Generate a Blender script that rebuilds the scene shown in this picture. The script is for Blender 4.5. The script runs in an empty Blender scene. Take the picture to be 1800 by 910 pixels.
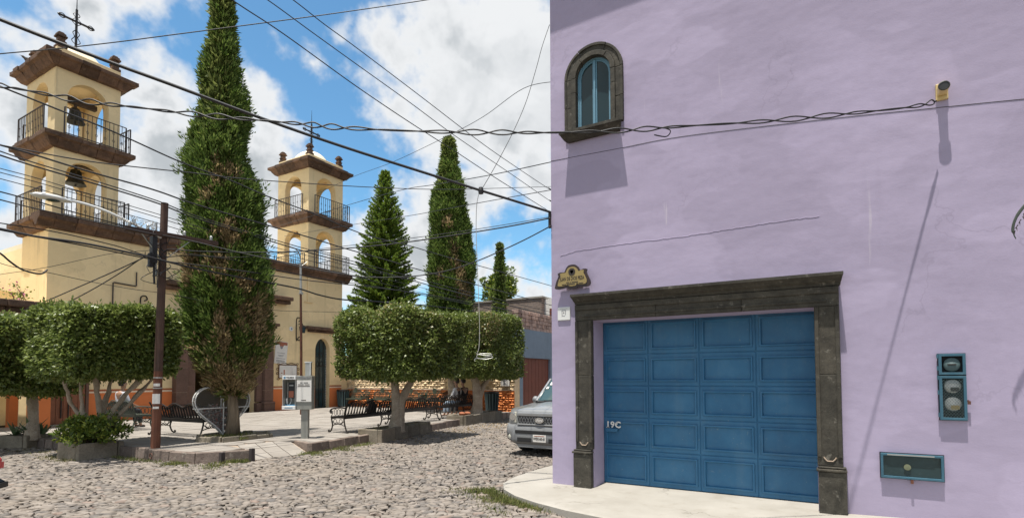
import bpy, bmesh, math, random
import numpy as np
from mathutils import Vector, Matrix
from mathutils.geometry import tessellate_polygon

random.seed(7)
RNG = np.random.default_rng(11)
scene = bpy.context.scene
COL = scene.collection
R = math.radians

# ---------------------------------------------------------------- camera
# world: X runs along the purple wall (to the right), Y runs into the plaza street, Z up
YAW, PITCH, ROLL, FPX, CYPX, EYE = .53197, .03854, -.0030624, 952.24, 625.76, 1.6
def cam_basis():
    cr, sr, cp, sp = math.cos(ROLL), math.sin(ROLL), math.cos(PITCH), math.sin(PITCH)
    c, s = math.cos(YAW), math.sin(YAW)
    def tow(d):
        x = cr*d[0]+sr*d[1]; y2 = -sr*d[0]+cr*d[1]; z2 = d[2]
        y = cp*y2-sp*z2; z = sp*y2+cp*z2
        return Vector((x*c-z*s, x*s+z*c, -y))
    return tow((1, 0, 0)), tow((0, -1, 0)), tow((0, 0, -1))
cam = bpy.data.cameras.new('camera')
cam.sensor_fit = 'HORIZONTAL'; cam.sensor_width = 36
cam.lens = FPX/1800*36
cam.shift_y = (CYPX-455)/1800
cam.clip_start = .05; cam.clip_end = 3000
camo = bpy.data.objects.new('camera', cam); COL.objects.link(camo)
bx, by, bz = cam_basis()
M = Matrix((bx, by, bz)).transposed().to_4x4(); M.translation = (0, 0, EYE)
camo.matrix_world = M
scene.camera = camo

# ---------------------------------------------------------------- light
SUN = Vector((.09, 1.0, -4.85)).normalized()          # direction the light travels
sun = bpy.data.lights.new('sun', 'SUN'); sun.energy = 4.1; sun.angle = R(.53); sun.color = (1, .955, .88)
suno = bpy.data.objects.new('sun', sun); COL.objects.link(suno)
suno.rotation_euler = SUN.to_track_quat('-Z', 'Y').to_euler()
SUN_EL = math.asin(-SUN.z)
scene.view_settings.view_transform = 'Standard'; scene.view_settings.look = 'None'
scene.view_settings.exposure = 0.8; scene.view_settings.gamma = 1
scene.view_settings.use_curve_mapping = False

world = bpy.data.worlds.new('World'); scene.world = world; world.use_nodes = True
wt = world.node_tree; wt.nodes.clear()
def wn(t, **k):
    n = wt.nodes.new(t)
    for a, b in k.items(): setattr(n, a, b)
    return n
def wl(a, b): wt.links.new(a, b)
def wmath(op, a, b=None, c=None, clamp=False):
    n = wn('ShaderNodeMath', operation=op, use_clamp=clamp)
    for i, v in enumerate((a, b, c)):
        if v is None: continue
        if isinstance(v, (int, float)): n.inputs[i].default_value = v
        else: wl(v, n.inputs[i])
    return n.outputs[0]
sky = wn('ShaderNodeTexSky'); sky.sky_type = 'NISHITA'; sky.sun_disc = False
sky.sun_elevation = SUN_EL; sky.sun_rotation = math.atan2(-SUN.x, -SUN.y)
sky.altitude = 1900; sky.air_density = 1.25; sky.dust_density = .6; sky.ozone_density = 1.6
skymul = wn('ShaderNodeVectorMath', operation='MULTIPLY'); wl(sky.outputs[0], skymul.inputs[0])
skymul.inputs[1].default_value = (.072, .105, .108)
tc = wn('ShaderNodeTexCoord'); DIR = tc.outputs['Generated']
def wnoise(scale, detail, rough=.55, off=(0, 0, 0), src=None, dist=0.):
    mp = wn('ShaderNodeMapping'); mp.inputs['Location'].default_value = off; wl(src or DIR, mp.inputs[0])
    n = wn('ShaderNodeTexNoise'); n.inputs['Scale'].default_value = scale; n.inputs['Detail'].default_value = detail
    n.inputs['Roughness'].default_value = rough; n.inputs['Distortion'].default_value = dist
    wl(mp.outputs[0], n.inputs['Vector']); return n
warpn = wnoise(5.5, 5, .6)
sub = wn('ShaderNodeVectorMath', operation='SUBTRACT'); wl(warpn.outputs['Color'], sub.inputs[0]); sub.inputs[1].default_value = (.5, .5, .5)
scl = wn('ShaderNodeVectorMath', operation='SCALE'); wl(sub.outputs[0], scl.inputs[0]); scl.inputs['Scale'].default_value = .23
addv = wn('ShaderNodeVectorMath', operation='ADD'); wl(DIR, addv.inputs[0]); wl(scl.outputs[0], addv.inputs[1])
WDIR = addv.outputs[0]
def pdir(x, y):
    q = Vector(((x-900)/FPX, (y-CYPX)/FPX, 1))
    v = bx*q.x - by*q.y - bz*q.z
    return v.normalized()
CLOUDS = [(250,10,90),(120,0,100),(20,60,80),(0,190,110),(40,300,120),(10,390,100),(330,20,45),
 (255,175,85),(300,260,110),(200,330,110),(420,200,72),(480,235,62),(430,300,110),(330,380,120),(120,430,120),
 (500,340,80),(575,135,30),(500,102,16),(640,55,34),
 (720,75,75),(830,60,120),(930,80,130),(690,170,70),(790,190,120),(920,220,120),(860,300,60),(940,330,75),
 (715,330,52),(760,370,80),(820,370,68),(660,400,70),(640,460,70),(735,440,80),(590,460,60),(930,350,60),(880,490,36),(930,505,55),(620,330,24),(960,540,50),(700,530,60)]
field = None
for (x, y, r) in CLOUDS:
    d = pdir(x, y); rr = (pdir(x+r, y)-d).length
    dn = wn('ShaderNodeVectorMath', operation='DISTANCE'); wl(WDIR, dn.inputs[0]); dn.inputs[1].default_value = d
    v = wmath('MULTIPLY_ADD', dn.outputs['Value'], -1.0/rr, 1.0)
    v = wmath('MULTIPLY', v, min(1.0, rr*9))
    field = v if field is None else wmath('SMOOTH_MAX', field, v, .12)
# the same broken cumulus goes on round the rest of the sky
gen = wnoise(2.3, 6, .6, (3.1, 1.7, .4))
genv = wmath('MULTIPLY_ADD', gen.outputs['Fac'], 4.0, -1.62)
view = wn('ShaderNodeVectorMath', operation='DOT_PRODUCT'); wl(DIR, view.inputs[0]); view.inputs[1].default_value = pdir(640, 270)
vm = wn('ShaderNodeMapRange'); wl(view.outputs['Value'], vm.inputs['Value'])
vm.inputs['From Min'].default_value = .78; vm.inputs['From Max'].default_value = .88
vm.inputs['To Min'].default_value = 0; vm.inputs['To Max'].default_value = 3
genv = wmath('SUBTRACT', genv, vm.outputs[0])
field = wmath('MAXIMUM', field, genv)
fine = wnoise(16, 7, .62)
field = wmath('ADD', field, wmath('MULTIPLY_ADD', fine.outputs['Fac'], .62, -.33))
cov = wn('ShaderNodeMapRange'); cov.interpolation_type = 'SMOOTHSTEP'; wl(field, cov.inputs['Value'])
cov.inputs['From Min'].default_value = -.10; cov.inputs['From Max'].default_value = .30
shade = wnoise(3.2, 4, .5, (.3, 5.1, 2.2), WDIR)
shb = wn('ShaderNodeMapRange'); shb.interpolation_type = 'SMOOTHSTEP'; wl(field, shb.inputs['Value'])
shb.inputs['From Min'].default_value = .22; shb.inputs['From Max'].default_value = .6
greyf = wn('ShaderNodeMapRange'); greyf.interpolation_type = 'SMOOTHSTEP'; wl(shade.outputs['Fac'], greyf.inputs['Value'])
greyf.inputs['From Min'].default_value = .34; greyf.inputs['From Max'].default_value = .58
dark = wmath('MULTIPLY', wmath('MULTIPLY', greyf.outputs[0], shb.outputs[0]), .85)
ccol = wn('ShaderNodeMix'); ccol.data_type = 'RGBA'
ccol.inputs[6].default_value = (.50, .51, .52, 1); ccol.inputs[7].default_value = (.235, .26, .28, 1)
wl(dark, ccol.inputs[0])
mix = wn('ShaderNodeMix'); mix.data_type = 'RGBA'; wl(cov.outputs[0], mix.inputs[0])
wl(skymul.outputs[0], mix.inputs[6]); wl(ccol.outputs[2], mix.inputs[7])
bg = wn('ShaderNodeBackground'); wl(mix.outputs[2], bg.inputs[0]); bg.inputs[1].default_value = 1.0
wo = wn('ShaderNodeOutputWorld'); wl(bg.outputs[0], wo.inputs[0])
world.cycles.sampling_method = 'MANUAL'; world.cycles.sample_map_resolution = 512

# ---------------------------------------------------------------- helpers
ABS = {}
def link(o): COL.objects.link(o); return o
def tag(o, label=None, cat=None, group=None, kind=None):
    if label: o['label'] = label
    if cat: o['category'] = cat
    if group: o['group'] = group
    if kind: o['kind'] = kind
    return o
def thing(name, loc, label, cat, group=None, rz=0.):
    o = link(bpy.data.objects.new(name, None)); o.location = loc; o.rotation_euler = (0, 0, rz)
    o.empty_display_size = .2; ABS[o.name] = Vector(loc)
    return tag(o, label, cat, group)
def copy_tree(o, parent=None):
    c = link(o.copy()); c.parent = parent
    if o.name in ABS: ABS[c.name] = ABS[o.name]
    for ch in list(o.children): copy_tree(ch, c)
    return c
def put(me, name, mats, parent=None, local=False, smooth=False, bev=0.):
    """link a mesh as an object; vertices are world coordinates unless local"""
    o = bpy.data.objects.new(name, me); link(o)
    for m in (mats if isinstance(mats, (list, tuple)) else [mats]): me.materials.append(m)
    if parent is not None:
        o.parent = parent
        if not local:
            a = ABS.get(parent.name, Vector((0, 0, 0)))
            if a.length: me.transform(Matrix.Translation(-a))
            ABS[o.name] = a
    if smooth:
        me.polygons.foreach_set('use_smooth', [True]*len(me.polygons))
    if bev:
        b = o.modifiers.new('bevel', 'BEVEL'); b.width = bev; b.segments = 2; b.limit_method = 'ANGLE'; b.angle_limit = R(40)
    return o
class MB:
    def __init__(s): s.v = []; s.f = []; s.mi = []
    def add(s, v, f, mi=0):
        k = len(s.v); s.v += [tuple(p) for p in v]; s.f += [tuple(i+k for i in q) for q in f]; s.mi += [mi]*len(f); return s
    def box(s, x0, x1, y0, y1, z0, z1, mi=0):
        return s.add([(x0,y0,z0),(x1,y0,z0),(x1,y1,z0),(x0,y1,z0),(x0,y0,z1),(x1,y0,z1),(x1,y1,z1),(x0,y1,z1)],
                     [(0,3,2,1),(4,5,6,7),(0,1,5,4),(1,2,6,5),(2,3,7,6),(3,0,4,7)], mi)
    def frust(s, x0, x1, y0, y1, z0, z1, i=0., mi=0):
        return s.add([(x0,y0,z0),(x1,y0,z0),(x1,y1,z0),(x0,y1,z0),(x0+i,y0+i,z1),(x1-i,y0+i,z1),(x1-i,y1-i,z1),(x0+i,y1-i,z1)],
                     [(0,3,2,1),(4,5,6,7),(0,1,5,4),(1,2,6,5),(2,3,7,6),(3,0,4,7)], mi)
    def bar(s, a, b, w, h, mi=0):
        a, b = Vector(a), Vector(b); d = (b-a).normalized()
        up = Vector((0,0,1)) if abs(d.z) < .95 else Vector((0,1,0))
        x = d.cross(up).normalized()*w/2; y = x.cross(d).normalized()*h/2
        vs = [a-x-y, a+x-y, a+x+y, a-x+y, b-x-y, b+x-y, b+x+y, b-x+y]
        return s.add(vs, [(0,1,2,3),(7,6,5,4),(4,5,1,0),(5,6,2,1),(6,7,3,2),(7,4,0,3)], mi)
    def tube(s, pts, r, n=6, mi=0, cap=True):
        pts = [Vector(p) for p in pts]; rr = r if isinstance(r, (list, tuple)) else [r]*len(pts)
        vs = []; fs = []; ref = None
        for i, p in enumerate(pts):
            t = (pts[min(i+1, len(pts)-1)]-pts[max(i-1, 0)]).normalized()
            if ref is None or abs(ref.dot(t)) > .95: ref = Vector((0,0,1)) if abs(t.z) < .9 else Vector((1,0,0))
            x = t.cross(ref).normalized(); y = x.cross(t).normalized(); ref = y
            for k in range(n):
                a = 2*math.pi*k/n; vs.append(p+(x*math.cos(a)+y*math.sin(a))*rr[i])
        for i in range(len(pts)-1):
            for k in range(n):
                fs.append((i*n+k, i*n+(k+1) % n, (i+1)*n+(k+1) % n, (i+1)*n+k))
        if cap: fs.append(tuple(range(n-1, -1, -1))); fs.append(tuple(range((len(pts)-1)*n, len(pts)*n)))
        return s.add(vs, fs, mi)
    def lathe(s, prof, c, n=16, mi=0, ax='z'):
        vs = []; fs = []
        for r, z in prof:
            for k in range(n):
                a = 2*math.pi*k/n; p = (r*math.cos(a), r*math.sin(a), z)
                if ax == 'y': p = (p[0], z, p[1])
                if ax == 'x': p = (z, p[0], p[1])
                vs.append((c[0]+p[0], c[1]+p[1], c[2]+p[2]))
        for i in range(len(prof)-1):
            for k in range(n): fs.append((i*n+k, i*n+(k+1) % n, (i+1)*n+(k+1) % n, (i+1)*n+k))
        fs.append(tuple(range(n-1, -1, -1))); fs.append(tuple(range((len(prof)-1)*n, len(prof)*n)))
        return s.add(vs, fs, mi)
    def sheet(s, outer, holes, fn, a, b, mi=0):
        """polygon (with holes) in 2D, extruded between depths a and b; fn(u, v, d) -> xyz"""
        loops = [outer]+list(holes)
        tri = tessellate_polygon([[Vector((p[0], p[1], 0)) for p in l] for l in loops])
        flat = [p for l in loops for p in l]; n = len(flat)
        vs = [fn(p[0], p[1], a) for p in flat]+[fn(p[0], p[1], b) for p in flat]
        fs = [tuple(t) for t in tri]+[tuple(i+n for i in reversed(t)) for t in tri]
        k = 0
        for l in loops:
            m = len(l)
            for i in range(m):
                j = (i+1) % m; fs.append((k+i, k+j, k+j+n, k+i+n))
            k += m
        return s.add(vs, fs, mi)
    def mesh(s, name):
        me = bpy.data.meshes.new(name); me.from_pydata(s.v, [], s.f); me.polygons.foreach_set('material_index', s.mi)
        bm = bmesh.new(); bm.from_mesh(me); bmesh.ops.recalc_face_normals(bm, faces=bm.faces); bm.to_mesh(me); bm.free()
        return me
    def build(s, name, mats, parent=None, local=False, smooth=False, bev=0.):
        return put(s.mesh(name), name, mats, parent, local, smooth, bev)
def np_mesh(name, V, F, tint=None):
    """V (n,3), F (m,k) -> mesh, fast"""
    V = np.ascontiguousarray(V, dtype=np.float32); F = np.ascontiguousarray(F, dtype=np.int32)
    me = bpy.data.meshes.new(name); m, k = F.shape
    me.vertices.add(len(V)); me.vertices.foreach_set('co', V.ravel())
    me.loops.add(m*k); me.loops.foreach_set('vertex_index', F.ravel())
    me.polygons.add(m); me.polygons.foreach_set('loop_start', np.arange(0, m*k, k, dtype=np.int32))
    me.polygons.foreach_set('loop_total', np.full(m, k, dtype=np.int32))
    me.update(calc_edges=True)
    if tint is not None:
        at = me.attributes.new('tint', 'FLOAT', 'POINT'); at.data.foreach_set('value', np.ascontiguousarray(tint, dtype=np.float32))
    return me
def unit(a): return a/np.maximum(np.linalg.norm(a, axis=1, keepdims=True), 1e-9)
def leaves(P, D, L, W, fold=.25, nrm=None):
    """diamond leaves: base P, direction D, length L, width W -> verts, faces(quads)"""
    n = len(P); D = unit(D)
    ref = nrm if nrm is not None else RNG.normal(size=(n, 3))
    X = unit(np.cross(D, ref)); N = np.cross(X, D)
    L = np.broadcast_to(L, (n,))[:, None]; W = np.broadcast_to(W, (n,))[:, None]
    mid = P+D*L*.48
    V = np.stack([P, mid+X*W*.5+N*W*fold, P+D*L, mid-X*W*.5+N*W*fold], 1).reshape(-1, 3)
    F = np.arange(n*4).reshape(n, 4)
    return V, F
def arch(u0, u1, v0, spring, n=14, rise=None):
    """upright opening outline, counter-clockwise from lower left"""
    c = (u0+u1)/2; r = (u1-u0)/2; q = rise if rise else r
    return [(u0, v0), (u1, v0)]+[(c+r*math.cos(math.pi*i/n), spring+q*math.sin(math.pi*i/n)) for i in range(n+1)]
def fx(x): return lambda u, v, d: (x+d, u, v)       # wall in plane X=x, depth d along +X, u=Y
def fy(y): return lambda u, v, d: (u, y+d, v)       # wall in plane Y=y, u=X
def spline(P, k=6):
    P = [Vector(p) for p in P]; out = []
    for i in range(len(P)-1):
        a = P[max(i-1, 0)]; b = P[i]; c = P[i+1]; d = P[min(i+2, len(P)-1)]
        for j in range(k):
            t = j/k; out.append(.5*((2*b)+(c-a)*t+(2*a-5*b+4*c-d)*t*t+(3*b-a-3*c+d)*t**3))
    out.append(P[-1]); return out
def text_mesh(body, size, bold=0., align='CENTER', font_shear=0., extrude=.002, space=1.):
    cu = bpy.data.curves.new('lettering', 'FONT'); cu.body = body; cu.size = size; cu.align_x = align; cu.align_y = 'CENTER'
    cu.extrude = extrude; cu.offset = bold; cu.shear = font_shear; cu.space_character = space; cu.resolution_u = 3
    o = bpy.data.objects.new('lettering', cu); COL.objects.link(o)
    dg = bpy.context.evaluated_depsgraph_get(); me = bpy.data.meshes.new_from_object(o.evaluated_get(dg))
    bpy.data.objects.remove(o); bpy.data.curves.remove(cu); return me
# ---------------------------------------------------------------- materials
class NT:
    def __init__(s, name):
        s.m = bpy.data.materials.new(name); s.m.use_nodes = True; s.t = s.m.node_tree; s.t.nodes.clear()
        s.out = s.n('ShaderNodeOutputMaterial'); s.p = s.n('ShaderNodeBsdfPrincipled'); s.l(s.p.outputs[0], s.out.inputs[0])
    def n(s, t, **k):
        x = s.t.nodes.new(t)
        for a, b in k.items(): setattr(x, a, b)
        return x
    def l(s, a, b): s.t.links.new(a, b)
    def noise(s, scale, detail=4, rough=.55, stretch=None, obj=True, loc=(0,0,0), rot=(0,0,0)):
        tc = s.n('ShaderNodeTexCoord'); mp = s.n('ShaderNodeMapping'); s.l(tc.outputs['Object'], mp.inputs[0])
        if stretch: mp.inputs['Scale'].default_value = stretch
        mp.inputs['Location'].default_value = loc; mp.inputs['Rotation'].default_value = rot
        x = s.n('ShaderNodeTexNoise'); x.inputs['Scale'].default_value = scale; x.inputs['Detail'].default_value = detail
        x.inputs['Roughness'].default_value = rough; s.l(mp.outputs[0], x.inputs['Vector']); return x.outputs['Fac']
    def ramp(s, fac, stops):
        r = s.n('ShaderNodeValToRGB'); s.l(fac, r.inputs[0]); e = r.color_ramp.elements
        while len(e) < len(stops): e.new(.5)
        for i, (p, c) in enumerate(stops): e[i].position = p; e[i].color = (*c, 1) if len(c) == 3 else c
        return r.outputs[0]
    def mix(s, fac, a, b, mode='MIX'):
        m = s.n('ShaderNodeMix'); m.data_type = 'RGBA'; m.blend_type = mode
        for v, i in ((fac, 0), (a, 6), (b, 7)):
            if isinstance(v, (int, float)): m.inputs[i].default_value = v
            elif isinstance(v, tuple): m.inputs[i].default_value = (*v, 1) if len(v) == 3 else v
            else: s.l(v, m.inputs[i])
        return m.outputs[2]
    def math(s, op, a, b=0., clamp=False):
        m = s.n('ShaderNodeMath', operation=op, use_clamp=clamp)
        for i, v in enumerate((a, b)):
            if isinstance(v, (int, float)): m.inputs[i].default_value = v
            else: s.l(v, m.inputs[i])
        return m.outputs[0]
    def rng(s, v, a, b, c=0., d=1.):
        m = s.n('ShaderNodeMapRange'); m.interpolation_type = 'SMOOTHSTEP'; s.l(v, m.inputs[0])
        for i, x in zip((1, 2, 3, 4), (a, b, c, d)): m.inputs[i].default_value = x
        return m.outputs[0]
    def bump(s, h, strength, dist, prev=None):
        b = s.n('ShaderNodeBump'); b.inputs['Strength'].default_value = strength; b.inputs['Distance'].default_value = dist
        s.l(h, b.inputs['Height'])
        if prev: s.l(prev, b.inputs['Normal'])
        return b.outputs[0]
    def island(s):
        g = s.n('ShaderNodeNewGeometry'); o = s.n('ShaderNodeObjectInfo')
        a = s.math('ADD', g.outputs['Random Per Island'], o.outputs['Random']); return s.math('FRACT', a)
    def attr(s, name):
        a = s.n('ShaderNodeAttribute'); a.attribute_name = name; return a.outputs['Fac']
    def fin(s, col=None, rough=.8, nrm=None, metal=0., spec=None, trans=None, coat=0.):
        if col is not None:
            if isinstance(col, tuple): s.p.inputs['Base Color'].default_value = (*col, 1)
            else: s.l(col, s.p.inputs['Base Color'])
        if isinstance(rough, (int, float)): s.p.inputs['Roughness'].default_value = rough
        else: s.l(rough, s.p.inputs['Roughness'])
        s.p.inputs['Metallic'].default_value = metal; s.p.inputs['Coat Weight'].default_value = coat
        if spec is not None: s.p.inputs['Specular IOR Level'].default_value = spec
        if nrm: s.l(nrm, s.p.inputs['Normal'])
        if trans is not None:
            t = s.n('ShaderNodeBsdfTranslucent')
            if isinstance(col, tuple): t.inputs[0].default_value = (*col, 1)
            else: s.l(col, t.inputs[0])
            mx = s.n('ShaderNodeMixShader'); mx.inputs[0].default_value = trans
            s.l(s.p.outputs[0], mx.inputs[1]); s.l(t.outputs[0], mx.inputs[2]); s.l(mx.outputs[0], s.out.inputs[0])
        return s.m
def shade(c, k): return tuple(min(1, x*k) for x in c)

def cracks(t, scale, width, mask_lo=.5, loc=(0,0,0)):
    tc = t.n('ShaderNodeTexCoord'); mp = t.n('ShaderNodeMapping'); mp.inputs['Location'].default_value = loc; t.l(tc.outputs['Object'], mp.inputs[0])
    nz = t.n('ShaderNodeTexNoise'); nz.inputs['Scale'].default_value = 3.; nz.inputs['Detail'].default_value = 6; t.l(mp.outputs[0], nz.inputs['Vector'])
    ad = t.n('ShaderNodeMix'); ad.data_type = 'RGBA'; ad.blend_type = 'LINEAR_LIGHT'; ad.inputs[0].default_value = .35; t.l(mp.outputs[0], ad.inputs[6]); t.l(nz.outputs['Color'], ad.inputs[7])
    v = t.n('ShaderNodeTexVoronoi'); v.feature = 'DISTANCE_TO_EDGE'; v.inputs['Scale'].default_value = scale; t.l(ad.outputs[2], v.inputs['Vector'])
    line = t.rng(v.outputs['Distance'], 0, width, 1, 0)
    return t.math('MULTIPLY', line, t.rng(t.noise(.8, 3, .5, loc=(loc[0]+3, 7, 2)), mask_lo, mask_lo+.12))
def plaster(name, c, var=.12, trowel=.6, grain=.3, wear=None, tdist=.02, patch=.0, crack=0., drip=0., pale=None):
    t = NT(name)
    big = t.noise(.55, 5, .55); mid = t.noise(2.6, 5, .6, loc=(4, 1, 7)); fine = t.noise(55, 4, .6)
    col = t.ramp(big, [(.3, shade(c, 1-var)), (.55, c), (.75, shade(c, 1+var*.8))])
    col = t.mix(.22, col, t.ramp(mid, [(.3, shade(c, .84)), (.7, shade(c, 1.12))]))
    col = t.mix(.12, col, t.ramp(t.noise(14, 6, .7, loc=(1, 6, 2)), [(.35, shade(c, .75)), (.65, shade(c, 1.2))]))
    tw_ = t.noise(4.2, 5, .6, stretch=(.35, 1, 1.5), loc=(6, 2, 4), rot=(0, R(12), 0)); col = t.mix(.09, col, t.ramp(tw_, [(.35, shade(c, .80)), (.65, shade(c, 1.16))]))
    if patch:
        pn = t.noise(.42, 3, .45, loc=(11, 3, 5), stretch=(1, 1, 1.6)); col = t.mix(t.rng(pn, .535, .55, 0, patch), col, shade(c, .86))
        pn = t.noise(.65, 4, .5, loc=(2, 13, 9), stretch=(.7, 1, 1.5)); col = t.mix(t.rng(pn, .57, .60, 0, patch), col, tuple(min(1, x*1.12+.01) for x in c))
    if wear:
        sp = t.noise(7, 6, .68, loc=(9, 2, 3)); col = t.mix(t.rng(sp, .62, .72, 0, .55), col, wear)
    if drip:
        d1 = t.noise(3.2, 5, .62, stretch=(1, 1, .06)); d2 = t.noise(.9, 3, .5, loc=(5, 5, 5)); col = t.mix(t.math('MULTIPLY', t.rng(d1, .52, .72), t.rng(d2, .42, .62, 0, drip)), col, shade(c, .55))
    if pale:
        d1 = t.noise(9, 4, .6, stretch=(1, 1, .045), loc=(3, 2, 0)); d2 = t.noise(1.3, 3, .5, loc=(8, 1, 2)); col = t.mix(t.math('MULTIPLY', t.rng(d1, .66, .74), t.rng(d2, .52, .62, 0, .5)), col, pale)
    tr = t.noise(1.1, 3, .5, stretch=(1, 1, 1.4), loc=(2, 8, 1)); tr2 = t.noise(4.5, 4, .55, stretch=(.7, .8, 1.4))
    nb = t.bump(tr, trowel, tdist*5); nb = t.bump(tr2, trowel*.55, tdist, nb); nb = t.bump(fine, grain, .002, nb)
    if crack:
        cr = cracks(t, .55, .010, .5); col = t.mix(t.math('MULTIPLY', cr, crack), col, shade(c, .62)); nb = t.bump(cr, -.35, .004, nb)
    return t.fin(col, .88, nb, spec=.25)
def stone(name, c, c2, scale=6, bump=.5, bdist=.012, rough=.85, isl=.25, pale=None):
    t = NT(name)
    a = t.noise(scale, 6, .65); b = t.noise(scale*7, 4, .6); col = t.ramp(a, [(.3, c2), (.6, c), (.8, shade(c, 1.25))])
    col = t.mix(t.rng(b, .45, .7, 0, .45), col, shade(c2, .7))
    if isl:
        i = t.island(); col = t.mix(1.0, col, t.ramp(i, [(0, (1-isl,)*3), (.5, (1, 1, 1)), (1, (1+isl*.6, 1+isl*.45, 1+isl*.3))]), 'MULTIPLY')
    if pale: col = t.mix(t.rng(t.noise(scale*1.7, 6, .7, loc=(5, 5, 1)), .57, .72, 0, .75), col, pale)
    nb = t.bump(a, bump, bdist); nb = t.bump(b, bump, bdist*.3, nb)
    return t.fin(col, rough, nb, spec=.3)
def paint(name, c, rough=.45, var=.1, bump=.08, metal=0., dirt=None, spec=None, coat=0., scale=3.):
    t = NT(name); a = t.noise(scale, 5, .6); col = t.ramp(a, [(.3, shade(c, 1-var)), (.7, shade(c, 1+var))])
    if dirt: col = t.mix(t.rng(t.noise(scale*4, 6, .7), .55, .75, 0, .6), col, dirt)
    nb = t.bump(t.noise(60, 3, .6), bump, .002)
    return t.fin(col, rough, nb, metal, spec, coat=coat)
def leafmat(name, dark, mid, light, brown, rough=.45, trans=.28, spec=.4):
    t = NT(name); i = t.island()
    col = t.ramp(i, [(0, dark), (.55, mid), (1, light)])
    col = t.mix(t.attr('tint'), col, t.ramp(i, [(0, shade(brown, .55)), (.5, brown), (1, shade(brown, 1.5))]))
    return t.fin(col, rough, None, spec=spec, trans=trans)
M = {}
def build_mats():
    M['purple'] = plaster('purple plaster', (.398, .345, .472), .10, .20, .45, None, .02, patch=.5, crack=.28, drip=.12, pale=(.62, .57, .60))
    M['cream'] = plaster('cream plaster', (.82, .645, .375), .10, .25, .25, None, .012, patch=.4, crack=.4, drip=.55)
    M['orange'] = plaster('orange paint', (.66, .20, .068), .12, .25, .25, (.50, .20, .10), .012, patch=.3)
    M['line_white'] = plaster('white stripe paint', (.78, .62, .46), .08, .2, .2)
    M['line_red'] = plaster('red brown stripe paint', (.36, .115, .05), .08, .2, .2)
    M['dome'] = plaster('dome lime plaster', (.75,.66,.5), .1, .4, .3)
    M['blue_wall'] = plaster('blue grey plaster', (.22, .28, .35), .14, .4, .3, (.3, .34, .38), drip=.4)
    M['white_plaster'] = plaster('white plaster', (.72, .70, .66), .08, .3, .3)
    M['darkstone'] = stone('dark basalt frame stone', (.076, .069, .055), (.036, .033, .027), 7, .6, .008, .8, .2, (.20, .185, .155))
    M['cantera'] = stone('brown quarry stone', (.155, .095, .065), (.075, .048, .036), 3.5, .7, .03, .9, .35, (.22, .16, .11))
    M['pilaster'] = stone('brown pilaster stone', (.16, .095, .072), (.11, .068, .052), 3, .4, .008, .85, .15)
    M['mortar'] = stone('pale mortar', (.42, .33, .25), (.34, .26, .2), 20, .4, .004, .9, 0)
    t = NT('blue door paint'); a = t.noise(2.2, 5, .6, loc=(1, 1, 1)); z = t.noise(9, 6, .7)
    col = t.ramp(a, [(.3, (.022, .11, .225)), (.55, (.032, .145, .28)), (.75, (.055, .18, .32))])
    st = t.noise(5, 5, .65, stretch=(1, 1, .12), loc=(1, 4, 8)); col = t.mix(t.rng(st, .5, .72, 0, .35), col, (.09, .19, .29)); col = t.mix(t.rng(z, .52, .75, 0, .45), col, (.085, .17, .25)); col = t.mix(t.rng(t.noise(1.3, 5, .7, loc=(3, 7, 2)), .5, .7, 0, .35), col, (.06, .15, .25)); col = t.mix(t.rng(t.noise(26, 4, .7, loc=(3, 7, 9)), .64, .70, 0, .6), col, (.17, .24, .29)); nb = t.bump(t.noise(45, 4, .6), .12, .002)
    M['blue_door'] = t.fin(col, t.rng(z, .3, .7, .38, .55), nb, spec=.4)
    M['blue_frame'] = paint('blue window paint', (.13, .27, .36), .5, .12)
    M['meter_frame'] = paint('weathered blue metal', (.035, .11, .16), .5, .15, .1, 0, (.10, .17, .20))
    M['mesh_metal'] = paint('dark teal mesh', (.06, .10, .105), .6, .1)
    M['dark_in'] = paint('dark interior', (.012, .013, .015), .9, .1)
    M['teal_glass'] = paint('dusty dark glass', (.028, .052, .058), .12, .2, .0, 0, (.06, .085, .085))
    t = NT('window glass'); M['glass'] = t.fin((.018, .04, .048), .05, None, spec=.35)
    t = NT('car window glass'); M['carglass'] = t.fin((.05, .085, .085), .04, None, spec=.7)
    t = NT('pavement concrete'); a = t.noise(1.4, 6, .6); b = t.noise(30, 4, .6); c = t.noise(5, 6, .7, loc=(3, 3, 3))
    col = t.ramp(a, [(.3, (.285, .265, .23)), (.7, (.36, .338, .30))]); col = t.mix(t.rng(c, .56, .75, 0, .45), col, (.235, .21, .17))
    cr = cracks(t, .42, .008, .42, (4,2,0)); col = t.mix(t.math('MULTIPLY', cr, .6), col, (.12, .11, .09)); col = t.mix(t.rng(t.noise(2.2, 6, .72, loc=(1, 9, 2)), .54, .70, 0, .4), col, (.24, .215, .175)); col = t.mix(t.rng(t.noise(.9, 5, .6, loc=(6, 1, 2)), .56, .66, 0, .3), col, (.42, .40, .36))
    M['concrete'] = t.fin(col, .85, t.bump(b, .25, .004, t.bump(a, .5, .03)), spec=.3)
    # cobbles
    t = NT('river cobble'); i = t.island(); a = t.noise(9, 5, .6); b = t.noise(60, 4, .65)
    col = t.ramp(i, [(0, (0.089, 0.084, 0.082)), (.25, (0.156, 0.134, 0.117)), (.5, (0.206, 0.175, 0.144)), (.75, (0.245, 0.208, 0.175)), (.93, (0.288, 0.251, 0.218)), (1, (0.233, 0.155, 0.120))])
    col = t.mix(.42, col, t.ramp(a, [(.3, (0.125, 0.112, 0.102)), (.7, (0.288, 0.251, 0.215))])); col = t.mix(t.rng(t.noise(.5, 4, .6), .45, .7, 0, .35), col, (0.265, 0.220, 0.171))
    M['cobble'] = t.fin(col, .75, t.bump(b, .4, .004, t.bump(a, .5, .012)), spec=.3)
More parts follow.
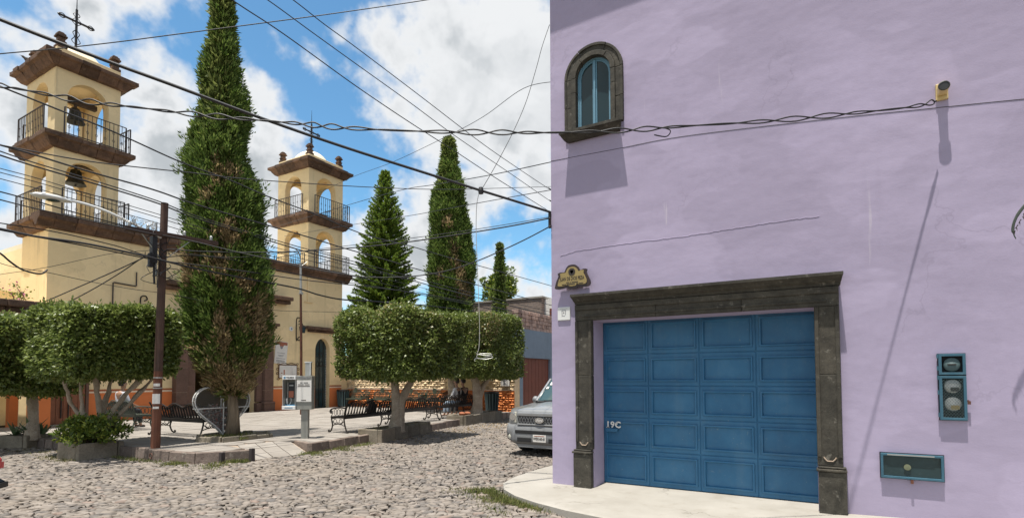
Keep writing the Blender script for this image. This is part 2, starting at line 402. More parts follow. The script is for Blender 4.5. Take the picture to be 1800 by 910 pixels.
    t = NT('street dirt'); a = t.noise(2, 6, .65); b = t.noise(40, 5, .7)
    col = t.ramp(a, [(.3, (0.085, 0.072, 0.053)), (.6, (0.155, 0.128, 0.096)), (.8, (0.185, 0.155, 0.113))]); col = t.mix(t.rng(t.noise(.9, 5, .6, loc=(7, 1, 0)), .56, .68, 0, .55), col, (0.092, 0.096, 0.035))
    M['dirt'] = t.fin(col, .95, t.bump(b, .7, .012), spec=.2)
    t = NT('plaza flagstone'); i = t.island(); a = t.noise(2.5, 6, .62); b = t.noise(35, 4, .6)
    col = t.ramp(i, [(0, (.235, .21, .185)), (.5, (.275, .25, .22)), (1, (.315, .287, .255))]); col = t.mix(.45, col, t.ramp(a, [(.3, (.215, .19, .163)), (.7, (.33, .30, .268))]))
    M['flag'] = t.fin(col, .8, t.bump(b, .3, .004, t.bump(a, .4, .02)), spec=.3)
    M['kerb'] = stone('kerb stone', (.23, .18, .15), (.14, .107, .09), 5, .7, .03, .85, .3, (.33, .29, .24))
    M['planter'] = stone('planter stone', (.235, .205, .16), (.145, .125, .092), 4, .6, .03, .9, .25, (.24, .215, .165))
    # rough painted stone wall
    for nm, c, c2 in (('rough_cream', (.80, .63, .41), (.62, .48, .30)), ('rough_orange', (.80, .29, .10), (.62, .20, .06))):
        M[nm] = stone(nm.replace('_', ' ')+' painted stone', c, c2, 4, .9, .05, .9, .22)
    t = NT('thin brick masonry'); tc = t.n('ShaderNodeTexCoord'); br = t.n('ShaderNodeTexBrick'); mp = t.n('ShaderNodeMapping'); mp.inputs['Rotation'].default_value = (R(90), 0, 0)
    t.l(tc.outputs['Object'], mp.inputs[0]); t.l(mp.outputs[0], br.inputs[0]); br.inputs['Scale'].default_value = 1; br.inputs['Brick Width'].default_value = .42; br.inputs['Row Height'].default_value = .13
    br.inputs['Mortar Size'].default_value = .018; br.inputs['Color1'].default_value = (.21, .155, .125, 1); br.inputs['Color2'].default_value = (.29, .225, .19, 1); br.inputs['Mortar'].default_value = (.16, .135, .12, 1)
    M['brick'] = t.fin(t.mix(.4, br.outputs[0], t.ramp(t.noise(1.5, 6, .7), [(.3, (.15, .115, .095)), (.7, (.33, .26, .22))])), .9, t.bump(br.outputs['Fac'], .6, .03))
    M['pinkstone'] = stone('pinkish rubble stone', (.46, .33, .28), (.30, .20, .165), 5, .8, .04, .9, .35)
    # vegetation
    M['bark_pale'] = stone('pale bark', (.44, .37, .29), (.27, .22, .165), 5, .9, .03, .9, 0, (.55, .48, .40))
    M['bark'] = stone('brown bark', (.12, .085, .06), (.06, .042, .03), 6, .9, .03, .95, 0)
    t = NT('cypress bark'); a = t.noise(14, 5, .65, stretch=(1, 1, .12)); col = t.ramp(a, [(.3, (.10, .075, .05)), (.7, (.29, .225, .155))]); M['bark_cyp'] = t.fin(col, .95, t.bump(a, .9, .03))
    M['ficus'] = leafmat('clipped ficus leaf', (.08, .115, .024), (.16, .212, .045), (.29, .335, .10), (.42, .31, .17), .42, .42, .6)
    M['cypress'] = leafmat('cypress spray', (.055, .10, .02), (.115, .18, .034), (.20, .275, .065), (.40, .28, .16), .6, .36, .25)
    M['norfolk'] = leafmat('araucaria spray', (.08, .135, .03), (.16, .245, .04), (.30, .38, .06), (.22, .15, .08), .55, .3, .3)
    M['bush'] = leafmat('shrub leaf', (.06, .10, .016), (.13, .19, .03), (.32, .36, .06), (.2, .14, .06), .4, .3, .4)
    M['grass'] = leafmat('grass blade', (.055, .085, .018), (.10, .15, .03), (.19, .22, .055), (.30, .25, .12), .6, .3, .25)
    M['agave'] = leafmat('agave blade', (.06, .11, .055), (.10, .16, .075), (.16, .23, .12), (.25, .2, .1), .5, .1, .35)
    M['flower'] = leafmat('magenta bract', (.35, .05, .16), (.45, .09, .24), (.55, .18, .3), (.3, .1, .1), .6, .3)
    # metal, plastic
    M['iron'] = paint('black cast iron', (.018, .014, .012), .5, .3, .2, 0, (.06, .035, .022), .4)
    M['iron_green'] = paint('greenish cast iron', (.055, .068, .052), .55, .2, .2, 0, (.10, .085, .055))
    M['bench_far'] = paint('faded green iron', (.062, .072, .052), .85, .2, .2, 0, (.14, .09, .055), .1)
    M['rail'] = paint('rusty railing iron', (.045, .035, .035), .6, .2)
    M['rust'] = paint('rusted pole paint', (.10, .035, .018), .7, .35, .3, 0, (.05, .028, .02), scale=5)
    M['pole'] = paint('weathered brown pole', (.070, .036, .024), .75, .35, .4, 0, (.035, .024, .02), scale=4)
    M['pole_foot'] = paint('red brown pole paint', (.13, .045, .022), .7, .25, .3, 0, (.06, .03, .02), scale=4)
    M['zinc'] = paint('galvanised steel', (.40, .40, .38), .45, .1, .1, .5)
    M['grey_steel'] = paint('grey painted steel', (.235, .235, .21), .5, .08, .1, 0, (.17, .165, .145))
    M['white_paint'] = paint('white enamel', (.72, .72, .70), .4, .05, .05, 0, (.5, .48, .44))
    M['lumwhite'] = paint('white lamp housing', (.75, .75, .72), .4, .05, .05, 0, (.45, .42, .38))
    M['wire'] = paint('black cable', (.014, .013, .014), .55, .2)
    M['wire_pale'] = paint('pale cable', (.42, .41, .38), .6, .1)
    M['plate'] = paint('brass plaque', (.30, .225, .085), .5, .15, .1, .0, (.14, .09, .035))
    M['plaque_dark'] = paint('dark plaque rim', (.035, .02, .018), .4, .2)
    M['ink'] = paint('dark lettering', (.03, .022, .018), .6, .1)
    M['ink_grey'] = paint('grey print', (.25, .25, .26), .7, .1)
    M['ink_blue'] = paint('blue print', (.05, .20, .34), .6, .1)
    M['paper'] = paint('white paper', (.70, .68, .64), .7, .05, .05)
    M['poster_red'] = paint('faded red print', (.35, .12, .07), .7, .15)
    M['added_wood'] = paint('brown orange added gate wood', (.23, .085, .04), .7, .2, .3, 0, (.15, .06, .03))  # darker brown for the gate added on the church wall
    M['gate'] = paint('red brown gate', (.155, .040, .022), .6, .12, .2, 0, (.11, .035, .022))
    M['yellow_lamp'] = paint('yellowed plastic', (.58, .44, .20), .45, .15, .1, 0, (.45, .28, .06))
    M['bronze'] = paint('old bell bronze', (.035, .036, .027), .55, .2, .2, .4)
    M['silver'] = paint('silver grey car paint', (.31, .315, .315), .30, .04, .02, .45, (.24, .235, .22), coat=.5, scale=2)
    M['bumper'] = paint('grey bumper plastic', (.20, .205, .21), .5, .06, .1)
    M['black_plastic'] = paint('black plastic', (.016, .016, .017), .5, .1)
    M['tyre'] = paint('dusty tyre rubber', (.022, .021, .020), .85, .2, .2, 0, (.05, .045, .04))
    M['chrome'] = paint('chrome', (.6, .6, .6), .18, .03, .02, .9)
    M['headlight'] = paint('hazy headlight lens', (.62, .60, .50), .12, .08, .02)
    M['red_paint'] = paint('red motorcycle paint', (.50, .03, .04), .3, .05, coat=.5)
    M['skin'] = paint('skin', (.33, .19, .125), .55, .05)
    M['hair'] = paint('dark hair', (.012, .010, .009), .5, .1)
    M['cloth_white'] = paint('white shirt cloth', (.62, .61, .60), .9, .06)
    M['cloth_grey'] = paint('pale grey shirt cloth', (.42, .43, .47), .9, .06)
    M['cloth_dark'] = paint('dark vest cloth', (.02, .019, .02), .9, .1)
    M['denim'] = paint('light blue denim', (.30, .38, .47), .9, .1)
    M['trouser'] = paint('dark trouser cloth', (.03, .03, .036), .9, .1)
    M['caps'] = (lambda t: t.fin(t.ramp(t.island(), [(0, (.10, .085, .075)), (.3, (.22, .2, .19)), (.5, (.30, .07, .05)), (.62, (.16, .15, .14)), (.85, (.42, .41, .4)), (1, (.07, .11, .16))]), .5))(NT('plastic bottle caps'))
    t = NT('fine wire mesh'); tr = t.n('ShaderNodeBsdfTransparent'); tc = t.n('ShaderNodeTexCoord')
    wv = []
    for rot in (0, R(90)):
        mp = t.n('ShaderNodeMapping'); mp.inputs['Rotation'].default_value = (rot, 0, 0); t.l(tc.outputs['Object'], mp.inputs[0])
        w = t.n('ShaderNodeTexWave'); w.bands_direction = 'Z'; w.inputs['Scale'].default_value = 16; t.l(mp.outputs[0], w.inputs[0]); wv.append(t.math('GREATER_THAN', w.outputs['Fac'], .965))
    fac = t.math('MAXIMUM', wv[0], wv[1]); t.fin((.26, .25, .23), .6, None, .1)
    mx = t.n('ShaderNodeMixShader'); t.l(fac, mx.inputs[0]); t.l(tr.outputs[0], mx.inputs[1]); t.l(t.p.outputs[0], mx.inputs[2]); t.l(mx.outputs[0], t.out.inputs[0]); M['wiremesh'] = t.m
    M['olive'] = paint('olive meter plastic', (.15, .165, .10), .5, .1)
    M['terracotta'] = paint('terracotta', (.32, .11, .05), .8, .15)
    M['bird'] = paint('grey bird feather', (.08, .075, .07), .8, .2)
build_mats()
# ---------------------------------------------------------------- ground, street, plaza
ZS, ZP = -.08, .12
def pip(poly, X, Y):
    r = np.zeros(X.shape, bool); n = len(poly)
    for i in range(n):
        x0, y0 = poly[i]; x1, y1 = poly[(i+1) % n]
        c = (y0 > Y) != (y1 > Y)
        with np.errstate(divide='ignore', invalid='ignore'): xi = (x1-x0)*(Y-y0)/(y1-y0)+x0
        r ^= c & (X < xi)
    return r
BAS = np.array([list(bx), list(by), list(bz)])
def project(P):
    q = (np.asarray(P, float)-[0, 0, EYE])@BAS.T; d = -q[:, 2]
    return 900+FPX*q[:, 0]/d, CYPX-FPX*q[:, 1]/d, d
g = MB(); g.add([(-900,-900,-.13),(900,-900,-.13),(900,900,-.13),(-900,900,-.13)], [(0,1,2,3)])
tag(g.build('ground', M['dirt']), kind='structure')
KERB_L = [(-22.0,5.2),(-17.6,5.35),(-16.9,5.60),(-14.05,5.72),(-13.53,5.84),(-12.0,5.88),(-10.81,6.06),(-10.48,6.47),(-10.22,6.93)]
KERB_R = [(-10.03,8.21),(-10.42,10.5),(-10.75,13.0),(-11.25,15.8),(-11.55,18.9),(-11.75,20.0)]
RAMP = [(-10.22,6.93),(-10.03,8.21),(-11.25,8.56),(-11.35,7.3)]
APRON = [(-4.4,9.2),(-4.45,8.3),(-4.44,7.6),(-4.34,7.1),(-4.1,6.72),(-3.74,6.42),(-3.3,6.2),(-2.8,6.02),(-2.0,5.85),(0,5.6),(4,5.4),(9,5.3),(9,7.39),(-3.64,7.39),(-3.64,9.2)]
PLAZA = KERB_L+KERB_R+[(-22.0,20.1)]
# street bed (the soil the cobbles are set in)
s = MB(); s.add([(-30,-6,-.115),(12,-6,-.115),(12,60,-.115),(-30,60,-.115)], [(0,1,2,3)])
street = s.build('street', M['dirt']); tag(street, kind='structure')
# cobbles: jittered hexagonal packing, each stone domed, joints sunk
SP = .114
def cobbles():
    rows = np.arange(-2.0, 21.5, SP*.78); J = {}
    stones = []
    nc = int(20/SP)
    rot = R(24)
    cr, sr = math.cos(rot), math.sin(rot)
    # work on a rotated lattice centred on (-9, 9)
    nr = 345; ncol = 290
    jit = RNG.normal(0, .030, size=(nr+2, 2*ncol+6, 2)).clip(-.05, .05)
    def P(i, k):   # lattice vertex: row line i, half-column k
        x = (k-ncol)*SP*.56; y = (i-nr/2)*SP*.76
        y += SP*.17*(1 if (k+i) % 2 else -1)
        j = jit[i % (nr+2), k % (2*ncol+6)]
        x += j[0]; y += j[1]
        return (-9+x*cr-y*sr, 9+x*sr+y*cr)
    out = []
    for i in range(nr):
        for c in range(ncol):
            k = 2*c+(i % 2)
            # vertices of the hex between lines i and i+1
            lo = [P(i, k), P(i, k+1), P(i, k+2)]; hi = [P(i+1, k+2), P(i+1, k+1), P(i+1, k)]
            out.append(lo+hi)
    return np.array(out)
HX = cobbles(); CC = HX.mean(1)
ok = ~pip(PLAZA, CC[:,0], CC[:,1]) & ~pip(APRON, CC[:,0], CC[:,1])
PLA = [(-14.15,5.0),(-13.3,5.0),(-13.3,5.8),(-14.15,5.8)]
ok &= ~pip(PLA, CC[:,0], CC[:,1])
BARE_LINE = [(-9.6,2.3),(-9.69,2.9),(-9.73,3.5),(-9.76,4.2),(-10.05,5.2),(-10.2,6.1),(-10.3,6.95)]      # line across the street along which stones are left out
for (a0, a1), (c0, c1) in zip(BARE_LINE[:-1], BARE_LINE[1:]):
    dx, dy = c0-a0, c1-a1; t_ = np.clip(((CC[:,0]-a0)*dx+(CC[:,1]-a1)*dy)/(dx*dx+dy*dy), 0, 1)
    ok &= np.hypot(CC[:,0]-a0-t_*dx, CC[:,1]-a1-t_*dy) > .042
ok &= ~((CC[:,1] > 6.2) & (CC[:,0] > -4.2)) & (CC[:,1] < 24) & (CC[:,0] > -21.8)
px, py, dd = project(np.c_[CC, np.full(len(CC), ZS)])
ok &= (dd > 3.6) & (px > -260) & (px < 2000) & (py < 1150) & (dd < 26)
HX = HX[ok]; CC = CC[ok]; dd = dd[ok]; px = px[ok]; py = py[ok]
# drop the odd stone so that dirt patches show, more of them by the kerb
def stone_geo(h, c, seed):
    r = np.random.default_rng(seed); n = 6
    k1 = .95; k2 = .86; k3 = .5
    top = ZS+r.uniform(-.014, .014); tilt = r.normal(0, .045, 2)
    rel = (h-c)
    def ring(k, z): return [(c[0]+q[0]*k, c[1]+q[1]*k, z+q[0]*tilt[0]+q[1]*tilt[1]) for q in rel]
    V = ring(k1, top-.034)+ring(k2, top-.006)+ring(k3, top+.0025*r.uniform(.2, 1.8))
    F = [(i, (i+1) % 6, 6+(i+1) % 6, 6+i) for i in range(6)]+[(6+i, 6+(i+1) % 6, 12+(i+1) % 6, 12+i) for i in range(6)]+[(12, 13, 14, 15), (12, 15, 16, 17)]
    return V, F
area = np.where((px > 0) & (px < 1800) & (py < 905), 1/dd**2, 0)
order = np.argsort(-area); near = set(order[:300].tolist())
sv, sq = [], []
mb = MB()
for i in range(len(HX)):
    V, F = stone_geo(HX[i], CC[i], i)
    if i in near:
        b = MB(); b.add(V, F); b.build('cobblestone', M['cobble'], street, smooth=True)
    else: mb.add(V, F)
me = bpy.data.meshes.new('cobblestones'); me.from_pydata(mb.v, [], mb.f)
o = put(me, 'cobblestones', M['cobble'], street, smooth=True); tag(o, kind='stuff')

# plaza: bed, flagstones, kerb stones
def shrink(poly, d):
    c = np.mean(poly, 0); return [(p[0]+(c[0]-p[0])*d, p[1]+(c[1]-p[1])*d) for p in poly]
inner = [(-22.0,5.3),(-16.95,5.72),(-14.0,5.85),(-12.0,6.02),(-10.95,6.2),(-10.66,6.55),(-10.45,6.98),(-11.36,7.28),(-11.27,8.6),(-10.18,8.3),(-10.55,10.5),(-10.88,13.0),(-11.38,15.8),(-11.68,18.9),(-11.85,20.0),(-22.0,20.0)]
m = MB(); m.sheet(inner, [], lambda u, v, d: (u, v, d), -.12, ZP-.022)
plaza = m.build('plaza', M['mortar']); tag(plaza, kind='structure')
m = MB(); m.add([(-10.23,6.95,ZS-.03),(-10.05,8.2,ZS-.03),(-11.26,8.56,ZP-.022),(-11.36,7.29,ZP-.022),(-10.23,6.95,-.12),(-10.05,8.2,-.12),(-11.26,8.56,-.12),(-11.36,7.29,-.12)],
                 [(0,1,2,3),(0,4,5,1),(1,5,6,2),(2,6,7,3),(3,7,4,0)])
m.build('ramp', M['mortar'], plaza)
def zpl(x, y):
    if 6.6 < y < 8.65 and x > -11.33:
        return ZP-(x+11.3)/1.18*.2 if y > 6.95+0*(x) else ZP
    return ZP
slabs = []
y = 5.0; row = 0
while y < 20.2:
    h = random.choice((.42, .5, .6, .52)); x = -22.0+random.random()*.6
    while x < -9.9:
        w = random.choice((.5, .62, .75, .9, .7)); slabs.append((x, x+w, y, y+h)); x += w
    y += h
RPOLY = [(-10.24,6.97),(-10.07,8.17),(-11.3,8.55),(-11.36,7.28)]
out = []
for (x0, x1, y0, y1) in slabs:
    g_ = .006; pts = [(x0+g_,y0+g_),(x1-g_,y0+g_),(x1-g_,y1-g_),(x0+g_,y1-g_)]
    X = np.array([p[0] for p in pts]); Y = np.array([p[1] for p in pts])
    a = pip(inner, X, Y)
    if not a.any(): 
        continue
    if not a.all():
        # clip against the plaza outline by pulling stray corners in
        c = np.array([X[a].mean(), Y[a].mean()]); q = []
        for p, f in zip(pts, a):
            if f: q.append(p); continue
            t = 1.
            for _ in range(14):
                t -= .07
                pp = (c[0]+(p[0]-c[0])*t, c[1]+(p[1]-c[1])*t)
                if pip(inner, np.array([pp[0]]), np.array([pp[1]]))[0]: break
            q.append(pp)
        pts = q
    out.append(pts)
out.sort(key=lambda q: math.hypot(np.mean([p[0] for p in q]), np.mean([p[1] for p in q])))
far = MB()
# ramp slabs
rs = []
for i in range(3):
    for j in range(3):
        def L(u, v):
            a = Vector((-10.25,6.99,ZS-.005)).lerp(Vector((-11.36,7.30,ZP)), u); b = Vector((-10.07,8.15,ZS-.005)).lerp(Vector((-11.27,8.54,ZP)), u); return a.lerp(b, v)
        e = .008; rs.append([tuple(L(u, v)) for u, v in ((i/3+e, j/3+e), ((i+1)/3-e, j/3+e), ((i+1)/3-e, (j+1)/3-e), (i/3+e, (j+1)/3-e))])
cnt = 0
for q in rs+out:
    z = random.uniform(-.003, .003); b = MB() if cnt < 300 else far
    top = [(p[0], p[1], (p[2] if len(p) == 3 else ZP)+z+random.uniform(-.0015,.0015)) for p in q]; bot = [(p[0], p[1], p[2]-.03) for p in top]
    b.add(top+bot, [(0,1,2,3),(0,4,5,1),(1,5,6,2),(2,6,7,3),(3,7,4,0)])
    if cnt < 300: put(b.mesh('flagstone'), 'flagstone', M['flag'], plaza)
    cnt += 1
if far.v: tag(far.build('flagstones', M['flag'], plaza), kind='stuff')
def kerb_run(line, w=.16, zt=ZP+.012, zb=-.15, step=(.38, .72), skip=None):
    acc = [Vector((p[0], p[1], 0)) for p in line]
    for a, b in zip(acc[:-1], acc[1:]):
        d = (b-a); L = d.length; d.normalize(); n = Vector((-d.y, d.x, 0)); k = 0.
        # inward = towards the plaza (left of the travelling direction)
        while k < L-.02:
            l = min(random.uniform(*step), L-k)
            if L-k-l < .2: l = L-k
            p = a+d*(k+.006); q = a+d*(k+l-.006); o_ = random.uniform(-.012, .012); z = zt+random.uniform(-.012, .014)
            i = random.uniform(.012, .03)
            V = [p-n*(0+o_), q-n*(o_), q+n*w, p+n*w]
            vs = [(v.x, v.y, zb) for v in V]+[(v.x+n.x*(i if j < 2 else -.004)+d.x*(i*.5 if j in (0, 3) else -i*.5), v.y+n.y*(i if j < 2 else -.004)+d.y*(i*.5 if j in (0, 3) else -i*.5), z+random.uniform(-.006, .006)) for j, v in enumerate(V)]
            m_ = MB(); m_.add(vs, [(0,3,2,1),(4,5,6,7),(0,1,5,4),(1,2,6,5),(2,3,7,6),(3,0,4,7)]); m_.build('kerb_stone', M['kerb'], plaza, bev=.012); k += l
kerb_run(KERB_L)
kerb_run(KERB_R)
kerb_run([(-11.25,8.56),(-10.19,8.255)], w=.14)
# pavement of the purple house: one concrete apron with a rounded lip, rising towards the right
def zap(x): return .005 if x < -.1 else .005+min(.15, (x+.1)*.085)
def apron():
    ed = APRON[:12]; n = len(ed); V = []; F = []
    rings = []
    cx = [(-3.6,9.2),(-3.6,8.3),(-3.6,7.9),(-3.6,7.6),(-3.5,7.45),(-3.3,7.45),(-3.0,7.45),(-2.5,7.45),(-1.8,7.45),(0,7.45),(4,7.45),(9,7.45)]
    for (e, c) in zip(ed, cx):
        ring = []
        for t, dz in ((0, None), (.0, -.012), (.03, 0), (.35, 0), (1, 0)):
            x = e[0]+(c[0]-e[0])*t; y = e[1]+(c[1]-e[1])*t
            ring.append((x, y, -.14 if dz is None else zap(x)+dz))
        rings.append(ring)
    for r in rings: V += r
    for i in range(n-1):
        for j in range(4): F.append((i*5+j, i*5+j+1, (i+1)*5+j+1, (i+1)*5+j))
    return V, F
V, F = apron(); m = MB(); m.add(V, F); pav = m.build('pavement', M['concrete']); tag(pav, kind='structure')
m = MB(); m.add([(-3.2,7.44,.004),(.05,7.44,.006),(.05,7.86,.022),(-3.2,7.86,.022)], [(0,1,2,3)]); m.build('threshold', M['concrete'], pav)
# narrow kerb strip along the side lane in front of the house flank
m = MB(); m.box(-4.4,-3.64,9.2,24,-.14,.006); m.build('side_pavement', M['concrete'], pav)

# planters: low walls of cut stone round the trees
def planter(name, poly, zb, zt, w, label, soil=True, jitter=.02, group=None, n_split=2):
    c = np.mean(poly, 0); root = thing(name, (c[0], c[1], zb), label, 'planter', group)
    n = len(poly)
    for i in range(n):
        a = Vector((*poly[i], 0)); b = Vector((*poly[(i+1) % n], 0)); d = (b-a); L = d.length; d.normalize(); nn = Vector((-d.y, d.x, 0))
        k = max(1, round(L/ (.62 if n_split == 2 else .45)))
        for j in range(k):
            p = a+d*(L*j/k+.005+(w if j == 0 else 0)); q = a+d*(L*(j+1)/k-.005); z = zt+random.uniform(-jitter, jitter); i_ = random.uniform(.008, .025)
            if j == 0: p = a+d*.005
            if j == k-1: q = b-d*(w+.005)
            V = [p, q, q+nn*w, p+nn*w]
            vs = [(v.x, v.y, zb) for v in V]+[(v.x+nn.x*(i_ if t < 2 else -i_*.5)+random.uniform(-.006,.006), v.y+nn.y*(i_ if t < 2 else -i_*.5)+random.uniform(-.006,.006), z+random.uniform(-.008,.008)) for t, v in enumerate(V)]
            m_ = MB(); m_.add(vs, [(0,3,2,1),(4,5,6,7),(0,1,5,4),(1,2,6,5),(2,3,7,6),(3,0,4,7)]); m_.build('planter_stone', M['planter'], root, bev=.018)
    if soil:
        m_ = MB(); pol = shrink(poly, .12); m_.sheet(pol, [], lambda u, v, d: (u, v, d), zb, zt-.05); m_.build('soil', M['dirt'], root)
    return root
planter('stone_planter', [(-14.12,5.02),(-13.30,5.10),(-13.35,5.98),(-14.12,5.98)], -.14, .245, .14, 'stone planter of big cracked blocks under the leafy shrub by the kerb')
planter('stone_planter', [(-17.6,5.02),(-16.78,5.38),(-17.0,6.0),(-17.7,5.8)], -.14, .22, .12, 'mossy low stone planter holding the spiky agave')
planter('stone_planter', [(-9.98,10.35),(-10.55,13.05),(-11.15,12.95),(-10.75,10.25)], -.14, .26, .13, 'long stone planter round the twisted pale trunk of the nearest clipped tree')
planter('stone_planter', [(-10.95,15.45),(-11.5,18.75),(-12.2,18.65),(-11.75,15.35)], -.14, .27, .13, 'brown block planter round the trunk of the far right clipped tree')
planter('stone_planter', [(-12.05,7.42),(-12.08,8.72),(-12.75,9.05),(-13.3,8.6),(-13.35,7.5),(-12.75,7.15)], ZP-.03, ZP+.11, .10, 'low kerb ring round the trunk of the tall cypress', n_split=3)
# ---------------------------------------------------------------- purple house
HY = 7.4
house = thing('purple_house', (-3.65, HY, 0), 'tall purple plastered house with a blue garage door and one arched window', 'house')
gar = [(-2.98,-.1),(-.16,-.1),(-.16,2.42),(-2.98,2.42)]
WIN_C, WIN_R = -2.935, .27
win = arch(-3.245, -2.626, 5.2, 6.07, 16)
WALLTOP = 8.45
m = MB(); m.sheet([(-3.65,-.1),(8.6,-.1),(8.6,WALLTOP),(-3.65,WALLTOP)], [gar[::-1], win[::-1]], fy(HY), 0, .40)
front = m.build('front_wall', M['purple'], house)
m = MB(); m.box(-3.65,-3.3,HY+.4,19,-.1,WALLTOP); m.box(-3.3,8.6,18.6,19,-.1,WALLTOP); m.box(8.25,8.6,HY+.4,18.6,-.1,WALLTOP); m.build('side_wall', M['purple'], house)
m = MB(); m.box(-3.9,8.9,HY-.315,19.2,WALLTOP,WALLTOP+.16); m.build('eave', M['darkstone'], house)
m = MB(); m.frust(-3.6,8.6,HY+.1,19,WALLTOP+.16,WALLTOP+.7,.3); m.build('roof', M['purple'], house)
# raised scar of an old plaster joint over the garage
scar = spline([(-3.5,HY-.001,3.43),(-3.2,HY-.001,3.475),(-2.4,HY-.001,3.49),(-1.7,HY-.001,3.485),(-1.1,HY-.001,3.50),(-.5,HY-.001,3.515),(-.08,HY-.001,3.51)], 14)
m = MB(); m.tube([p+Vector((0,0,random.uniform(-.006,.006))) for p in scar], .0032, 5); m.build('plaster_ridge', M['purple'], house)
# stone surround of the garage
sur = thing('garage_surround', (-1.57, HY, 0), 'dark grey carved stone surround with cornice framing the blue garage door', 'door frame')
F0 = HY-.065
def moulding(name, prof, x0, x1, parent, mat, ret=True):
    """profile [(y_out, z)] swept along X with the ends mitred back to the wall"""
    V = []; F = []
    n = len(prof)
    for x, sgn in ((x0, -1), (x1, 1)):
        for (yo, z) in prof: V.append((x+sgn*yo*.27, HY-yo, z))
    for i in range(n-1): F.append((i, i+1, n+i+1, n+i))
    # returns to the wall
    k = len(V)
    for x, j0 in ((x0, 0), (x1, n)):
        for (yo, z) in prof: V.append((x, HY+.02, z))
    for i in range(n-1):
        F.append((k+i, k+i+1, i+1, i)); F.append((n+i, n+i+1, k+n+i+1, k+n+i))
    F.append(tuple([0, n, k+n, k])); F.append(tuple([n-1, 2*n-1, k+2*n-1, k+n-1]))
    b = MB(); b.add(V, F); return b.build(name, mat, parent, bev=0)
for s, (xo, xi) in ((-1, (-3.238,-2.98)), (1, (.098,-.16))):
    a, b = min(xo, xi), max(xo, xi)
    m = MB(); m.box(a,b,F0,HY+.02,.555,1.62); pl = m.build('pilaster', M['darkstone'], sur, bev=.006)
    m = MB(); m.box(a,b,F0+.003,HY+.02,1.624,2.42); m.build('pilaster', M['darkstone'], sur, bev=.006)
    # raised outer and inner fillets leave a sunk panel
    m = MB(); w = .045
    m.box(a+.004,a+w,F0-.016,F0,.66,2.42); m.box(b-w,b-.004,F0-.016,F0,.66,2.42); m.build('fillet', M['darkstone'], sur, bev=.006)
    zz = .615; q = [(a+.065,zz+.045),(a+.075,zz+.028),(a+.10,zz),(b-.10,zz),(b-.075,zz+.028),(b-.065,zz+.045)]
    m = MB(); m.tube([(x, F0-.002, z) for x, z in q], .0075, 5); m.build('panel_bead', M['mortar'], sur)
    # plinth with its torus
    e0, e1 = (a-.035, b-.012) if s < 0 else (a+.0, b+.035)
    zb = -.05
    m = MB(); m.box(e0+.008,e1-.002,F0-.035,HY+.02,zb,.49); m.build('plinth', M['darkstone'], sur, bev=.006)
    m = MB(); m.box(e0-.012,e1+.004,F0-.05,HY+.02,.494,.525); m.box(e0+.008,e1-.004,F0-.03,HY+.02,.529,.552); m.build('plinth_moulding', M['darkstone'], sur, bev=.01)
for a, b in ((-3.238,-2.05),(-2.046,-.96),(-.956,.098)):
    m = MB(); m.box(a,b,F0,HY+.02,2.424,2.655); m.build('lintel_stone', M['darkstone'], sur, bev=.006)
m = MB(); m.box(-3.235,.094,F0-.018,F0,2.575,2.65); m.box(-3.13,-.03,F0-.012,F0,2.47,2.50); m.build('fascia', M['darkstone'], sur, bev=.006)
moulding('cornice', [(0,2.658),(.075,2.658),(.085,2.69),(.12,2.71),(.13,2.725),(.165,2.755),(.185,2.765),(.185,2.80),(0,2.81)], -3.212, .097, sur, M['darkstone'])
# sectional door: four columns of five framed panels
DY = HY+.40
door = thing('garage_door', (-1.57, DY, .02), 'blue panelled garage door marked 19C in the dark stone surround', 'garage door')
cols = [-2.98,-2.289,-1.573,-.850,-.10]; rows = [.02,.523,.999,1.469,1.932,2.45]
m = MB(); m.box(-3.02,-.06,DY+.0095,DY+.06,.0,2.5); m.build('door_backing', M['blue_door'], door)
for c in range(4):
    for r in range(5):
        x0, x1, z0, z1 = cols[c]+.003, cols[c+1]-.003, rows[r]+.003, rows[r+1]-.003
        u0, u1, v0, v1 = x0+.036, x1-.036, z0+.058, z1-.058
        def ringp(i, y): return [(u0+i,y,v0+i),(u1-i,y,v0+i),(u1-i,y,v1-i),(u0+i,y,v1-i)]
        V = [(x0,DY+.012,z0),(x1,DY+.012,z0),(x1,DY+.012,z1),(x0,DY+.012,z1)]
        V += [(x0+.006,DY,z0+.006),(x1-.006,DY,z0+.006),(x1-.006,DY,z1-.006),(x0+.006,DY,z1-.006)]
        lay = [(0,0),(.005,-.020),(.024,-.022),(.032,.0),(.037,.016)]
        for i, yo in lay: V += ringp(i, DY+yo)
        F = []
        for k in range(len(V)//4-1):
            for j in range(4): F.append((k*4+j, k*4+(j+1) % 4, k*4+4+(j+1) % 4, k*4+4+j))
        F.append(tuple(range(len(V)-4, len(V))))
        b = MB(); b.add(V, F); b.build('door_panel', M['blue_door'], door)
m = MB(); m.box(-2.935,-2.75,DY-.06,DY-.006,.785,.835); m.build('mail_slot', M['blue_door'], door, bev=.008)
me = text_mesh('19C', .125, .0045, 'LEFT', extrude=.003, space=1.12)
me.transform(Matrix.Translation((-2.935, DY-.027, .885))@Matrix.Rotation(R(90), 4, 'X')); put(me, 'house_number', M['white_paint'], door)
m = MB(); m.box(-2.932,-2.884,DY-.030,DY-.024,.842,.852); m.box(-2.768,-2.755,DY-.030,DY-.024,.895,.925); m.build('number_serif', M['white_paint'], door)
m = MB(); m.box(-3.1,.0,DY+.07,DY+.2,-.1,2.6); m.build('garage_backing', M['dark_in'], house)
m = MB(); m.box(-2.985,-.1,DY-.012,DY+.03,.0,.02); m.build('door_seal', M['black_plastic'], door)
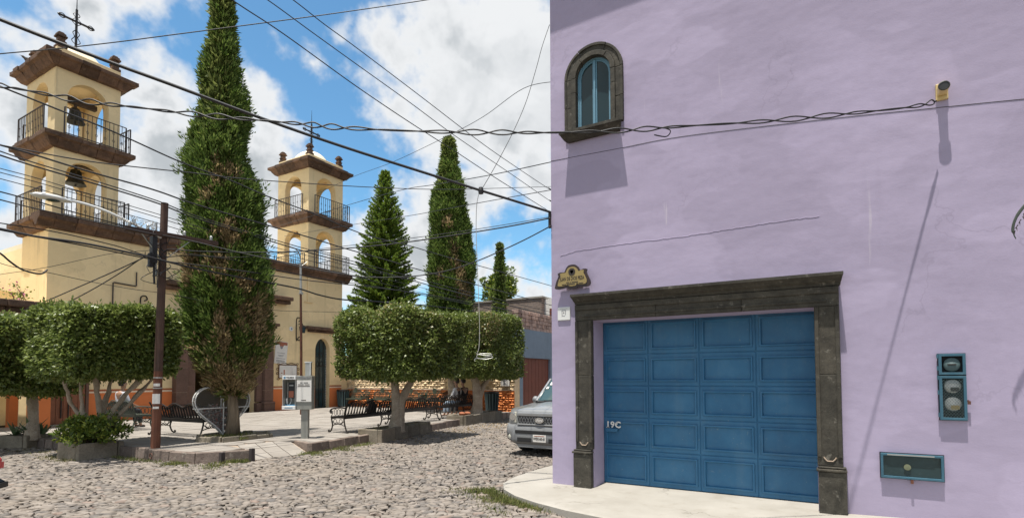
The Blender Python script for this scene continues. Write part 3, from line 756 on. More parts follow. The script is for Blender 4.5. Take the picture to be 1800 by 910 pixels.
# arched window
aw = thing('arched_window', (WIN_C, HY, 5.25), 'arched blue window in a dark stone frame above the garage', 'window')
def archband(o0, o1, i0, i1, zb, spo, spi, y0, y1, name, mat, par, cuts=None):
    """arched frame, optionally cut into separate stones (jamb heights and arch angles)"""
    A = arch(o0, o1, zb, spo, 20); B = arch(i0, i1, zb, spi, 20)
    if not cuts:
        oc = [(o1, zb)]+A[2:]+[(o0, zb)]; ic = [(i1, zb)]+B[2:]+[(i0, zb)]
        b = MB(); b.sheet(oc+ic[::-1], [], fy(0), y0, y1); return b.build(name, mat, par, bev=.008)
    hs, ang = cuts; g = .0018; co = (o0+o1)/2
    for (u0, u1) in ((o0, i0), (i1, o1)):
        for z0, z1 in zip(hs[:-1], hs[1:]):
            b = MB(); b.box(u0, u1, y0+random.uniform(-.003,.003), y1, z0+g, z1-g); b.build(name, mat, par, bev=.007)
    for a0, a1 in zip(ang[:-1], ang[1:]):
        ts = [R(a0)+.006+(R(a1-a0)-.012)*i/8 for i in range(9)]; ro, ri = (o1-o0)/2, (i1-i0)/2
        pts = [(co+ro*math.cos(t_), spo+ro*math.sin(t_)) for t_ in ts]+[(co+ri*math.cos(t_), spi+ri*math.sin(t_)) for t_ in ts[::-1]]
        b = MB(); b.sheet(pts, [], fy(0), y0+random.uniform(-.003,.003), y1); b.build(name, mat, par, bev=.007)
CUT = ([5.262,5.64,6.07],[0,62,121,180]); CUT2 = ([5.262,5.85,6.07],[0,50,130,180])
archband(-3.372,-2.502,-3.28,-2.594,5.26,6.07,6.07,HY-.03,HY+.02,'stone_band',M['darkstone'],aw,CUT)
archband(-3.279,-2.595,-3.206,-2.665,5.262,6.07,6.07,HY-.052,HY+.15,'stone_band',M['darkstone'],aw,CUT2)
archband(-3.395,-2.479,-3.355,-2.519,5.262,6.07,6.07,HY-.048,HY+.02,'stone_band',M['darkstone'],aw,CUT)
m = MB(); V = []
for i, (yo, z) in enumerate([(.06,5.125),(.10,5.145),(.165,5.20),(.185,5.205),(.185,5.245),(.0,5.262)]):
    V += [(-3.335-yo*.5, HY-yo, z), (-2.545+yo*.5, HY-yo, z)]
V += [(-3.335,HY+.02,5.125),(-2.545,HY+.02,5.125),(-3.42,HY+.1,5.26),(-2.46,HY+.1,5.26)]
F = [(2*i,2*i+1,2*i+3,2*i+2) for i in range(5)]+[(10,11,15,14),(12,13,1,0),(0,2,4,6,8,10,14,12),(1,3,5,7,9,11,15,13)]
m.add(V, F); m.build('sill', M['darkstone'], aw)
WY = HY+.03
archband(-3.206,-2.665,-3.18,-2.691,5.263,6.07,6.07,WY,WY+.05,'window_frame',M['blue_frame'],aw)
for a, b in ((-3.18,-2.944),(-2.927,-2.691)):
    P = []
    cx_, rr_ = -2.9355, .2445
    A = []
    for i in range(13):
        x = a+(b-a)*i/12; A.append((x, 6.07+math.sqrt(max(0, rr_**2-(x-cx_)**2))-.002))
    outer = [(a,5.268),(b,5.268)]+A[::-1]; w = .026
    inn = [(a+w,5.268+w),(b-w,5.268+w)]+[(a+w+(b-a-2*w)*i/12, 6.07+math.sqrt(max(0, (rr_-w)**2-(a+w+(b-a-2*w)*i/12-cx_)**2))-.002) for i in range(12, -1, -1)]
    q = MB(); q.sheet(outer, [inn[::-1]], fy(WY+.012), 0, .03); ca = q.build('casement', M['blue_frame'], aw)
    q = MB(); q.sheet(inn, [], fy(WY+.024), 0, .006); q.build('pane', M['glass'], ca)
m = MB(); m.box(-2.950,-2.921,WY-.012,WY+.03,5.27,6.305); m.build('meeting_stile', M['blue_frame'], aw, bev=.004)
m = MB(); m.box(-3.3,-2.55,HY+.41,HY+1.0,5.1,6.6); m.build('dark_room', M['dark_in'], aw)
# street plaque
pq = thing('street_plaque', (-3.27, HY, 3.05), 'brass coloured scroll shaped street plaque with dark rim reading JUAN DE DIOS PEZA', 'plaque')
oc = [(-.275,-.085),(-.28,-.14),(-.20,-.15),(-.09,-.135),(-.04,-.16),(.06,-.16),(.10,-.135),(.20,-.145),(.272,-.13),(.285,-.07),(.25,.01),(.225,.07),(.235,.11),(.18,.12),(.13,.105),(.10,.15),(.055,.19),(.0,.20),(-.06,.19),(-.10,.15),(-.125,.10),(-.18,.10),(-.235,.085),(-.225,.04),(-.255,-.02)]
oc = oc[::-1]
sp = [tuple(v) for v in spline([(x, z, 0) for x, z in oc]+[(oc[0][0], oc[0][1], 0)], 3)][:-1]
rim = [(-3.27+p[0], 3.062+p[1]) for p in sp]; face = [(-3.27+p[0]*.82, 3.065+p[1]*.79+.004) for p in sp]
PY0 = HY-.085
m = MB(); m.sheet(rim, [], fy(PY0), 0, .03); m.build('rim', M['plaque_dark'], pq, bev=.006)
m = MB(); m.box(-3.4,-3.36,PY0+.028,HY+.01,3.0,3.04); m.box(-3.17,-3.13,PY0+.028,HY+.01,3.0,3.04); m.build('bracket', M['plaque_dark'], pq)
m = MB(); m.sheet(face, [], fy(PY0-.010), 0, .0095); m.build('face', M['plate'], pq, bev=.003)
me = text_mesh('JUAN DE DIOS PEZA', .058, .0008); me.transform(Matrix.Translation((-3.27, PY0-.0105, 3.052))@Matrix.Rotation(R(90), 4, 'X')@Matrix.Scale(1.28, 4, (0,1,0))@Matrix.Scale(.74, 4, (1,0,0))); put(me, 'lettering', M['ink'], pq)
m = MB()
for x0, x1, z in ((-3.36,-3.31,2.998),(-3.30,-3.285,2.998),(-3.275,-3.17,2.998),(-3.43,-3.36,2.972),(-3.35,-3.22,2.972),(-3.20,-3.17,2.972),(-3.16,-3.09,2.972)): m.box(x0,x1,PY0-.0125,PY0-.0085,z-.006,z+.006)
m.build('small_lettering', M['ink'], pq)
m = MB(); m.lathe([(.047,-.004),(.055,-.004),(.055,0),(.047,0)], (-3.27,PY0-.0095,3.15), 24, ax='y'); 
m.sheet([(-3.295,3.175),(-3.295,3.145),(-3.27,3.118),(-3.245,3.145),(-3.245,3.175)], [], fy(PY0-.0135), 0, .004); m.build('crest', M['ink'], pq)
sg = thing('small_sign', (-3.44, HY, 2.55), 'small white square wall sign with a grey emblem left of the garage', 'sign')
m = MB(); m.box(-3.545,-3.337,HY-.02,HY+.01,2.448,2.65); m.build('panel', M['white_paint'], sg, bev=.01)
m = MB(); y_ = HY-.0215
m.box(-3.472,-3.462,y_,y_+.003,2.51,2.60); m.box(-3.415,-3.405,y_,y_+.003,2.53,2.60); m.box(-3.472,-3.405,y_+.0005,y_+.003,2.592,2.602); m.box(-3.46,-3.42,y_,y_+.003,2.51,2.52); m.box(-3.45,-3.43,y_,y_+.003,2.55,2.575); m.box(-3.50,-3.38,y_,y_+.003,2.622,2.627)
m.build('emblem', M['ink_grey'], sg)
# alarm lamp
al = thing('alarm_lamp', (1.11, HY, 4.66), 'yellowed square alarm lamp fixed high on the purple wall', 'alarm lamp')
m = MB(); m.box(1.056,1.164,HY-.03,HY+.01,4.605,4.785); m.build('back_plate', M['yellow_lamp'], al, bev=.006)
m = MB(); m.frust(1.066,1.154,-.044,.044,0,.09,.008); me = m.mesh('housing'); me.transform(Matrix.Translation((0,HY-.032,4.69))@Matrix.Rotation(R(90), 4, 'X')); put(me, 'housing', M['yellow_lamp'], al, bev=.008)
m = MB(); m.lathe([(.052,0),(.055,-.03),(.044,-.035),(.040,-.008),(.02,-.012),(.018,-.03),(.0,-.032)], (1.11,HY-.12,4.70), 20, ax='y'); m.build('sounder', M['yellow_lamp'], al, smooth=True)
m = MB(); m.lathe([(.050,-.0315),(.053,-.0365),(.043,-.040),(.040,-.036)], (1.11,HY-.12,4.70), 20, ax='y'); m.build('black_ring', M['black_plastic'], al)
# meter cupboard
mc = thing('meter_cabinet', (1.11, HY, 1.13), 'tall blue framed meter cabinet with three electricity meters behind mesh', 'meter cabinet')
X0, X1, Z0, Z1, ZM = 1.0, 1.228, 1.13, 1.835, 1.605
m = MB(); m.box(X0-.006,X1+.006,HY-.012,HY+.002,Z0-.006,Z1+.006); m.build('recess', M['dark_in'], mc)
def frame(name, x0, x1, z0, z1, w, y0, y1, mat, par):
    b = MB(); b.sheet([(x0,z0),(x1,z0),(x1,z1),(x0,z1)], [[(x0+w,z0+w),(x0+w,z1-w),(x1-w,z1-w),(x1-w,z0+w)]], fy(0), y0, y1); return b.build(name, mat, par, bev=.003)
frame('frame', X0, X1, ZM+.006, Z1, .026, HY-.05, HY-.012, M['meter_frame'], mc)
frame('frame', X0, X1, Z0, ZM-.006, .026, HY-.05, HY-.012, M['meter_frame'], mc)
m = MB()
for z in (1.16,1.40,1.56,1.66,1.79): m.box(X0-.014,X0-.001,HY-.045,HY-.015,z,z+.045)
m.build('hinges', M['meter_frame'], mc)
m = MB(); m.box(X1+.001,X1+.018,HY-.045,HY-.03,1.33,1.345); m.box(X1+.006,X1+.03,HY-.048,HY-.025,1.30,1.335); m.build('padlock', M['rust'], mc)
for z, mt in ((1.72,'mesh_metal'),(1.49,'bronze'),(1.30,'bronze')):
    b = MB(); b.lathe([(.072,0),(.074,-.012),(.066,-.020),(.0,-.024)], (1.114,HY-.014,z), 24, ax='y'); q = b.build('meter', M['zinc'] if z < 1.7 else M['mesh_metal'], mc, smooth=True)
    b = MB(); b.box(1.095,1.165,HY-.043,HY-.036,z-.055,z-.012) if z < 1.7 else b.box(1.075,1.15,HY-.043,HY-.036,z-.005,z+.008); b.build('dial', M['plate'] if z < 1.4 else M['ink'], q)
m = MB()
zc = ZM-.035; px_ = .026
def hexmesh(x0, x1, z0, z1, s, y, r):
    row = 0; z = z0
    while z < z1:
        x = x0+(s/2 if row % 2 else 0)
        pts = []
        k = 0
        while x+k*s/2 <= x1: pts.append((x+k*s/2, y, min(z1, z+(s*.32 if k % 2 else 0)))); k += 1
        if len(pts) > 1: m.tube(pts, r, 3, cap=False)
        for j in range(0, len(pts), 2): m.bar((pts[j][0], y, max(z0, z-s*.3)), pts[j], r*2, r*2)
        z += s*.62; row += 1
hexmesh(X0+.026, X1-.026, Z0+.026, ZM-.032, .026, HY-.046, .0016); m.build('wire_mesh', M['mesh_metal'], mc)
m = MB(); m.box(X0+.024,X1-.024,HY-.03,HY-.0285,ZM+.03,Z1-.024) ; 
# gas box
gb = thing('valve_box', (.735, HY, .46), 'low wide blue framed valve box with dusty dark window near the pavement', 'utility box')
X0, X1, Z0, Z1 = .458, 1.018, .470, .742
m = MB(); m.box(X0-.008,X1+.008,HY-.01,HY+.002,Z0-.008,Z1+.008); m.build('recess', M['dark_in'], gb)
frame('frame', X0, X1, Z0, Z1, .024, HY-.045, HY-.010, M['meter_frame'], gb)
m = MB(); m.box(X0+.02,X1-.02,HY-.022,HY-.016,Z0+.02,Z1-.02); m.build('pane', M['teal_glass'], gb)
m = MB(); m.lathe([(.0,0),(.031,-.002),(.033,-.018),(.0,-.02)], (.70,HY-.018,.60), 18, ax='y'); m.build('meter_face', M['olive'], gb)
m = MB(); m.box(X0+.06,X1-.08,HY-.05,HY-.0455,Z1-.018,Z1-.006); m.build('hinge_strip', M['zinc'], gb)
m = MB(); m.box(.725,.75,HY-.052,HY-.02,.425,.462); m.tube([(.73,HY-.04,.462),(.7375,HY-.04,.482),(.745,HY-.04,.462)], .004, 5); m.build('padlock', M['rust'], gb)
# dry arching leaf hanging in from the right
lf = thing('hanging_plant', (2.2, HY, 3.4), 'dry curled leaf arching down in front of the purple wall at the right edge', 'plant')
m = MB(); m.tube(spline([(2.05,HY,3.42),(1.9,7.2,3.46),(1.74,7.08,3.34),(1.615,7.05,3.18),(1.572,7.05,3.04),(1.592,7.05,2.94)], 5), [.006]*6+[.014]*10+[.012]*6+[.005]*4, 6); m.build('leaf', M['iron_green'], lf)
m = MB()
for i in range(14):
    t = i/13; c = Vector((1.74-.16*t, 7.07, 3.34-.34*t)); m.tube([c, c+Vector((random.uniform(-.03,.03), random.uniform(-.02,.02), -.04))], [.005, .001], 4)
m.build('leaflets', M['bark'], lf)
# ---------------------------------------------------------------- church
FX = -22.0
N0, N1 = 7.45, 19.84
church = thing('church', (FX, 13.6, ZP), 'cream and orange church with two open bell towers behind the plaza', 'church')
dz0 = ZP-.1
# facade wall with the portal and the arched side door
portal = [(12.22, dz0), (14.90, dz0)]+[(13.56+1.34*math.cos(math.pi*i/16), 3.2+.9*math.sin(math.pi*i/16)) for i in range(17)]
def sidearch(k=0): return arch(18.16-k, 19.06+k, dz0, 2.95, 14, .62)
m = MB(); m.sheet([(N0,dz0-.1),(N1,dz0-.1),(N1,6.52),(N0,6.52)], [portal[::-1], sidearch()[::-1]], fx(FX), 0, -.35); facade = m.build('facade_wall', M['cream'], church)
def slab(segs, z0, z1, d, name, mat):
    for a, c in segs:
        b = MB(); b.box(FX, FX+d, a, c, z0, z1); b.build(name, mat, facade)
gaps = [(N0, 11.42), (15.64, 18.158), (19.062, N1)]
slab(gaps, ZP-.1, 1.09, .006, 'orange_dado', M['orange']); slab(gaps, 1.092, 1.15, .005, 'pale_stripe', M['line_white']); slab(gaps, 1.152, 1.22, .004, 'brown_stripe', M['line_red'])
# orange reveal band inside the side door and its ironwork on dark glass
m = MB(); m.sheet(sidearch(-.002), [], fx(FX-.30), 0, -.02); m.build('door_backing', M['dark_in'], church)
sd = MB(); sd.sheet(sidearch(-.004), [], fx(FX-.26), 0, .012); sdo = sd.build('side_door', M['teal_glass'], church)
m = MB()
for u in (18.2,18.37,18.61,18.85,19.02): m.bar((FX-.235,u,ZP), (FX-.235,u,3.0 if u in (18.2,19.02) else 3.4), .025, .02)
for z in (.9,2.2): m.bar((FX-.235,18.17,z),(FX-.235,19.05,z),.02,.03)
for z in (2.3,2.75):
    for u in (18.49,18.73): m.tube([(FX-.235,u+.09*math.cos(a*.7),z+.13*math.sin(a*.7)) for a in range(10)], .012, 4)
m.build('ironwork', M['iron'], sdo)
m = MB()
for i in range(34): z = .2+i*.085; m.box(FX-.236,FX-.214,19.0,19.03,z,z+.04)
m.build('light_string', M['white_paint'], sdo)
# block portal: two pairs of brown stone pilasters, entablature with big overhanging cornice
por = MB(); por.box(FX-.34,FX-.02,12.23,12.25,dz0,.2); porto = thing('stone_portal', (FX, 13.56, ZP), 'brown stone church portal with pilasters and wide cornice behind the tall cypress', 'portal')
def stones_col(n0, n1, d, zs, par, mat=M['pilaster']):
    for a, b in zip(zs[:-1], zs[1:]):
        q = MB(); e = random.uniform(-.006,.006); q.box(FX-.02, FX+d+e, n0, n1, a+.006, b-.006); q.build('pilaster_stone', mat, par, bev=.012)
    q = MB(); q.box(FX-.03, FX+d-.012, n0+.008, n1-.008, zs[0], zs[-1]); q.build('joint_mortar', M['mortar'], par)
for (o0, o1, i0, i1) in ((11.42,11.86,11.87,12.22),(15.20,15.64,14.90,15.19)):
    stones_col(o0, o1, .30, [.55,1.05,2.0,2.95,3.75], porto); stones_col(i0, i1, .16, [.55,1.3,2.25,3.15,3.75], porto)
    a, b = min(o0,i0), max(o1,i1)
    q = MB(); q.box(FX-.02,FX+.38,o0-.06,o1+.04,ZP-.05,.46); q.frust(FX-.02,FX+.40,o0-.08,o1+.05,.463,.545,.03); q.build('pedestal', M['pilaster'], porto, bev=.012)
    q = MB(); q.box(FX-.02,FX+.20,i0-.005,i1+.005,ZP-.05,.50); q.build('pedestal', M['pilaster'], porto, bev=.012)
    q = MB(); q.box(FX-.02,FX+.33,o0-.04,o1+.04,3.755,3.83); q.box(FX-.02,FX+.39,o0-.10,o1+.10,3.835,3.93); q.box(FX-.02,FX+.45,o0-.20,o1+.20,3.935,4.06); q.build('capital', M['cantera'], porto, bev=.02)
# arch ring over the door
for i in range(9):
    a0, a1 = math.pi*i/9, math.pi*(i+1)/9
    def ap(a, k): return (13.56+(1.34+k)*math.cos(a), 3.2+(.9+k)*math.sin(a))
    pts = [ap(a0+.006,.0),ap(a0+.006,.34),ap((a0+a1)/2,.34),ap(a1-.006,.34),ap(a1-.006,0),ap((a0+a1)/2,0)]
    q = MB(); q.sheet(pts, [], fx(FX-.01), 0, .13); q.build('arch_stone', M['pilaster'], porto, bev=.01)
k = 10.98
while k < 16.5:
    l = min(random.uniform(.45,.7), 16.52-k); d = random.uniform(-.02,.02)
    q = MB(); q.box(FX-.02,FX+.30+d,k+.004,k+l-.004,5.02,5.16); q.frust(FX-.02,FX+.50+d,k+.004,k+l-.004,5.165,5.34,-.04 if False else 0); q.build('cornice_stone', M['cantera'], porto, bev=.03); k += l
m = MB(); m.box(FX-.35,FX-1.2,12.0,15.1,-.1,.0); 
# dark nave behind the portal: walls and roof of the church body
body = MB()
body.box(-36,-24.4,7.9,8.25,-.1,6.4); body.box(-36,-24.4,19.2,19.55,-.1,6.4); body.box(-36,-35.65,8.25,19.2,-.1,6.4); body.build('nave_wall', M['cream'], church)
m = MB(); m.box(-36,-22.36,7.95,19.5,6.42,6.6); m.build('nave_roof', M['dome'], church)
m = MB(); m.box(-24.38,-22.36,9.44,17.66,6.1,6.4); m.box(-22.9,-22.36,9.46,9.6,-.1,6.0); m.build('gallery', M['dark_in'], church)
# lintel over the side door
k = 17.52
while k < 19.6:
    l = min(random.uniform(.35,.6), 19.62-k); d = random.uniform(-.02,.02)
    q = MB(); i_ = 0; q.box(FX-.01,FX+.10+d,k+.16 if k < 17.6 else k+.003,k+l-.003,3.84,3.96); q.box(FX-.01,FX+.22+d,k+.003,k+l-.003,3.965,4.12); q.build('lintel_stone', M['cantera'], church, bev=.02); k += l
# bell towers
TZ = [6.98, 9.70, 12.02]        # cornice tops and body top
def block_cornice(par, e0, e1, n0, n1, ztop, over, thick, faces):
    """ring of chipped cornice blocks round the tower body; each block a stone of its own"""
    def run(p, q, nx, ny, ext0, ext1):
        p = Vector(p); q = Vector(q); d = (q-p); L = d.length; d.normalize(); k = -ext0
        while k < L+ext1-.01:
            l = min(random.uniform(.34,.62), L+ext1-k)
            if L+ext1-k-l < .2: l = L+ext1-k
            o = over+random.uniform(-.03,.025); zt = ztop+random.uniform(-.02,.015)
            first, last = k <= -ext0+.001, k+l >= L+ext1-.001
            a = p+d*(k+.004); b = p+d*(k+l-.004)
            def v(base, t, z, inset0, inset1):
                w = base+Vector((nx*t, ny*t)); return (w.x, w.y, z)
            prof = [(-.0,ztop-thick),(over*.34,ztop-thick*.93),(o*.62,ztop-thick*.6),(o*.72,ztop-thick*.42),(o,ztop-thick*.34),(o,zt),(-.05,zt)]
            V = []
            for (t, z) in prof:
                # mitre: the corner blocks shrink back as the profile steps in
                sa = d*((over-t) if first and ext0 > 0 else 0); sb = d*((over-t) if last and ext1 > 0 else 0)
                V.append(v(a+sa, t, z, 0, 0)); V.append(v(b-sb, t, z, 0, 0))
            n = len(prof); F = [(2*i,2*i+1,2*i+3,2*i+2) for i in range(n-1)]+[(2*n-2,2*n-1,1,0),tuple(2*i for i in range(n)),tuple(2*i+1 for i in range(n-1,-1,-1))]
            mm = MB(); mm.add([(x+random.uniform(-.006,.006), y+random.uniform(-.006,.006), z+random.uniform(-.008,.008)) for x, y, z in V], F)
            mm.build('cornice_stone', M['cantera'], par, bev=.012); k += l
    O = over
    if 'e' in faces: run((e1,n0),(e1,n1),1,0,O,O)
    if 's' in faces: run((e0,n0),(e1,n0),0,-1,O,O-.002)
    if 'n' in faces: run((e0,n1),(e1,n1),0,1,O,O-.002)
    if 'w' in faces: run((e0,n0),(e0,n1),-1,0,O-.002,O-.002)
def railing(par, p, q, z0, h, parts=1):
    """wrought iron balcony rail between two points, scroll ornaments on every other bar"""
    p = Vector((*p, 0)); q = Vector((*q, 0)); L = (q-p).length; n = max(3, int(L/.125)); b = MB(); d = (q-p)/L
    for z in (z0+.06, z0+h): b.bar((*p.xy, z), (*q.xy, z), .035, .022)
    for i in range(n+1):
        c = p.lerp(q, i/n); t = .034 if i in (0, n) else .015
        b.bar((c.x, c.y, z0-.01), (c.x, c.y, z0+h), t, t)
        if i % 2 and i < n:
            for zc in (.32, .62):
                b.tube([(c.x+d.x*.035*math.cos(a), c.y+d.y*.035*math.cos(a), z0+h*zc+.045*math.sin(a)) for a in [x*.9 for x in range(8)]], .007, 4)
    return b.build('railing', M['rail'], par)
def finial(par, x, y, z):
    b = MB()
    for (w, a, c) in ((.30,0,.10),(.22,.10,.20),(.27,.20,.25),(.20,.25,.38),(.30,.38,.45),(.24,.45,.52),(.16,.52,.57)):
        b.box(x-w/2, x+w/2, y-w/2, y+w/2, z+a+.001, z+c)
    return b.build('finial', M['cantera'], par, bev=.02)
def tower(n0, n1, o0, o1, right):
    e1, e0 = FX, -24.36
    T = MB(); w = .30; base = MB()
    # lower shaft
    if right: T.box(e0, e1-.352, n0, n1, 3, 6.55)
    else: T.box(e0, e1-.352, n0, n1-.2, -.1, 6.55)
    tw = T.build('bell_tower', M['cream'], church)
    for lev in (0, 1):
        zb = TZ[lev]+.0; zt = TZ[lev+1]-(.42 if lev == 0 else 0)
        b = MB(); sp = zb+1.42; cE = (o0+o1)/2
        zf = zb-.02
        oE = arch(o0, o1, zf, sp, 14)
        def pier_poly(u0, u1, a0, a1):
            A = arch(a0, a1, zf, sp, 14)     # lower-left, lower-right, then arc right->left
            return [(u0, zf), (A[0][0], zf)]+A[2:][::-1]+[(A[1][0], zf), (u1, zf), (u1, zt), (u0, zt)]
        b.sheet(pier_poly(n0, n1, o0, o1), [], fx(e1), 0, -w)
        b.sheet(pier_poly(n0, n1, o0, o1), [], fx(e0+w), 0, -w)
        a0, a1 = (e0+e1)/2-.62, (e0+e1)/2+.62
        b.sheet(pier_poly(e0+w, e1-w, a0, a1), [], fy(n0), 0, w); b.sheet(pier_poly(e0+w, e1-w, a0, a1), [], fy(n1-w), 0, w)
        b.build('tower_wall', M['cream'], tw)
        # floor and belt cornice
        q = MB(); q.box(e0+.01, e1-.01, n0+.01, n1-.01, zb-.40, zb-.03); q.build('belfry_floor', M['cream'], tw)
        if lev == 0:
            block_cornice(tw, e0, e1, n0, n1, zb, .36, .45, 'snw' if not right else 'nw')
        else: block_cornice(tw, e0, e1, n0, n1, zb, .36, .45, 'esnw')
        zr = zb+.0; o = .24
        railing(tw, (e1+o, n0+.18), (e1+o, n1+.10), zr, .92)
        if not (right and lev == 0): railing(tw, (e0+.1, n0-o), (e1-.15, n0-o), zr, .92)
        else: railing(tw, (e0+.1, n0-.1), (e1-.15, n0-.1), zr, .75)
        railing(tw, (e0+.1, n1+o), (e1+o, n1+o), zr, .92); railing(tw, (e0-o, n0), (e0-o, n1), zr, .92)
    q = MB(); q.box(e0+.01,e1-.01,n0+.01,n1-.01,TZ[2]-.04,TZ[2]+.3); q.build('belfry_floor', M['cream'], tw)
    block_cornice(tw, e0, e1, n0, n1, TZ[2]+.36, .40, .40, 'esnw')
    zc = TZ[2]+.37
    q = MB(); q.sheet([(e0,n0),(e1,n0),(e1,n1),(e0,n1)], [[(e0+.2,n0+.2),(e0+.2,n1-.2),(e1-.2,n1-.2),(e1-.2,n0+.2)]], lambda u, v, d: (u, v, d), zc-.2, zc+.30); q.build('parapet', M['cream'], tw, bev=.02)
    for x in (e0+.15, e1-.15):
        for y in (n0+.15, n1-.15): finial(tw, x, y, zc+.30)
    cx, cy = (e0+e1)/2, (n0+n1)/2
    q = MB(); rd = .92; q.lathe([(rd*math.cos(a), zc+.08+rd*.98*math.sin(a)) for a in [math.pi/2*i/10 for i in range(11)]], (cx, cy, 0), 28); q.build('dome', M['dome'], tw, smooth=True)
    # wrought iron cross
    z0 = zc+1.0; h = 1.5; q = MB()
    q.bar((cx,cy,z0-.05),(cx,cy,z0+h),.06,.06); q.bar((cx,cy-.52,z0+h*.70),(cx,cy+.52,z0+h*.70),.055,.055); q.tube([(cx,cy,z0+h),(cx,cy,z0+h+.7)],[.018,.006],5)
    for s in (-1, 1):
        q.tube(spline([(cx,cy+s*.30,z0+h*.70),(cx,cy+s*.42,z0+h*.70+.08),(cx,cy+s*.55,z0+h*.70+.0),(cx,cy+s*.42,z0+h*.70-.08),(cx,cy+s*.30,z0+h*.70)],5), .016, 4)
        q.tube(spline([(cx,cy,z0+.2),(cx,cy+s*.13,z0+.32),(cx,cy+s*.05,z0+.48),(cx,cy+s*.10,z0+.62),(cx,cy,z0+.75)],5), .013, 4)
        q.tube(spline([(cx,cy,z0+h-.1),(cx,cy+s*.10,z0+h-.2),(cx,cy+s*.03,z0+h-.3)],5), .012, 4)
        q.tube([(cx,cy+s*.02,z0+h*.70+.14),(cx,cy+s*.14,z0+h*.70+.03)], .012, 4); q.tube([(cx,cy+s*.02,z0+h*.70-.14),(cx,cy+s*.14,z0+h*.70-.03)], .012, 4)
    q.build('iron_cross', M['iron'], tw)
    return tw
tower(7.53, 9.43, 7.86, 9.07, False)
tower(17.67, 19.82, 18.13, 19.35, True)
# main cornice of the facade between and below the towers
tmp = MB()
def facade_cornice():
    k = N0-.36
    while k < N1+.34:
        l = min(random.uniform(.38,.66), N1+.36-k); o = .36+random.uniform(-.03,.03); z = random.uniform(-.02,.02)
        q = MB()
        q.add([(FX,k+.004,6.53),(FX+.12,k+.004,6.56),(FX+o*.62,k+.004,6.72),(FX+o,k+.004,6.80),(FX+o,k+.004,6.98+z),(FX-.4,k+.004,6.985+z),
               (FX,k+l-.004,6.53),(FX+.12,k+l-.004,6.56),(FX+o*.62,k+l-.004,6.72),(FX+o,k+l-.004,6.80),(FX+o,k+l-.004,6.98+z),(FX-.4,k+l-.004,6.985+z)],
              [(0,1,7,6),(1,2,8,7),(2,3,9,8),(3,4,10,9),(4,5,11,10),(5,4,3,2,1,0),(6,7,8,9,10,11),(0,6,11,5)])
        q.build('cornice_stone', M['cantera'], facade, bev=.015); k += l
facade_cornice()
m = MB(); m.box(FX-.34,FX-.01,9.6,17.5,6.5,6.9); m.build('parapet_backing', M['cream'], church)
m = MB(); m.box(FX-.001,FX+.045,17.64,17.72,5.3,6.5); m.box(FX-.001,FX+.05,17.45,17.98,5.28,5.31); m.build('downpipe', M['cream'], church)
m = MB(); m.tube([(FX+.03,9.33,2.0),(FX+.03,9.33,5.0),(FX+.03,9.36,5.02),(FX+.03,10.05,4.98),(FX+.03,10.08,5.0),(FX+.03,10.08,5.5)], .022, 6); m.build('conduit', M['rail'], church)
# bells
def bell(x, y, ztop, r, label):
    t = thing('church_bell', (x, y, ztop), label, 'bell')
    b = MB(); h = r*1.75
    b.lathe([(r*.05,ztop),(r*.42,ztop-.02),(r*.55,ztop-h*.18),(r*.62,ztop-h*.5),(r*.78,ztop-h*.78),(r*1.0,ztop-h*.95),(r*1.02,ztop-h),(r*.9,ztop-h)], (x,y,0), 24); b.build('bell_body', M['bronze'], t, smooth=True)
    b = MB(); b.box(x-.09,x+.09,y-.62,y+.62,ztop+.14,ztop+.30); b.tube([(x,y,ztop+.16),(x,y,ztop-.03)], .05, 8); b.build('headstock', M['bark'], t)
    b = MB(); b.tube([(x,y,ztop-.1),(x,y,ztop-h*1.05)], .02, 6); b.lathe([(.0,ztop-h*1.12),(.05,ztop-h*1.06),(.0,ztop-h)], (x,y,0), 10); b.build('clapper', M['iron'], t)
bell(-22.75, 8.36, 11.10, .29, 'bronze bell hanging in the upper arch of the left church tower')
bell(-22.95, 8.5, 9.0, .31, 'dark bell hanging in the lower arch of the left church tower')
# bird on the tower cornice
bd = thing('bird', (-23.6, 7.28, 12.42), 'small bird perched on the cornice of the left bell tower', 'bird')
m = MB(); m.tube(spline([(-23.6,7.12,12.62),(-23.6,7.2,12.58),(-23.6,7.28,12.55),(-23.6,7.42,12.5),(-23.6,7.62,12.44)],4), [.02,.035,.04,.04,.045,.06,.07,.075,.075,.07,.06,.05,.035,.03,.025,.02,.015], 8); m.tube([(-23.6,7.12,12.62),(-23.6,7.05,12.61)],[.012,.002],5); m.build('plumage', M['bird'], bd, smooth=True)
m = MB(); m.tube([(-23.58,7.3,12.5),(-23.58,7.3,12.38)],.006,4); m.tube([(-23.62,7.3,12.5),(-23.62,7.3,12.38)],.006,4); m.build('leg', M['iron'], bd)
# transept gable and low annex at the far left
tg = thing('transept', (-30, 4.5, ZP), 'pale transept with curved white gable left of the church tower', 'church annex')
pts = [(0.5,ZP),(7.4,ZP),(7.4,5.0)]+[(3.9+3.5*math.cos(a), 5.0+1.25*math.sin(a)) for a in [math.pi*i/18 for i in range(1, 18)]]+[(.5,5.0)]
m = MB(); m.sheet(pts, [], fx(-27.5), 0, -6); m.build('gable_wall', M['white_plaster'], tg)
ed = [(3.9+3.55*math.cos(a), 5.0+1.28*math.sin(a)) for a in [math.pi*i/24 for i in range(25)]]
m = MB(); m.tube([(-27.46,u,v) for u, v in ed], .07, 6); m.build('gable_moulding', M['rail'], tg)
k = .5
while k < 7.38:
    l = min(.6, 7.4-k); q = MB(); q.box(-27.7,-27.3,k+.004,k+l-.004,4.72,4.93); q.build('coping_stone', M['cantera'], tg, bev=.02); k += l
m = MB(); m.box(-27.5,-24.3,6.9,7.38,ZP-.1,4.6); m.build('side_wall', M['cream'], tg)
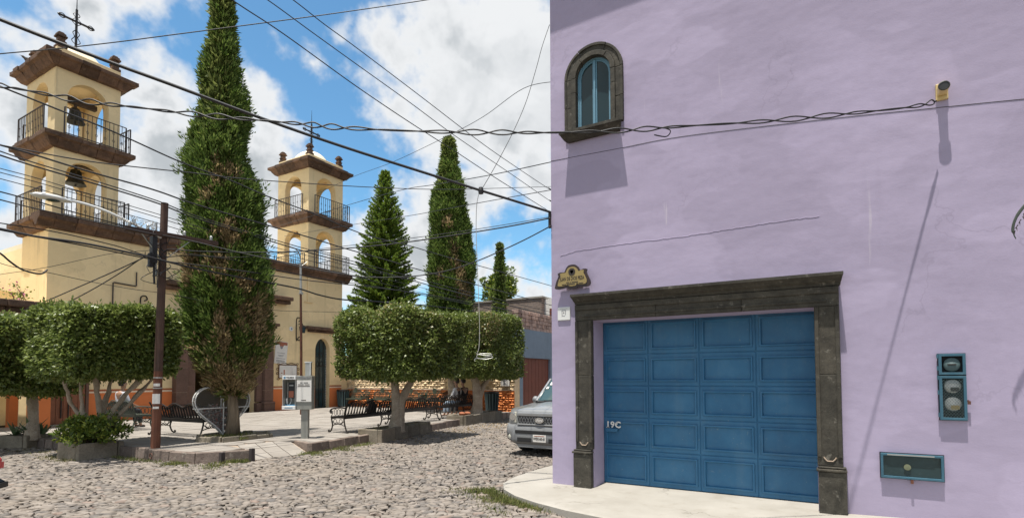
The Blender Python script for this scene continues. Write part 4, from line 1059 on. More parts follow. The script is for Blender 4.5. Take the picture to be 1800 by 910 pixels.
an = thing('annex', (-21.5, 5, ZP), 'low orange and cream annex with brown stone cornice left of the church', 'annex')
m = MB(); m.box(-28,-25.6,1.0,6.9,ZP-.1,3.5); aw_ = m.build('wall', M['cream'], an)
m = MB(); m.box(-25.6,-25.594,1.0,6.9,ZP-.1,1.09); m.build('orange_dado', M['orange'], aw_)
m = MB(); m.box(-25.6,-25.595,1.0,6.9,1.092,1.15); m.build('pale_stripe', M['line_white'], aw_)
k = 1.0
while k < 7.2:
    l = min(random.uniform(.4,.7), 7.25-k); q = MB(); d = random.uniform(-.03,.03); q.box(-20.6,-20.2+d,k+.004,k+l-.004,3.52,3.66); q.box(-20.6,-20.02+d,k+.004,k+l-.004,3.665,3.86); q.build('cornice_stone', M['cantera'], an, bev=.025); k += l
for (x, y, lab) in ((-20.40,6.80,'front'),(-22.9,6.95,'rear')):
    w = .25 if lab == 'front' else .12; v = .2 if lab == 'front' else .11
    q = MB(); q.box(x-w,x+w,y-v,y+v,ZP-.1,3.3); pi = q.build('pillar', M['cream'], an, bev=.01)
    q = MB(); q.box(x-w-.006,x+w+.006,y-v-.006,y+v+.006,ZP-.1,1.09); q.build('orange_dado', M['orange'], pi, bev=.01)
    q = MB(); q.box(x-w-.005,x+w+.005,y-v-.005,y+v+.005,1.092,1.14); q.build('pale_stripe', M['line_white'], pi)
m = MB(); m.box(-25.58,-20.25,1.0,6.88,3.31,3.515); m.box(-21.98,-20.25,6.881,7.3,3.31,3.515); m.build('porch_roof', M['cream'], an, bev=.02)
m = MB()
for i in range(9): y = 6.0-.3*i; m.box(-20.9,-20.88,y,y+.02,.2,2.6)
# creeper with magenta flowers on the annex roof
def bougain():
    t = thing('bougainvillea', (-21.6, 6.4, 3.86), 'sparse magenta flowering creeper on the annex cornice at the left edge', 'plant')
    b = MB(); rg = random.Random(4); tips = []
    for i in range(9):
        p = Vector((-21.7,6.3+rg.uniform(-.8,.5),3.85)); q = p+Vector((rg.uniform(-.1,.25),rg.uniform(-.5,.3),rg.uniform(.25,.75))); mid = p.lerp(q,.5)+Vector((0,.08,.08)); b.tube(spline([p,mid,q],4), .01, 4); tips += [mid, q]
    b.build('stems', M['bark'], t)
    P = np.array([list(v) for v in tips]); P = np.repeat(P, 12, 0)+RNG.normal(0,.10,(len(P)*12,3)); V, F = leaves(P, RNG.normal(size=P.shape), .09, .06); put(np_mesh('leaf_cluster', V, F, np.zeros(len(V))), 'leaf_cluster', M['bush'], t)
    P = np.array([list(v) for v in tips[1::2]]); P = np.repeat(P, 7, 0)+RNG.normal(0,.07,(len(P)*7,3)); V, F = leaves(P, RNG.normal(size=P.shape), .07, .06); put(np_mesh('flower_cluster', V, F, np.zeros(len(V))), 'flower_cluster', M['flower'], t)
bougain()
# fittings on the facade
gd = thing('added_gate', (FX, 8.1, ZP), 'brown gate with iron bars, added to darken the church wall behind the left clipped tree', 'gate')  # boarded gate added to darken this stretch of the church wall
for i in range(5):
    q = MB(); q.box(FX+.008,FX+.05,7.56+i*.203,7.755+i*.203,ZP-.02,2.15); q.build('board', M['added_wood'], gd, bev=.008)
q = MB(); q.box(FX+.008,FX+.09,7.44,7.55,ZP-.02,2.25); q.box(FX+.008,FX+.09,8.58,8.67,ZP-.02,2.25); q.box(FX+.008,FX+.09,7.551,8.579,2.16,2.25); q.build('frame', M['pilaster'], gd, bev=.01)
q = MB()
for y in (7.9,8.1): q.bar((FX+.07,y,.3),(FX+.07,y,2.0),.03,.03)
q.build('iron_bars', M['iron'], gd)
def wall_lantern(y, zc, label):
    t = thing('wall_lantern', (FX, y, zc), label, 'lantern', 'wrought iron lanterns on the church facade'); b = MB(); x = FX+.02; X = FX+.30
    b.tube(spline([(x,y-.02,zc-.52),(x,y+.12,zc-.50),(x,y+.10,zc-.36),(x,y-.02,zc-.40),(x,y-.10,zc-.55),(x,y-.13,zc-.3),(x,y-.13,zc+.3),(x,y-.10,zc+.52),(x,y+.05,zc+.56),(x,y+.10,zc+.44),(x,y,zc+.38)],5), .022, 5)
    b.bar((x,y,zc+.25),(X,y,zc+.25),.03,.03); b.tube([(X,y,zc+.25),(X,y,zc+.18)],.015,5); b.build('bracket', M['iron'], t)
    b = MB()
    for a in (-1,1):
        for c in (-1,1): b.bar((X+.075*a,y+.075*c,zc-.15),(X+.10*a,y+.10*c,zc+.10),.016,.016)
    b.frust(X-.13,X+.13,y-.13,y+.13,zc+.10,zc+.20,.11); b.box(X-.085,X+.085,y-.085,y+.085,zc-.18,zc-.15); b.build('lantern_cage', M['iron'], t)
    b = MB(); b.frust(X-.07,X+.07,y-.07,y+.07,zc-.148,zc+.098,-.02); b.build('glass', M['teal_glass'], t)
wall_lantern(17.16, 3.92, 'black wrought iron lantern on the church wall beside the rusty pole')
wall_lantern(10.36, 4.1, 'black wrought iron lantern on the church wall above the clipped tree, left of the portal')
sp_ = thing('speaker_disc', (FX, 16.73, 3.91), 'small white round speaker on the church wall left of the lantern', 'speaker')
m = MB(); m.lathe([(.10,0),(.10,.05),(.09,.06),(0,.06)], (FX,16.73,3.91), 18, ax='x'); m.build('housing', M['white_paint'], sp_); m = MB(); m.lathe([(.045,.061),(.0,.068)], (FX,16.73,3.91), 14, ax='x'); m.build('grille', M['ink_grey'], sp_)
po = thing('poster', (FX, 16.2, 2.76), 'white printed poster with red top tilted on the church wall beside the portal', 'poster')
def rotm(y, z, a): return Matrix.Translation((FX+.03, y, z))@Matrix.Rotation(a, 4, 'X')
m = MB(); m.box(-.012,.012,-.32,.32,-.52,.52); me = m.mesh('sheet'); me.transform(rotm(16.2,2.77,R(-5))); put(me, 'sheet', M['paper'], po)
m = MB(); m.sheet([(-.30,.50),(-.30,.36),(-.12,.36),(-.05,.22),(.05,.22),(.12,.36),(.30,.36),(.30,.50)], [], lambda u, v, d: (d, u, v), .0125, .0135); me = m.mesh('print'); me.transform(rotm(16.2,2.77,R(-5))); put(me, 'print', M['poster_red'], po)
m = MB()
for z, w in ((-.02,.2),(-.12,.16),(-.17,.12),(-.27,.24),(-.36,.22),(-.40,.24),(-.44,.2)): m.box(.0125,.0138,-w,w,z-.012,z+.012)
m.lathe([(.07,.0125),(.07,.0145),(.0,.0146)], (0,0,.24), 14, ax='x'); me = m.mesh('print'); me.transform(rotm(16.2,2.77,R(-5))); put(me, 'print', M['ink_grey'], po)
nb_ = thing('notice_board', (FX, 16.58, 1.9), 'white notice board in a scrolled rusty iron frame on the church wall', 'notice board')
m = MB(); m.box(FX+.01,FX+.05,16.12,17.05,1.62,2.18); m.build('panel', M['paper'], nb_)
m = MB(); x = FX+.04
for a, b in (((16.1,1.6),(17.07,1.6)),((16.1,2.2),(17.07,2.2)),((16.1,1.6),(16.1,2.2)),((17.07,1.6),(17.07,2.2))): m.bar((x,a[0],a[1]),(x,b[0],b[1]),.03,.03)
def scroll(y, z, s, t, r=.08): m.tube([(x,y+s*(r*math.cos(a)*(1-a*.09)),z+t*(r*math.sin(a)*(1-a*.09))) for a in [i*.6 for i in range(11)]], .013, 4)
for y in (16.08,17.09):
    for z in (1.58,2.22): scroll(y, z, -1 if y < 16.5 else 1, -1 if z < 2 else 1)
for z in (1.8,2.0): scroll(16.02, z, 1, 1, .07); scroll(17.15, z, -1, 1, .07)
m.tube(spline([(x,16.15,2.22),(x,16.4,2.30),(x,16.58,2.24),(x,16.76,2.30),(x,17.02,2.22)],5), .014, 4); m.build('iron_frame', M['rust'], nb_)
m = MB(); m.box(FX+.0505,FX+.052,16.2,16.28,1.80,1.84); m.box(FX+.0505,FX+.052,16.34,16.40,1.74,1.98); m.build('print', M['poster_red'], nb_)
m = MB(); m.box(FX+.0505,FX+.052,16.74,16.745,1.66,2.15); m.box(FX+.0505,FX+.052,16.8,17.0,1.76,1.77); m.box(FX+.0505,FX+.052,16.8,16.81,1.76,2.05); m.box(FX+.0505,FX+.052,16.2,16.45,1.70,1.71); m.build('print', M['ink_grey'], nb_)
# ---------------------------------------------------------------- rough painted stone wall along the plaza, blue building, brick building
sw = thing('stone_wall', (-16.8, 20.2, ZP), 'rough stone plaza wall painted cream above and orange below', 'wall')
WY0 = 20.2
m = MB(); m.box(FX-.3,FX-.002,N1+.003,WY0+.5,ZP-.1,2.75); m.build('return_wall', M['cream'], sw)
m = MB(); m.box(-21.95,-11.8,WY0+.06,WY0+.5,ZP-.1,2.75); m.build('wall_core', M['rough_cream'], sw)
m = MB(); m.box(-21.95,-11.8,WY0+.045,WY0+.06,ZP-.1,1.02); m.build('orange_core', M['rough_orange'], sw)
st = []
z = ZP-.02; r_ = 0
while z < 2.7:
    h = random.uniform(.065,.12) if z < 1.02 else random.uniform(.08,.14)
    if z < 1.02 < z+h+.05: h = 1.02-z
    if h < .04: z = 1.05; continue
    x = -21.95+random.uniform(-.1,.1)
    while x < -11.85:
        w = random.uniform(.13,.34)
        if not (-17.0 < x+w/2 < -14.9 and False): st.append((x, min(x+w, -11.8), z, z+h))
        x += w
    z += h if abs(z+h-1.02) > .01 else h+.05
random.shuffle(st)
ext = {M['rough_cream'].name: MB(), M['rough_orange'].name: MB()}
cnt = 0
for (x0, x1, z0, z1) in sorted(st, key=lambda q: abs(q[2]-1.2)):
    mat = M['rough_orange'] if z1 <= 1.03 else M['rough_cream']; b = MB() if cnt < 300 else ext[mat.name]
    j = lambda s=.016: random.uniform(-s, s); d = random.uniform(.0, .03); cx, cz = (x0+x1)/2+j(), (z0+z1)/2+j(); dz = random.uniform(-.03,.03)
    V = [(x0+.003+j(.018),WY0+.05,z0+.003+j(.018)),(x1-.003+j(.018),WY0+.05,z0+.003+j(.018)),(x1-.003+j(.018),WY0+.05,z1-.003+j(.018)),(x0+.003+j(.018),WY0+.05,z1-.003+j(.018))]
    V += [(p[0]*.7+cx*.3,WY0+.025-d+(.04 if i > 1 else -.012)+dz*.3,p[2]*.72+cz*.28) for i, p in enumerate(V)]
    b.add(V, [(0,1,5,4),(1,2,6,5),(2,3,7,6),(3,0,4,7),(4,5,6,7)])
    if cnt < 300: put(b.mesh('wall_stone'), 'wall_stone', mat, sw)
    cnt += 1
for k_, b in ext.items():
    if b.v: tag(b.build('wall_stones', bpy.data.materials[k_], sw), kind='stuff')
m = MB(); m.box(-21.95,-11.8,WY0+.0,WY0+.062,1.015,1.062); m.build('pale_stripe', M['line_white'], sw)
m = MB(); m.box(-15.35,-13.95,WY0-.06,WY0+.05,ZP,.98); m.build('smooth_panel', M['orange'], sw); m = MB(); m.box(-15.35,-13.95,WY0-.055,WY0+.05,1.064,2.7); m.build('smooth_panel', M['cream'], sw)
m = MB(); m.box(-21.95,-11.8,WY0,WY0+.52,2.76,2.86); m.build('coping', M['cantera'], sw)
np_ = thing('paper_notice', (-12.2, WY0, 1.5), 'black and white paper notice on the stone wall near the grey gate frame', 'poster')
m = MB(); m.box(-12.42,-11.98,WY0-.075,WY0-.06,1.22,1.75); m.build('sheet', M['paper'], np_)
m = MB(); m.sheet([(-12.34,1.66),(-12.36,1.45),(-12.26,1.36),(-12.32,1.28),(-12.1,1.26),(-12.2,1.4),(-12.08,1.5),(-12.12,1.62),(-12.2,1.56),(-12.26,1.62)], [], fy(WY0-.078), 0, .002); m.build('print', M['ink_grey'], np_)
bb = thing('blue_house', (-11.8, 23, ZP), 'blue grey plastered house with red brown gate beyond the clipped trees', 'house')
BXE = -11.8
m = MB(); m.sheet([(20.72,-.1),(31,-.1),(31,3.75),(20.72,3.75)], [[(21.0,.30),(21.0,2.47),(23.75,2.47),(23.75,.30)]], fx(BXE), 0, -.35); m.box(-18,BXE-.35,20.75,21.1,-.1,3.7); m.build('wall', M['blue_wall'], bb)
m = MB(); m.box(BXE-.16,BXE-.12,20.98,23.77,.28,2.49); gt = m.build('gate', M['gate'], bb)
m = MB()
for i in range(8): y = 21.0+i*.344; m.box(BXE-.122,BXE-.112,y+.01,y+.334,.31,2.46)
m.build('gate_boards', M['gate'], gt)
m = MB(); m.box(BXE-.5,BXE-.45,20.8,24,-.1,2.7); m.build('gate_backing', M['dark_in'], bb)
m = MB(); m.box(BXE+.002,BXE+.7,20.75,23.9,-.1,.14); m.box(BXE+.002,BXE+.35,20.8,23.85,.142,.29); m.build('steps', M['concrete'], bb, bev=.02)
rub = []
for r in range(5):
    y = 20.75
    while y < 27:
        w = random.uniform(.2,.42); z0 = 3.76+r*.17; q = MB(); j = lambda: random.uniform(-.02,.02); q.frust(BXE-.45,BXE-.08+j(),y+.006,y+w-.006,z0,z0+.165+j()*.3,.012); q.build('parapet_stone', M['pinkstone'], bb, bev=.015); y += w
bk = thing('brick_house', (-16.5, 30, ZP), 'unplastered thin brick house wall standing behind the blue house', 'house')
m = MB(); m.box(-24,-15.5,30,36,-.1,6.55); m.build('brick_wall', M['brick'], bk)
m = MB(); m.box(-24,-15.4,29.95,36,6.555,6.66); m.build('coping', M['concrete'], bk)
m = MB(); m.box(-15.49,-14.6,30.4,36,-.1,6.5); m.build('end_wall', M['white_plaster'], bk)
m = MB(); m.box(-14.55,-12.5,29.2,29.3,5.55,5.72); m.box(-14.55,-14.45,29.2,29.3,3.8,5.55); m.build('red_frame', M['gate'], bk)
m = MB()
for i in range(12): x = -14.4+i*.16; m.bar((x,29.25,4.55),(x,29.25,5.15),.02,.02)
m.bar((-14.45,29.25,5.15),(-12.5,29.25,5.15),.03,.03); m.build('balcony_rail', M['iron'], bk)
m = MB(); m.box(-14.58,-9,29.35,33,-.1,4.5); m.build('lower_wall', M['pinkstone'], bk)
# ---------------------------------------------------------------- vegetation
def foliage(name, parts, mat, parent):
    V = np.concatenate([p[0] for p in parts]); off = np.cumsum([0]+[len(p[0]) for p in parts[:-1]])
    F = np.concatenate([p[1]+o for p, o in zip(parts, off)]); T = np.concatenate([p[2] for p in parts])
    return put(np_mesh(name, V, F, T), name, mat, parent)
def smooth_noise(P, scale, seed):
    """cheap value noise: a few random plane waves"""
    r = np.random.default_rng(seed); o = np.zeros(len(P))
    for i in range(7):
        k = r.normal(size=3)*scale; o += np.sin(P@k+r.uniform(0, 6.28))
    return o/7**.5
def roughen(o, amp, seed=1):
    """knots and lengthwise ridges on a trunk"""
    me = o.data; n = len(me.vertices); co = np.empty(n*3, np.float32); me.vertices.foreach_get('co', co); co = co.reshape(-1, 3)
    nr = np.empty(n*3, np.float32); me.vertex_normals.foreach_get('vector', nr); nr = nr.reshape(-1, 3)
    d = smooth_noise(co*[1, 1, .22], 34., seed)*amp*.7+smooth_noise(co, 9., seed+1)*amp*.6
    me.vertices.foreach_set('co', (co+nr*d[:, None]).astype(np.float32).ravel()); me.update()
def box_tree(loc, c, half, ztop, zbot, n, trunk_paths, label, seed, brown=0., rz=0., leaf=(.085,.05), group='clipped box shaped trees in the plaza', rnd=.22):
    root = thing('clipped_tree', loc, label, 'tree', group)
    hx, hy = half; hz = (ztop-zbot)/2; cz = (ztop+zbot)/2
    m = int(n*1.35); u = RNG.uniform(-1, 1, (m, 3))
    fa = np.array([hy*hz, hx*hz, hx*hy*.9]); ax = RNG.choice(3, m, p=fa/fa.sum()); sg = RNG.choice([-1, 1], m)
    u[np.arange(m), ax] = sg
    # round the edges
    e = np.abs(u); p_ = 13.; nn = (e**p_).sum(1)**(1/p_); u = u/nn[:, None]
    H = np.array([hx, hy, hz]); P = u*H
    N = unit(np.sign(u)*np.abs(u)**5/H)
    bulge = smooth_noise(P, 2.2, seed)*.055+smooth_noise(P, 6., seed+1)*.035
    dep = -RNG.exponential(.07, m)+.03
    P = P+N*(bulge+dep)[:, None]+RNG.normal(0, .015, (m, 3))
    gap = smooth_noise(P, 5., seed+2)+RNG.normal(0, .5, m) > -1.3
    P, N = P[gap], N[gap]; m = len(P)
    D = unit(N*.55+RNG.normal(0, .55, (m, 3))+np.array([0, 0, -.12])); nr = unit(N*.55+np.array([0, 0, .75])+RNG.normal(0, .55, (m, 3)))
    L = RNG.uniform(.75, 1.25, m)*leaf[0]; W = RNG.uniform(.8, 1.2, m)*leaf[1]
    cr, sr = math.cos(rz), math.sin(rz); Rz = np.array([[cr, -sr, 0], [sr, cr, 0], [0, 0, 1]])
    t = np.zeros(m)
    if brown:
        b = smooth_noise(P, 1.6, seed+3)+P[:, 2]/hz*.9+RNG.normal(0, .55, m); t = np.clip((b-1.25+(.6-brown))*1.2, 0, .85)
    C = np.array([c[0], c[1], cz])
    V, F = leaves(P@Rz.T+C, D@Rz.T, L, W, .22, nr@Rz.T)
    parts = [(V, F, np.repeat(t, 4))]
    # shoots that stick out of the clipped faces
    k = int(m*.022); idx = RNG.choice(m, k); Q = P[idx]; base = np.repeat(Q, 5, 0); dd = unit(N[idx]+RNG.normal(0, .35, (k, 3))+[0,0,.25]); st = np.tile(np.arange(5), k)[:, None]*.035
    base = base+np.repeat(dd, 5, 0)*st; V, F = leaves(base@Rz.T+C, unit(np.repeat(dd, 5, 0)+RNG.normal(0, .6, base.shape))@Rz.T, leaf[0]*.9, leaf[1]*.8); parts.append((V, F, np.zeros(len(V))))
    # inner leaves so that the crown is not hollow
    k = n//3; Q = RNG.uniform(-.92, .92, (k, 3))*H; V, F = leaves(Q@Rz.T+C, RNG.normal(size=(k, 3)), leaf[0]*1.5, leaf[1]*1.9); parts.append((V, F, np.full(len(V), .25)))
    foliage('crown', parts, M['ficus'], root)
    b = MB()
    for path, r0, r1 in trunk_paths:
        pp = spline(path, 6); rr = [r0+(r1-r0)*(i/(len(pp)-1))**.8 for i in range(len(pp))]
        if path[0][2] < loc[2]+.1: rr = [r*(1+.5*math.exp(-i/2.2)) for i, r in enumerate(rr)]
        b.tube([p+Vector((random.uniform(-.008,.008), random.uniform(-.008,.008), 0)) for p in pp], rr, 18)
    # scaffold branches inside the crown
    rg = random.Random(seed)
    tips = [Vector(p[0][-1]) for p in trunk_paths]
    for i in range(16):
        s_ = rg.choice(tips); q = Vector((c[0]+rg.uniform(-.8,.8)*hx, c[1]+rg.uniform(-.8,.8)*hy, cz+rg.uniform(-.7,.7)*hz)); b.tube(spline([s_, s_.lerp(q,.5)+Vector((0,0,.12)), q],4), [.04-.004*j for j in range(9)], 5)
    roughen(b.build('trunk', M['bark_pale'], root, smooth=True), .018)
    return root
ax_, ay_ = -9.95+-.35, 11.0
box_tree((-10.35,11.35,.2), (-10.28,11.42), (1.25,1.28), 3.36, 1.66, 27000,
    [([(-10.42,11.32,.1),(-10.40,11.36,.6),(-10.42,11.34,1.1),(-10.46,11.3,1.6),(-10.6,11.15,2.3)],.155,.09),
     ([(-10.36,11.40,.1),(-10.33,11.44,.6),(-10.30,11.46,1.0),(-10.10,11.62,1.5),(-9.9,11.8,2.2)],.13,.08),
     ([(-10.42,11.40,.7),(-10.44,11.42,1.05),(-10.62,11.38,1.55),(-10.9,11.3,2.1)],.09,.06)],
    'big box clipped tree with a twisted pale trunk, first one right of the phone kiosk', 21, brown=.62)
box_tree((-11.65,17.1,.2), (-11.45,17.55), (1.0,1.15), 3.95, 1.62, 19000,
    [([(-11.62,17.1,.1),(-11.60,17.12,.7),(-11.62,17.1,1.2),(-11.75,17.05,1.7),(-11.9,16.9,2.4)],.20,.11),
     ([(-11.62,17.2,.7),(-11.52,17.3,1.15),(-11.35,17.5,1.6),(-11.2,17.7,2.3)],.11,.08)],
    'box clipped tree with browned top at the far right end of the plaza kerb', 31, brown=.78)
box_tree((-14.3,19.0,ZP), (-14.3,18.8), (1.25,1.0), 4.15, 1.75, 12000,
    [([(-14.25,19.0,ZP-.05),(-14.22,19.0,.8),(-14.25,19.0,1.4),(-14.3,18.9,2.4)],.20,.12)],
    'clipped tree standing at the back by the stone wall, mostly hidden between the two others', 41, brown=.3)
box_tree((-13.95,5.72,.2), (-13.86,5.80), (.98,1.0), 3.06, 1.70, 27000,
    [([(-13.9,5.62,.1),(-13.95,5.58,.6),(-14.15,5.3,1.0),(-14.05,5.15,1.4),(-14.2,5.0,2.0)],0.063,0.035),
     ([(-13.88,5.66,.1),(-13.86,5.70,.7),(-13.92,5.66,1.3),(-13.95,5.6,2.1)],0.074,0.042),
     ([(-13.82,5.72,.15),(-13.75,5.85,.75),(-13.62,6.05,1.2),(-13.4,6.35,1.65),(-13.2,6.6,2.1)],0.063,0.035),
     ([(-13.84,5.76,.2),(-13.78,5.98,.7),(-13.70,6.3,1.15),(-13.55,6.6,1.6),(-13.5,6.8,2.1)],0.052,0.032),
     ([(-13.92,5.7,.15),(-14.0,5.8,.8),(-14.05,5.95,1.4),(-14.1,6.1,2.1)],0.052,0.035),
     ([(-13.90,5.6,.2),(-13.84,5.40,.75),(-13.9,5.35,1.2),(-13.8,5.25,2.0)],0.044,0.032)],
    'big box clipped tree with many bare stems behind the brown utility pole', 51, brown=0, leaf=(.095,.056))
box_tree((-16.95,5.55,.2), (-16.8,5.05), (1.02,1.05), 2.95, 1.30, 17000,
    [([(-16.95,5.55,.1),(-16.93,5.55,.7),(-16.95,5.52,1.2),(-16.95,5.5,2.0)],.13,.09)],
    'box clipped tree cut by the left edge, standing over the agave planter', 61, brown=0, leaf=(.095,.056))
# far left scrub behind the clipped tree
def clumpy(name, root, centres, n_per, r, leaf, mat, tint=0., up=.2):
    parts = []
    for c in centres:
        k = n_per; Q = unit(RNG.normal(size=(k, 3)))*(RNG.uniform(.2, 1, (k, 1))**.5)*r*RNG.uniform(.7, 1.2); Q[:, 2] *= .8
        D = unit(Q+RNG.normal(0, .5*r, Q.shape)+[0, 0, up*r]); V, F = leaves(Q+np.array(c), D, RNG.uniform(.7, 1.3, k)*leaf[0], RNG.uniform(.8, 1.2, k)*leaf[1]); parts.append((V, F, np.full(len(V), tint)))
    return foliage(name, parts, mat, root)
def shrub(loc, rad, h, n, label, seed, mat='bush'):
    t = thing('shrub', loc, label, 'shrub'); rg = random.Random(seed); b = MB(); cs = []
    for i in range(n):
        a = rg.uniform(0, 6.28); d = rad*math.sqrt(rg.random())*.9; q = Vector((loc[0]+d*math.cos(a), loc[1]+d*math.sin(a), loc[2]+h*rg.uniform(.25,.95)*(1-.35*(d/rad)**2)))
        b.tube(spline([loc, Vector(loc).lerp(q,.5)+Vector((0,0,.06)), q],3), .012, 4); cs.append(tuple(q))
    b.build('stems', M['bark'], t); clumpy('foliage', t, cs, 85, .17, (.075,.042), M[mat], 0., .5); return t
shrub((-13.72,5.50,.18), .62, .62, 44, 'leafy green shrub with yellowish tips in the cracked stone planter', 3)
# agave
ag = thing('agave', (-17.15,5.5,.2), 'spiky grey green agave in the mossy stone planter at the left', 'plant')
rg = random.Random(9)
for (cx, cy, n, s) in ((-17.1,5.55,16,.55),(-17.35,5.35,12,.45),(-16.95,5.75,10,.40)):
    for i in range(n):
        a = 6.28*i/n+rg.uniform(-.2,.2); el = rg.uniform(.5,1.35); L = s*rg.uniform(.8,1.2); d = Vector((math.cos(a)*math.cos(el), math.sin(a)*math.cos(el), math.sin(el))); sd_ = Vector((-math.sin(a), math.cos(a), 0)); up = d.cross(sd_)
        V = []
        for k_, (t_, w) in enumerate(((0,.030),(.3,.040),(.65,.030),(1,.002))):
            p = Vector((cx,cy,.2))+d*L*t_+Vector((0,0,-.06*t_*t_*L)); V += [p-sd_*w, p-up*.012*(1-t_), p+sd_*w]
        b = MB(); b.add(V, [(3*j+c_, 3*j+c_+1, 3*j+c_+4, 3*j+c_+3) for j in range(3) for c_ in range(2)]); put(b.mesh('blade'), 'blade', M['agave'], ag, smooth=True)
# tall cypresses: plumes in tufts on a lumpy column
RIGHT = np.array([.862, .507, 0])
def cypress(base, prof, n_tuft, per, label, seed, brownspots, tl=.21, tw=.034, trunk=None, tuft_r=.13, lift=.9, lowbrown=None, inset=.24):
    root = thing('cypress_tree', base, label, 'tree'); prof = np.array(prof); prof[:, 1] = prof[:, 1]-np.minimum(inset, .55*prof[:, 1])
    z0, z1 = prof[0, 0], prof[-1, 0]
    zz = RNG.uniform(z0, z1, n_tuft*3); rr = np.interp(zz, prof[:, 0], prof[:, 1]); keep = RNG.uniform(0, prof[:, 1].max(), len(zz)) < rr+.12; zz = zz[keep][:n_tuft]; n = len(zz)
    rr = np.interp(zz, prof[:, 0], prof[:, 1]); oo = np.interp(zz, prof[:, 0], prof[:, 2]); th = RNG.uniform(0, 2*np.pi, n)
    N = np.c_[np.cos(th), np.sin(th), np.zeros(n)]; Q = np.c_[N[:, :2]*rr[:, None], zz]
    lump = smooth_noise(Q*[1, 1, .55], 3.2, seed)*.15+smooth_noise(Q*[1, 1, .4], 7., seed+5)*.13
    rad = np.maximum(rr*(1+.75*lump/np.maximum(rr, .35))-np.minimum(RNG.exponential(.06, n), .25)*1.0, .02)
    rad = np.where(RNG.random(n) < .035, rad+RNG.uniform(.06, .24, n)*np.minimum(1, rr*2), rad); rad = np.maximum(rad-np.clip(smooth_noise(Q*[1, 1, .7], 4.5, seed+17)-1.05, 0, .6)*.45*np.minimum(1, rr), .02)
    C = np.c_[N[:, :2]*rad[:, None], zz]+oo[:, None]*RIGHT+np.array([base[0], base[1], 0])
    up = np.array([0, 0, 1.])
    axis = unit(N*.55+up*lift+RNG.normal(0, .22, (n, 3)))
    ti = np.zeros(n)
    bw = smooth_noise(Q*[1, 1, .4], 2.6, seed+9)+RNG.normal(0, .5, n); ti = np.where(bw > 2.0, .8, 0.)
    for (az, zb, ra, rz_) in brownspots:
        d = np.hypot((np.angle(np.exp(1j*(th-az)))*rr)/ra, (zz-zb)/rz_); ti = np.where(d+RNG.normal(0, .25, n) < 1, RNG.uniform(.6, 1, n), ti)
    if lowbrown: ti = np.maximum(ti, np.clip((lowbrown-zz+RNG.normal(0, .22, n))/.5, 0, .8))
    k = per; A = np.repeat(axis, k, 0); B = np.repeat(C, k, 0); s_ = np.tile(np.linspace(0, 1, k), n)[:, None]
    side = unit(np.cross(A, RNG.normal(size=A.shape)))
    P = B+A*(s_-.35)*tl*1.25+side*RNG.uniform(0, 1, (len(A), 1))*tuft_r*(1-.5*s_)
    D = unit(A*1.0+side*RNG.uniform(.15, .75, (len(A), 1)))
    L = tl*RNG.uniform(.45, 1.0, len(A))*(1-.3*s_[:, 0]); V, F = leaves(P, D, L, tw*RNG.uniform(.7, 1.3, len(A)), .3, np.repeat(N, k, 0)*.7+np.array([0, 0, .6])+RNG.normal(0, .5, A.shape))
    parts = [(V, F, np.repeat(np.clip(np.repeat(ti, k)+RNG.normal(0, .05, len(A)), 0, 1), 4))]
    # dark interior: coarse dead foliage close to the stem
    q = n_tuft*3; zc = RNG.uniform(z0, z1, q); rc = np.interp(zc, prof[:, 0], prof[:, 1])*RNG.uniform(.2, .78, q); tc_ = RNG.uniform(0, 6.28, q); P = np.c_[np.cos(tc_)*rc, np.sin(tc_)*rc, zc]+np.interp(zc, prof[:, 0], prof[:, 2])[:, None]*RIGHT+np.array([base[0], base[1], 0])
    V, F = leaves(P, unit(RNG.normal(size=(q, 3))+[0, 0, 1.2]), tl*1.5, tw*3.2, .3); parts.append((V, F, np.full(len(V), .15)))
    foliage('crown', parts, M['cypress'], root)
    b = MB(); tz = np.linspace(base[2]-.05, z0+.6*(z1-z0), 14); tr = trunk or .16
    b.tube([Vector((base[0], base[1], z))+Vector(RIGHT)*float(np.interp(z, prof[:, 0], prof[:, 2]) if z > z0 else prof[0, 2]*.3) for z in tz], [tr*(1+.45*math.exp(-(z-tz[0])*6))*(1-.6*i/13) for i, z in enumerate(tz)], 18); roughen(b.build('trunk', M['bark_cyp'], root, smooth=True), .012, 3)
    return root
az_cam = math.atan2(-8.19, 12.95)
cypress((-12.95,8.19,ZP), [(1.16,.22,.02),(1.3,.5,-.03),(1.6,.72,-.08),(1.94,.90,-.17),(2.5,1.03,-.16),(3.2,1.06,-.25),(3.94,1.10,-.27),(4.66,1.04,-.27),(5.4,.92,-.33),(6.8,.76,-.39),(8.26,.68,-.46),(9.7,.47,-.48),(10.5,.36,-.45),(11.4,.30,-.45),(12.6,.16,-.46),(13.3,.03,-.47)],
    6600, 16, 'tall leaning cypress with dry brown patches in the middle of the plaza', 5,
    [(az_cam-.95,4.15,.30,.45),(az_cam+.5,3.9,.22,.25),(az_cam-.4,5.9,.10,.16),(az_cam+.2,5.0,.35,.3),(az_cam-.1,4.3,.25,.35),(az_cam-.2,6.6,.10,.35),(az_cam-.8,2.35,.2,.12),(az_cam-.1,2.6,.12,.6),(az_cam+.95,3.1,.5,.6),(az_cam+.4,6.6,.2,.2)], trunk=.135, lowbrown=2.15, inset=.20)
azf = math.atan2(-24.13, 18.15)
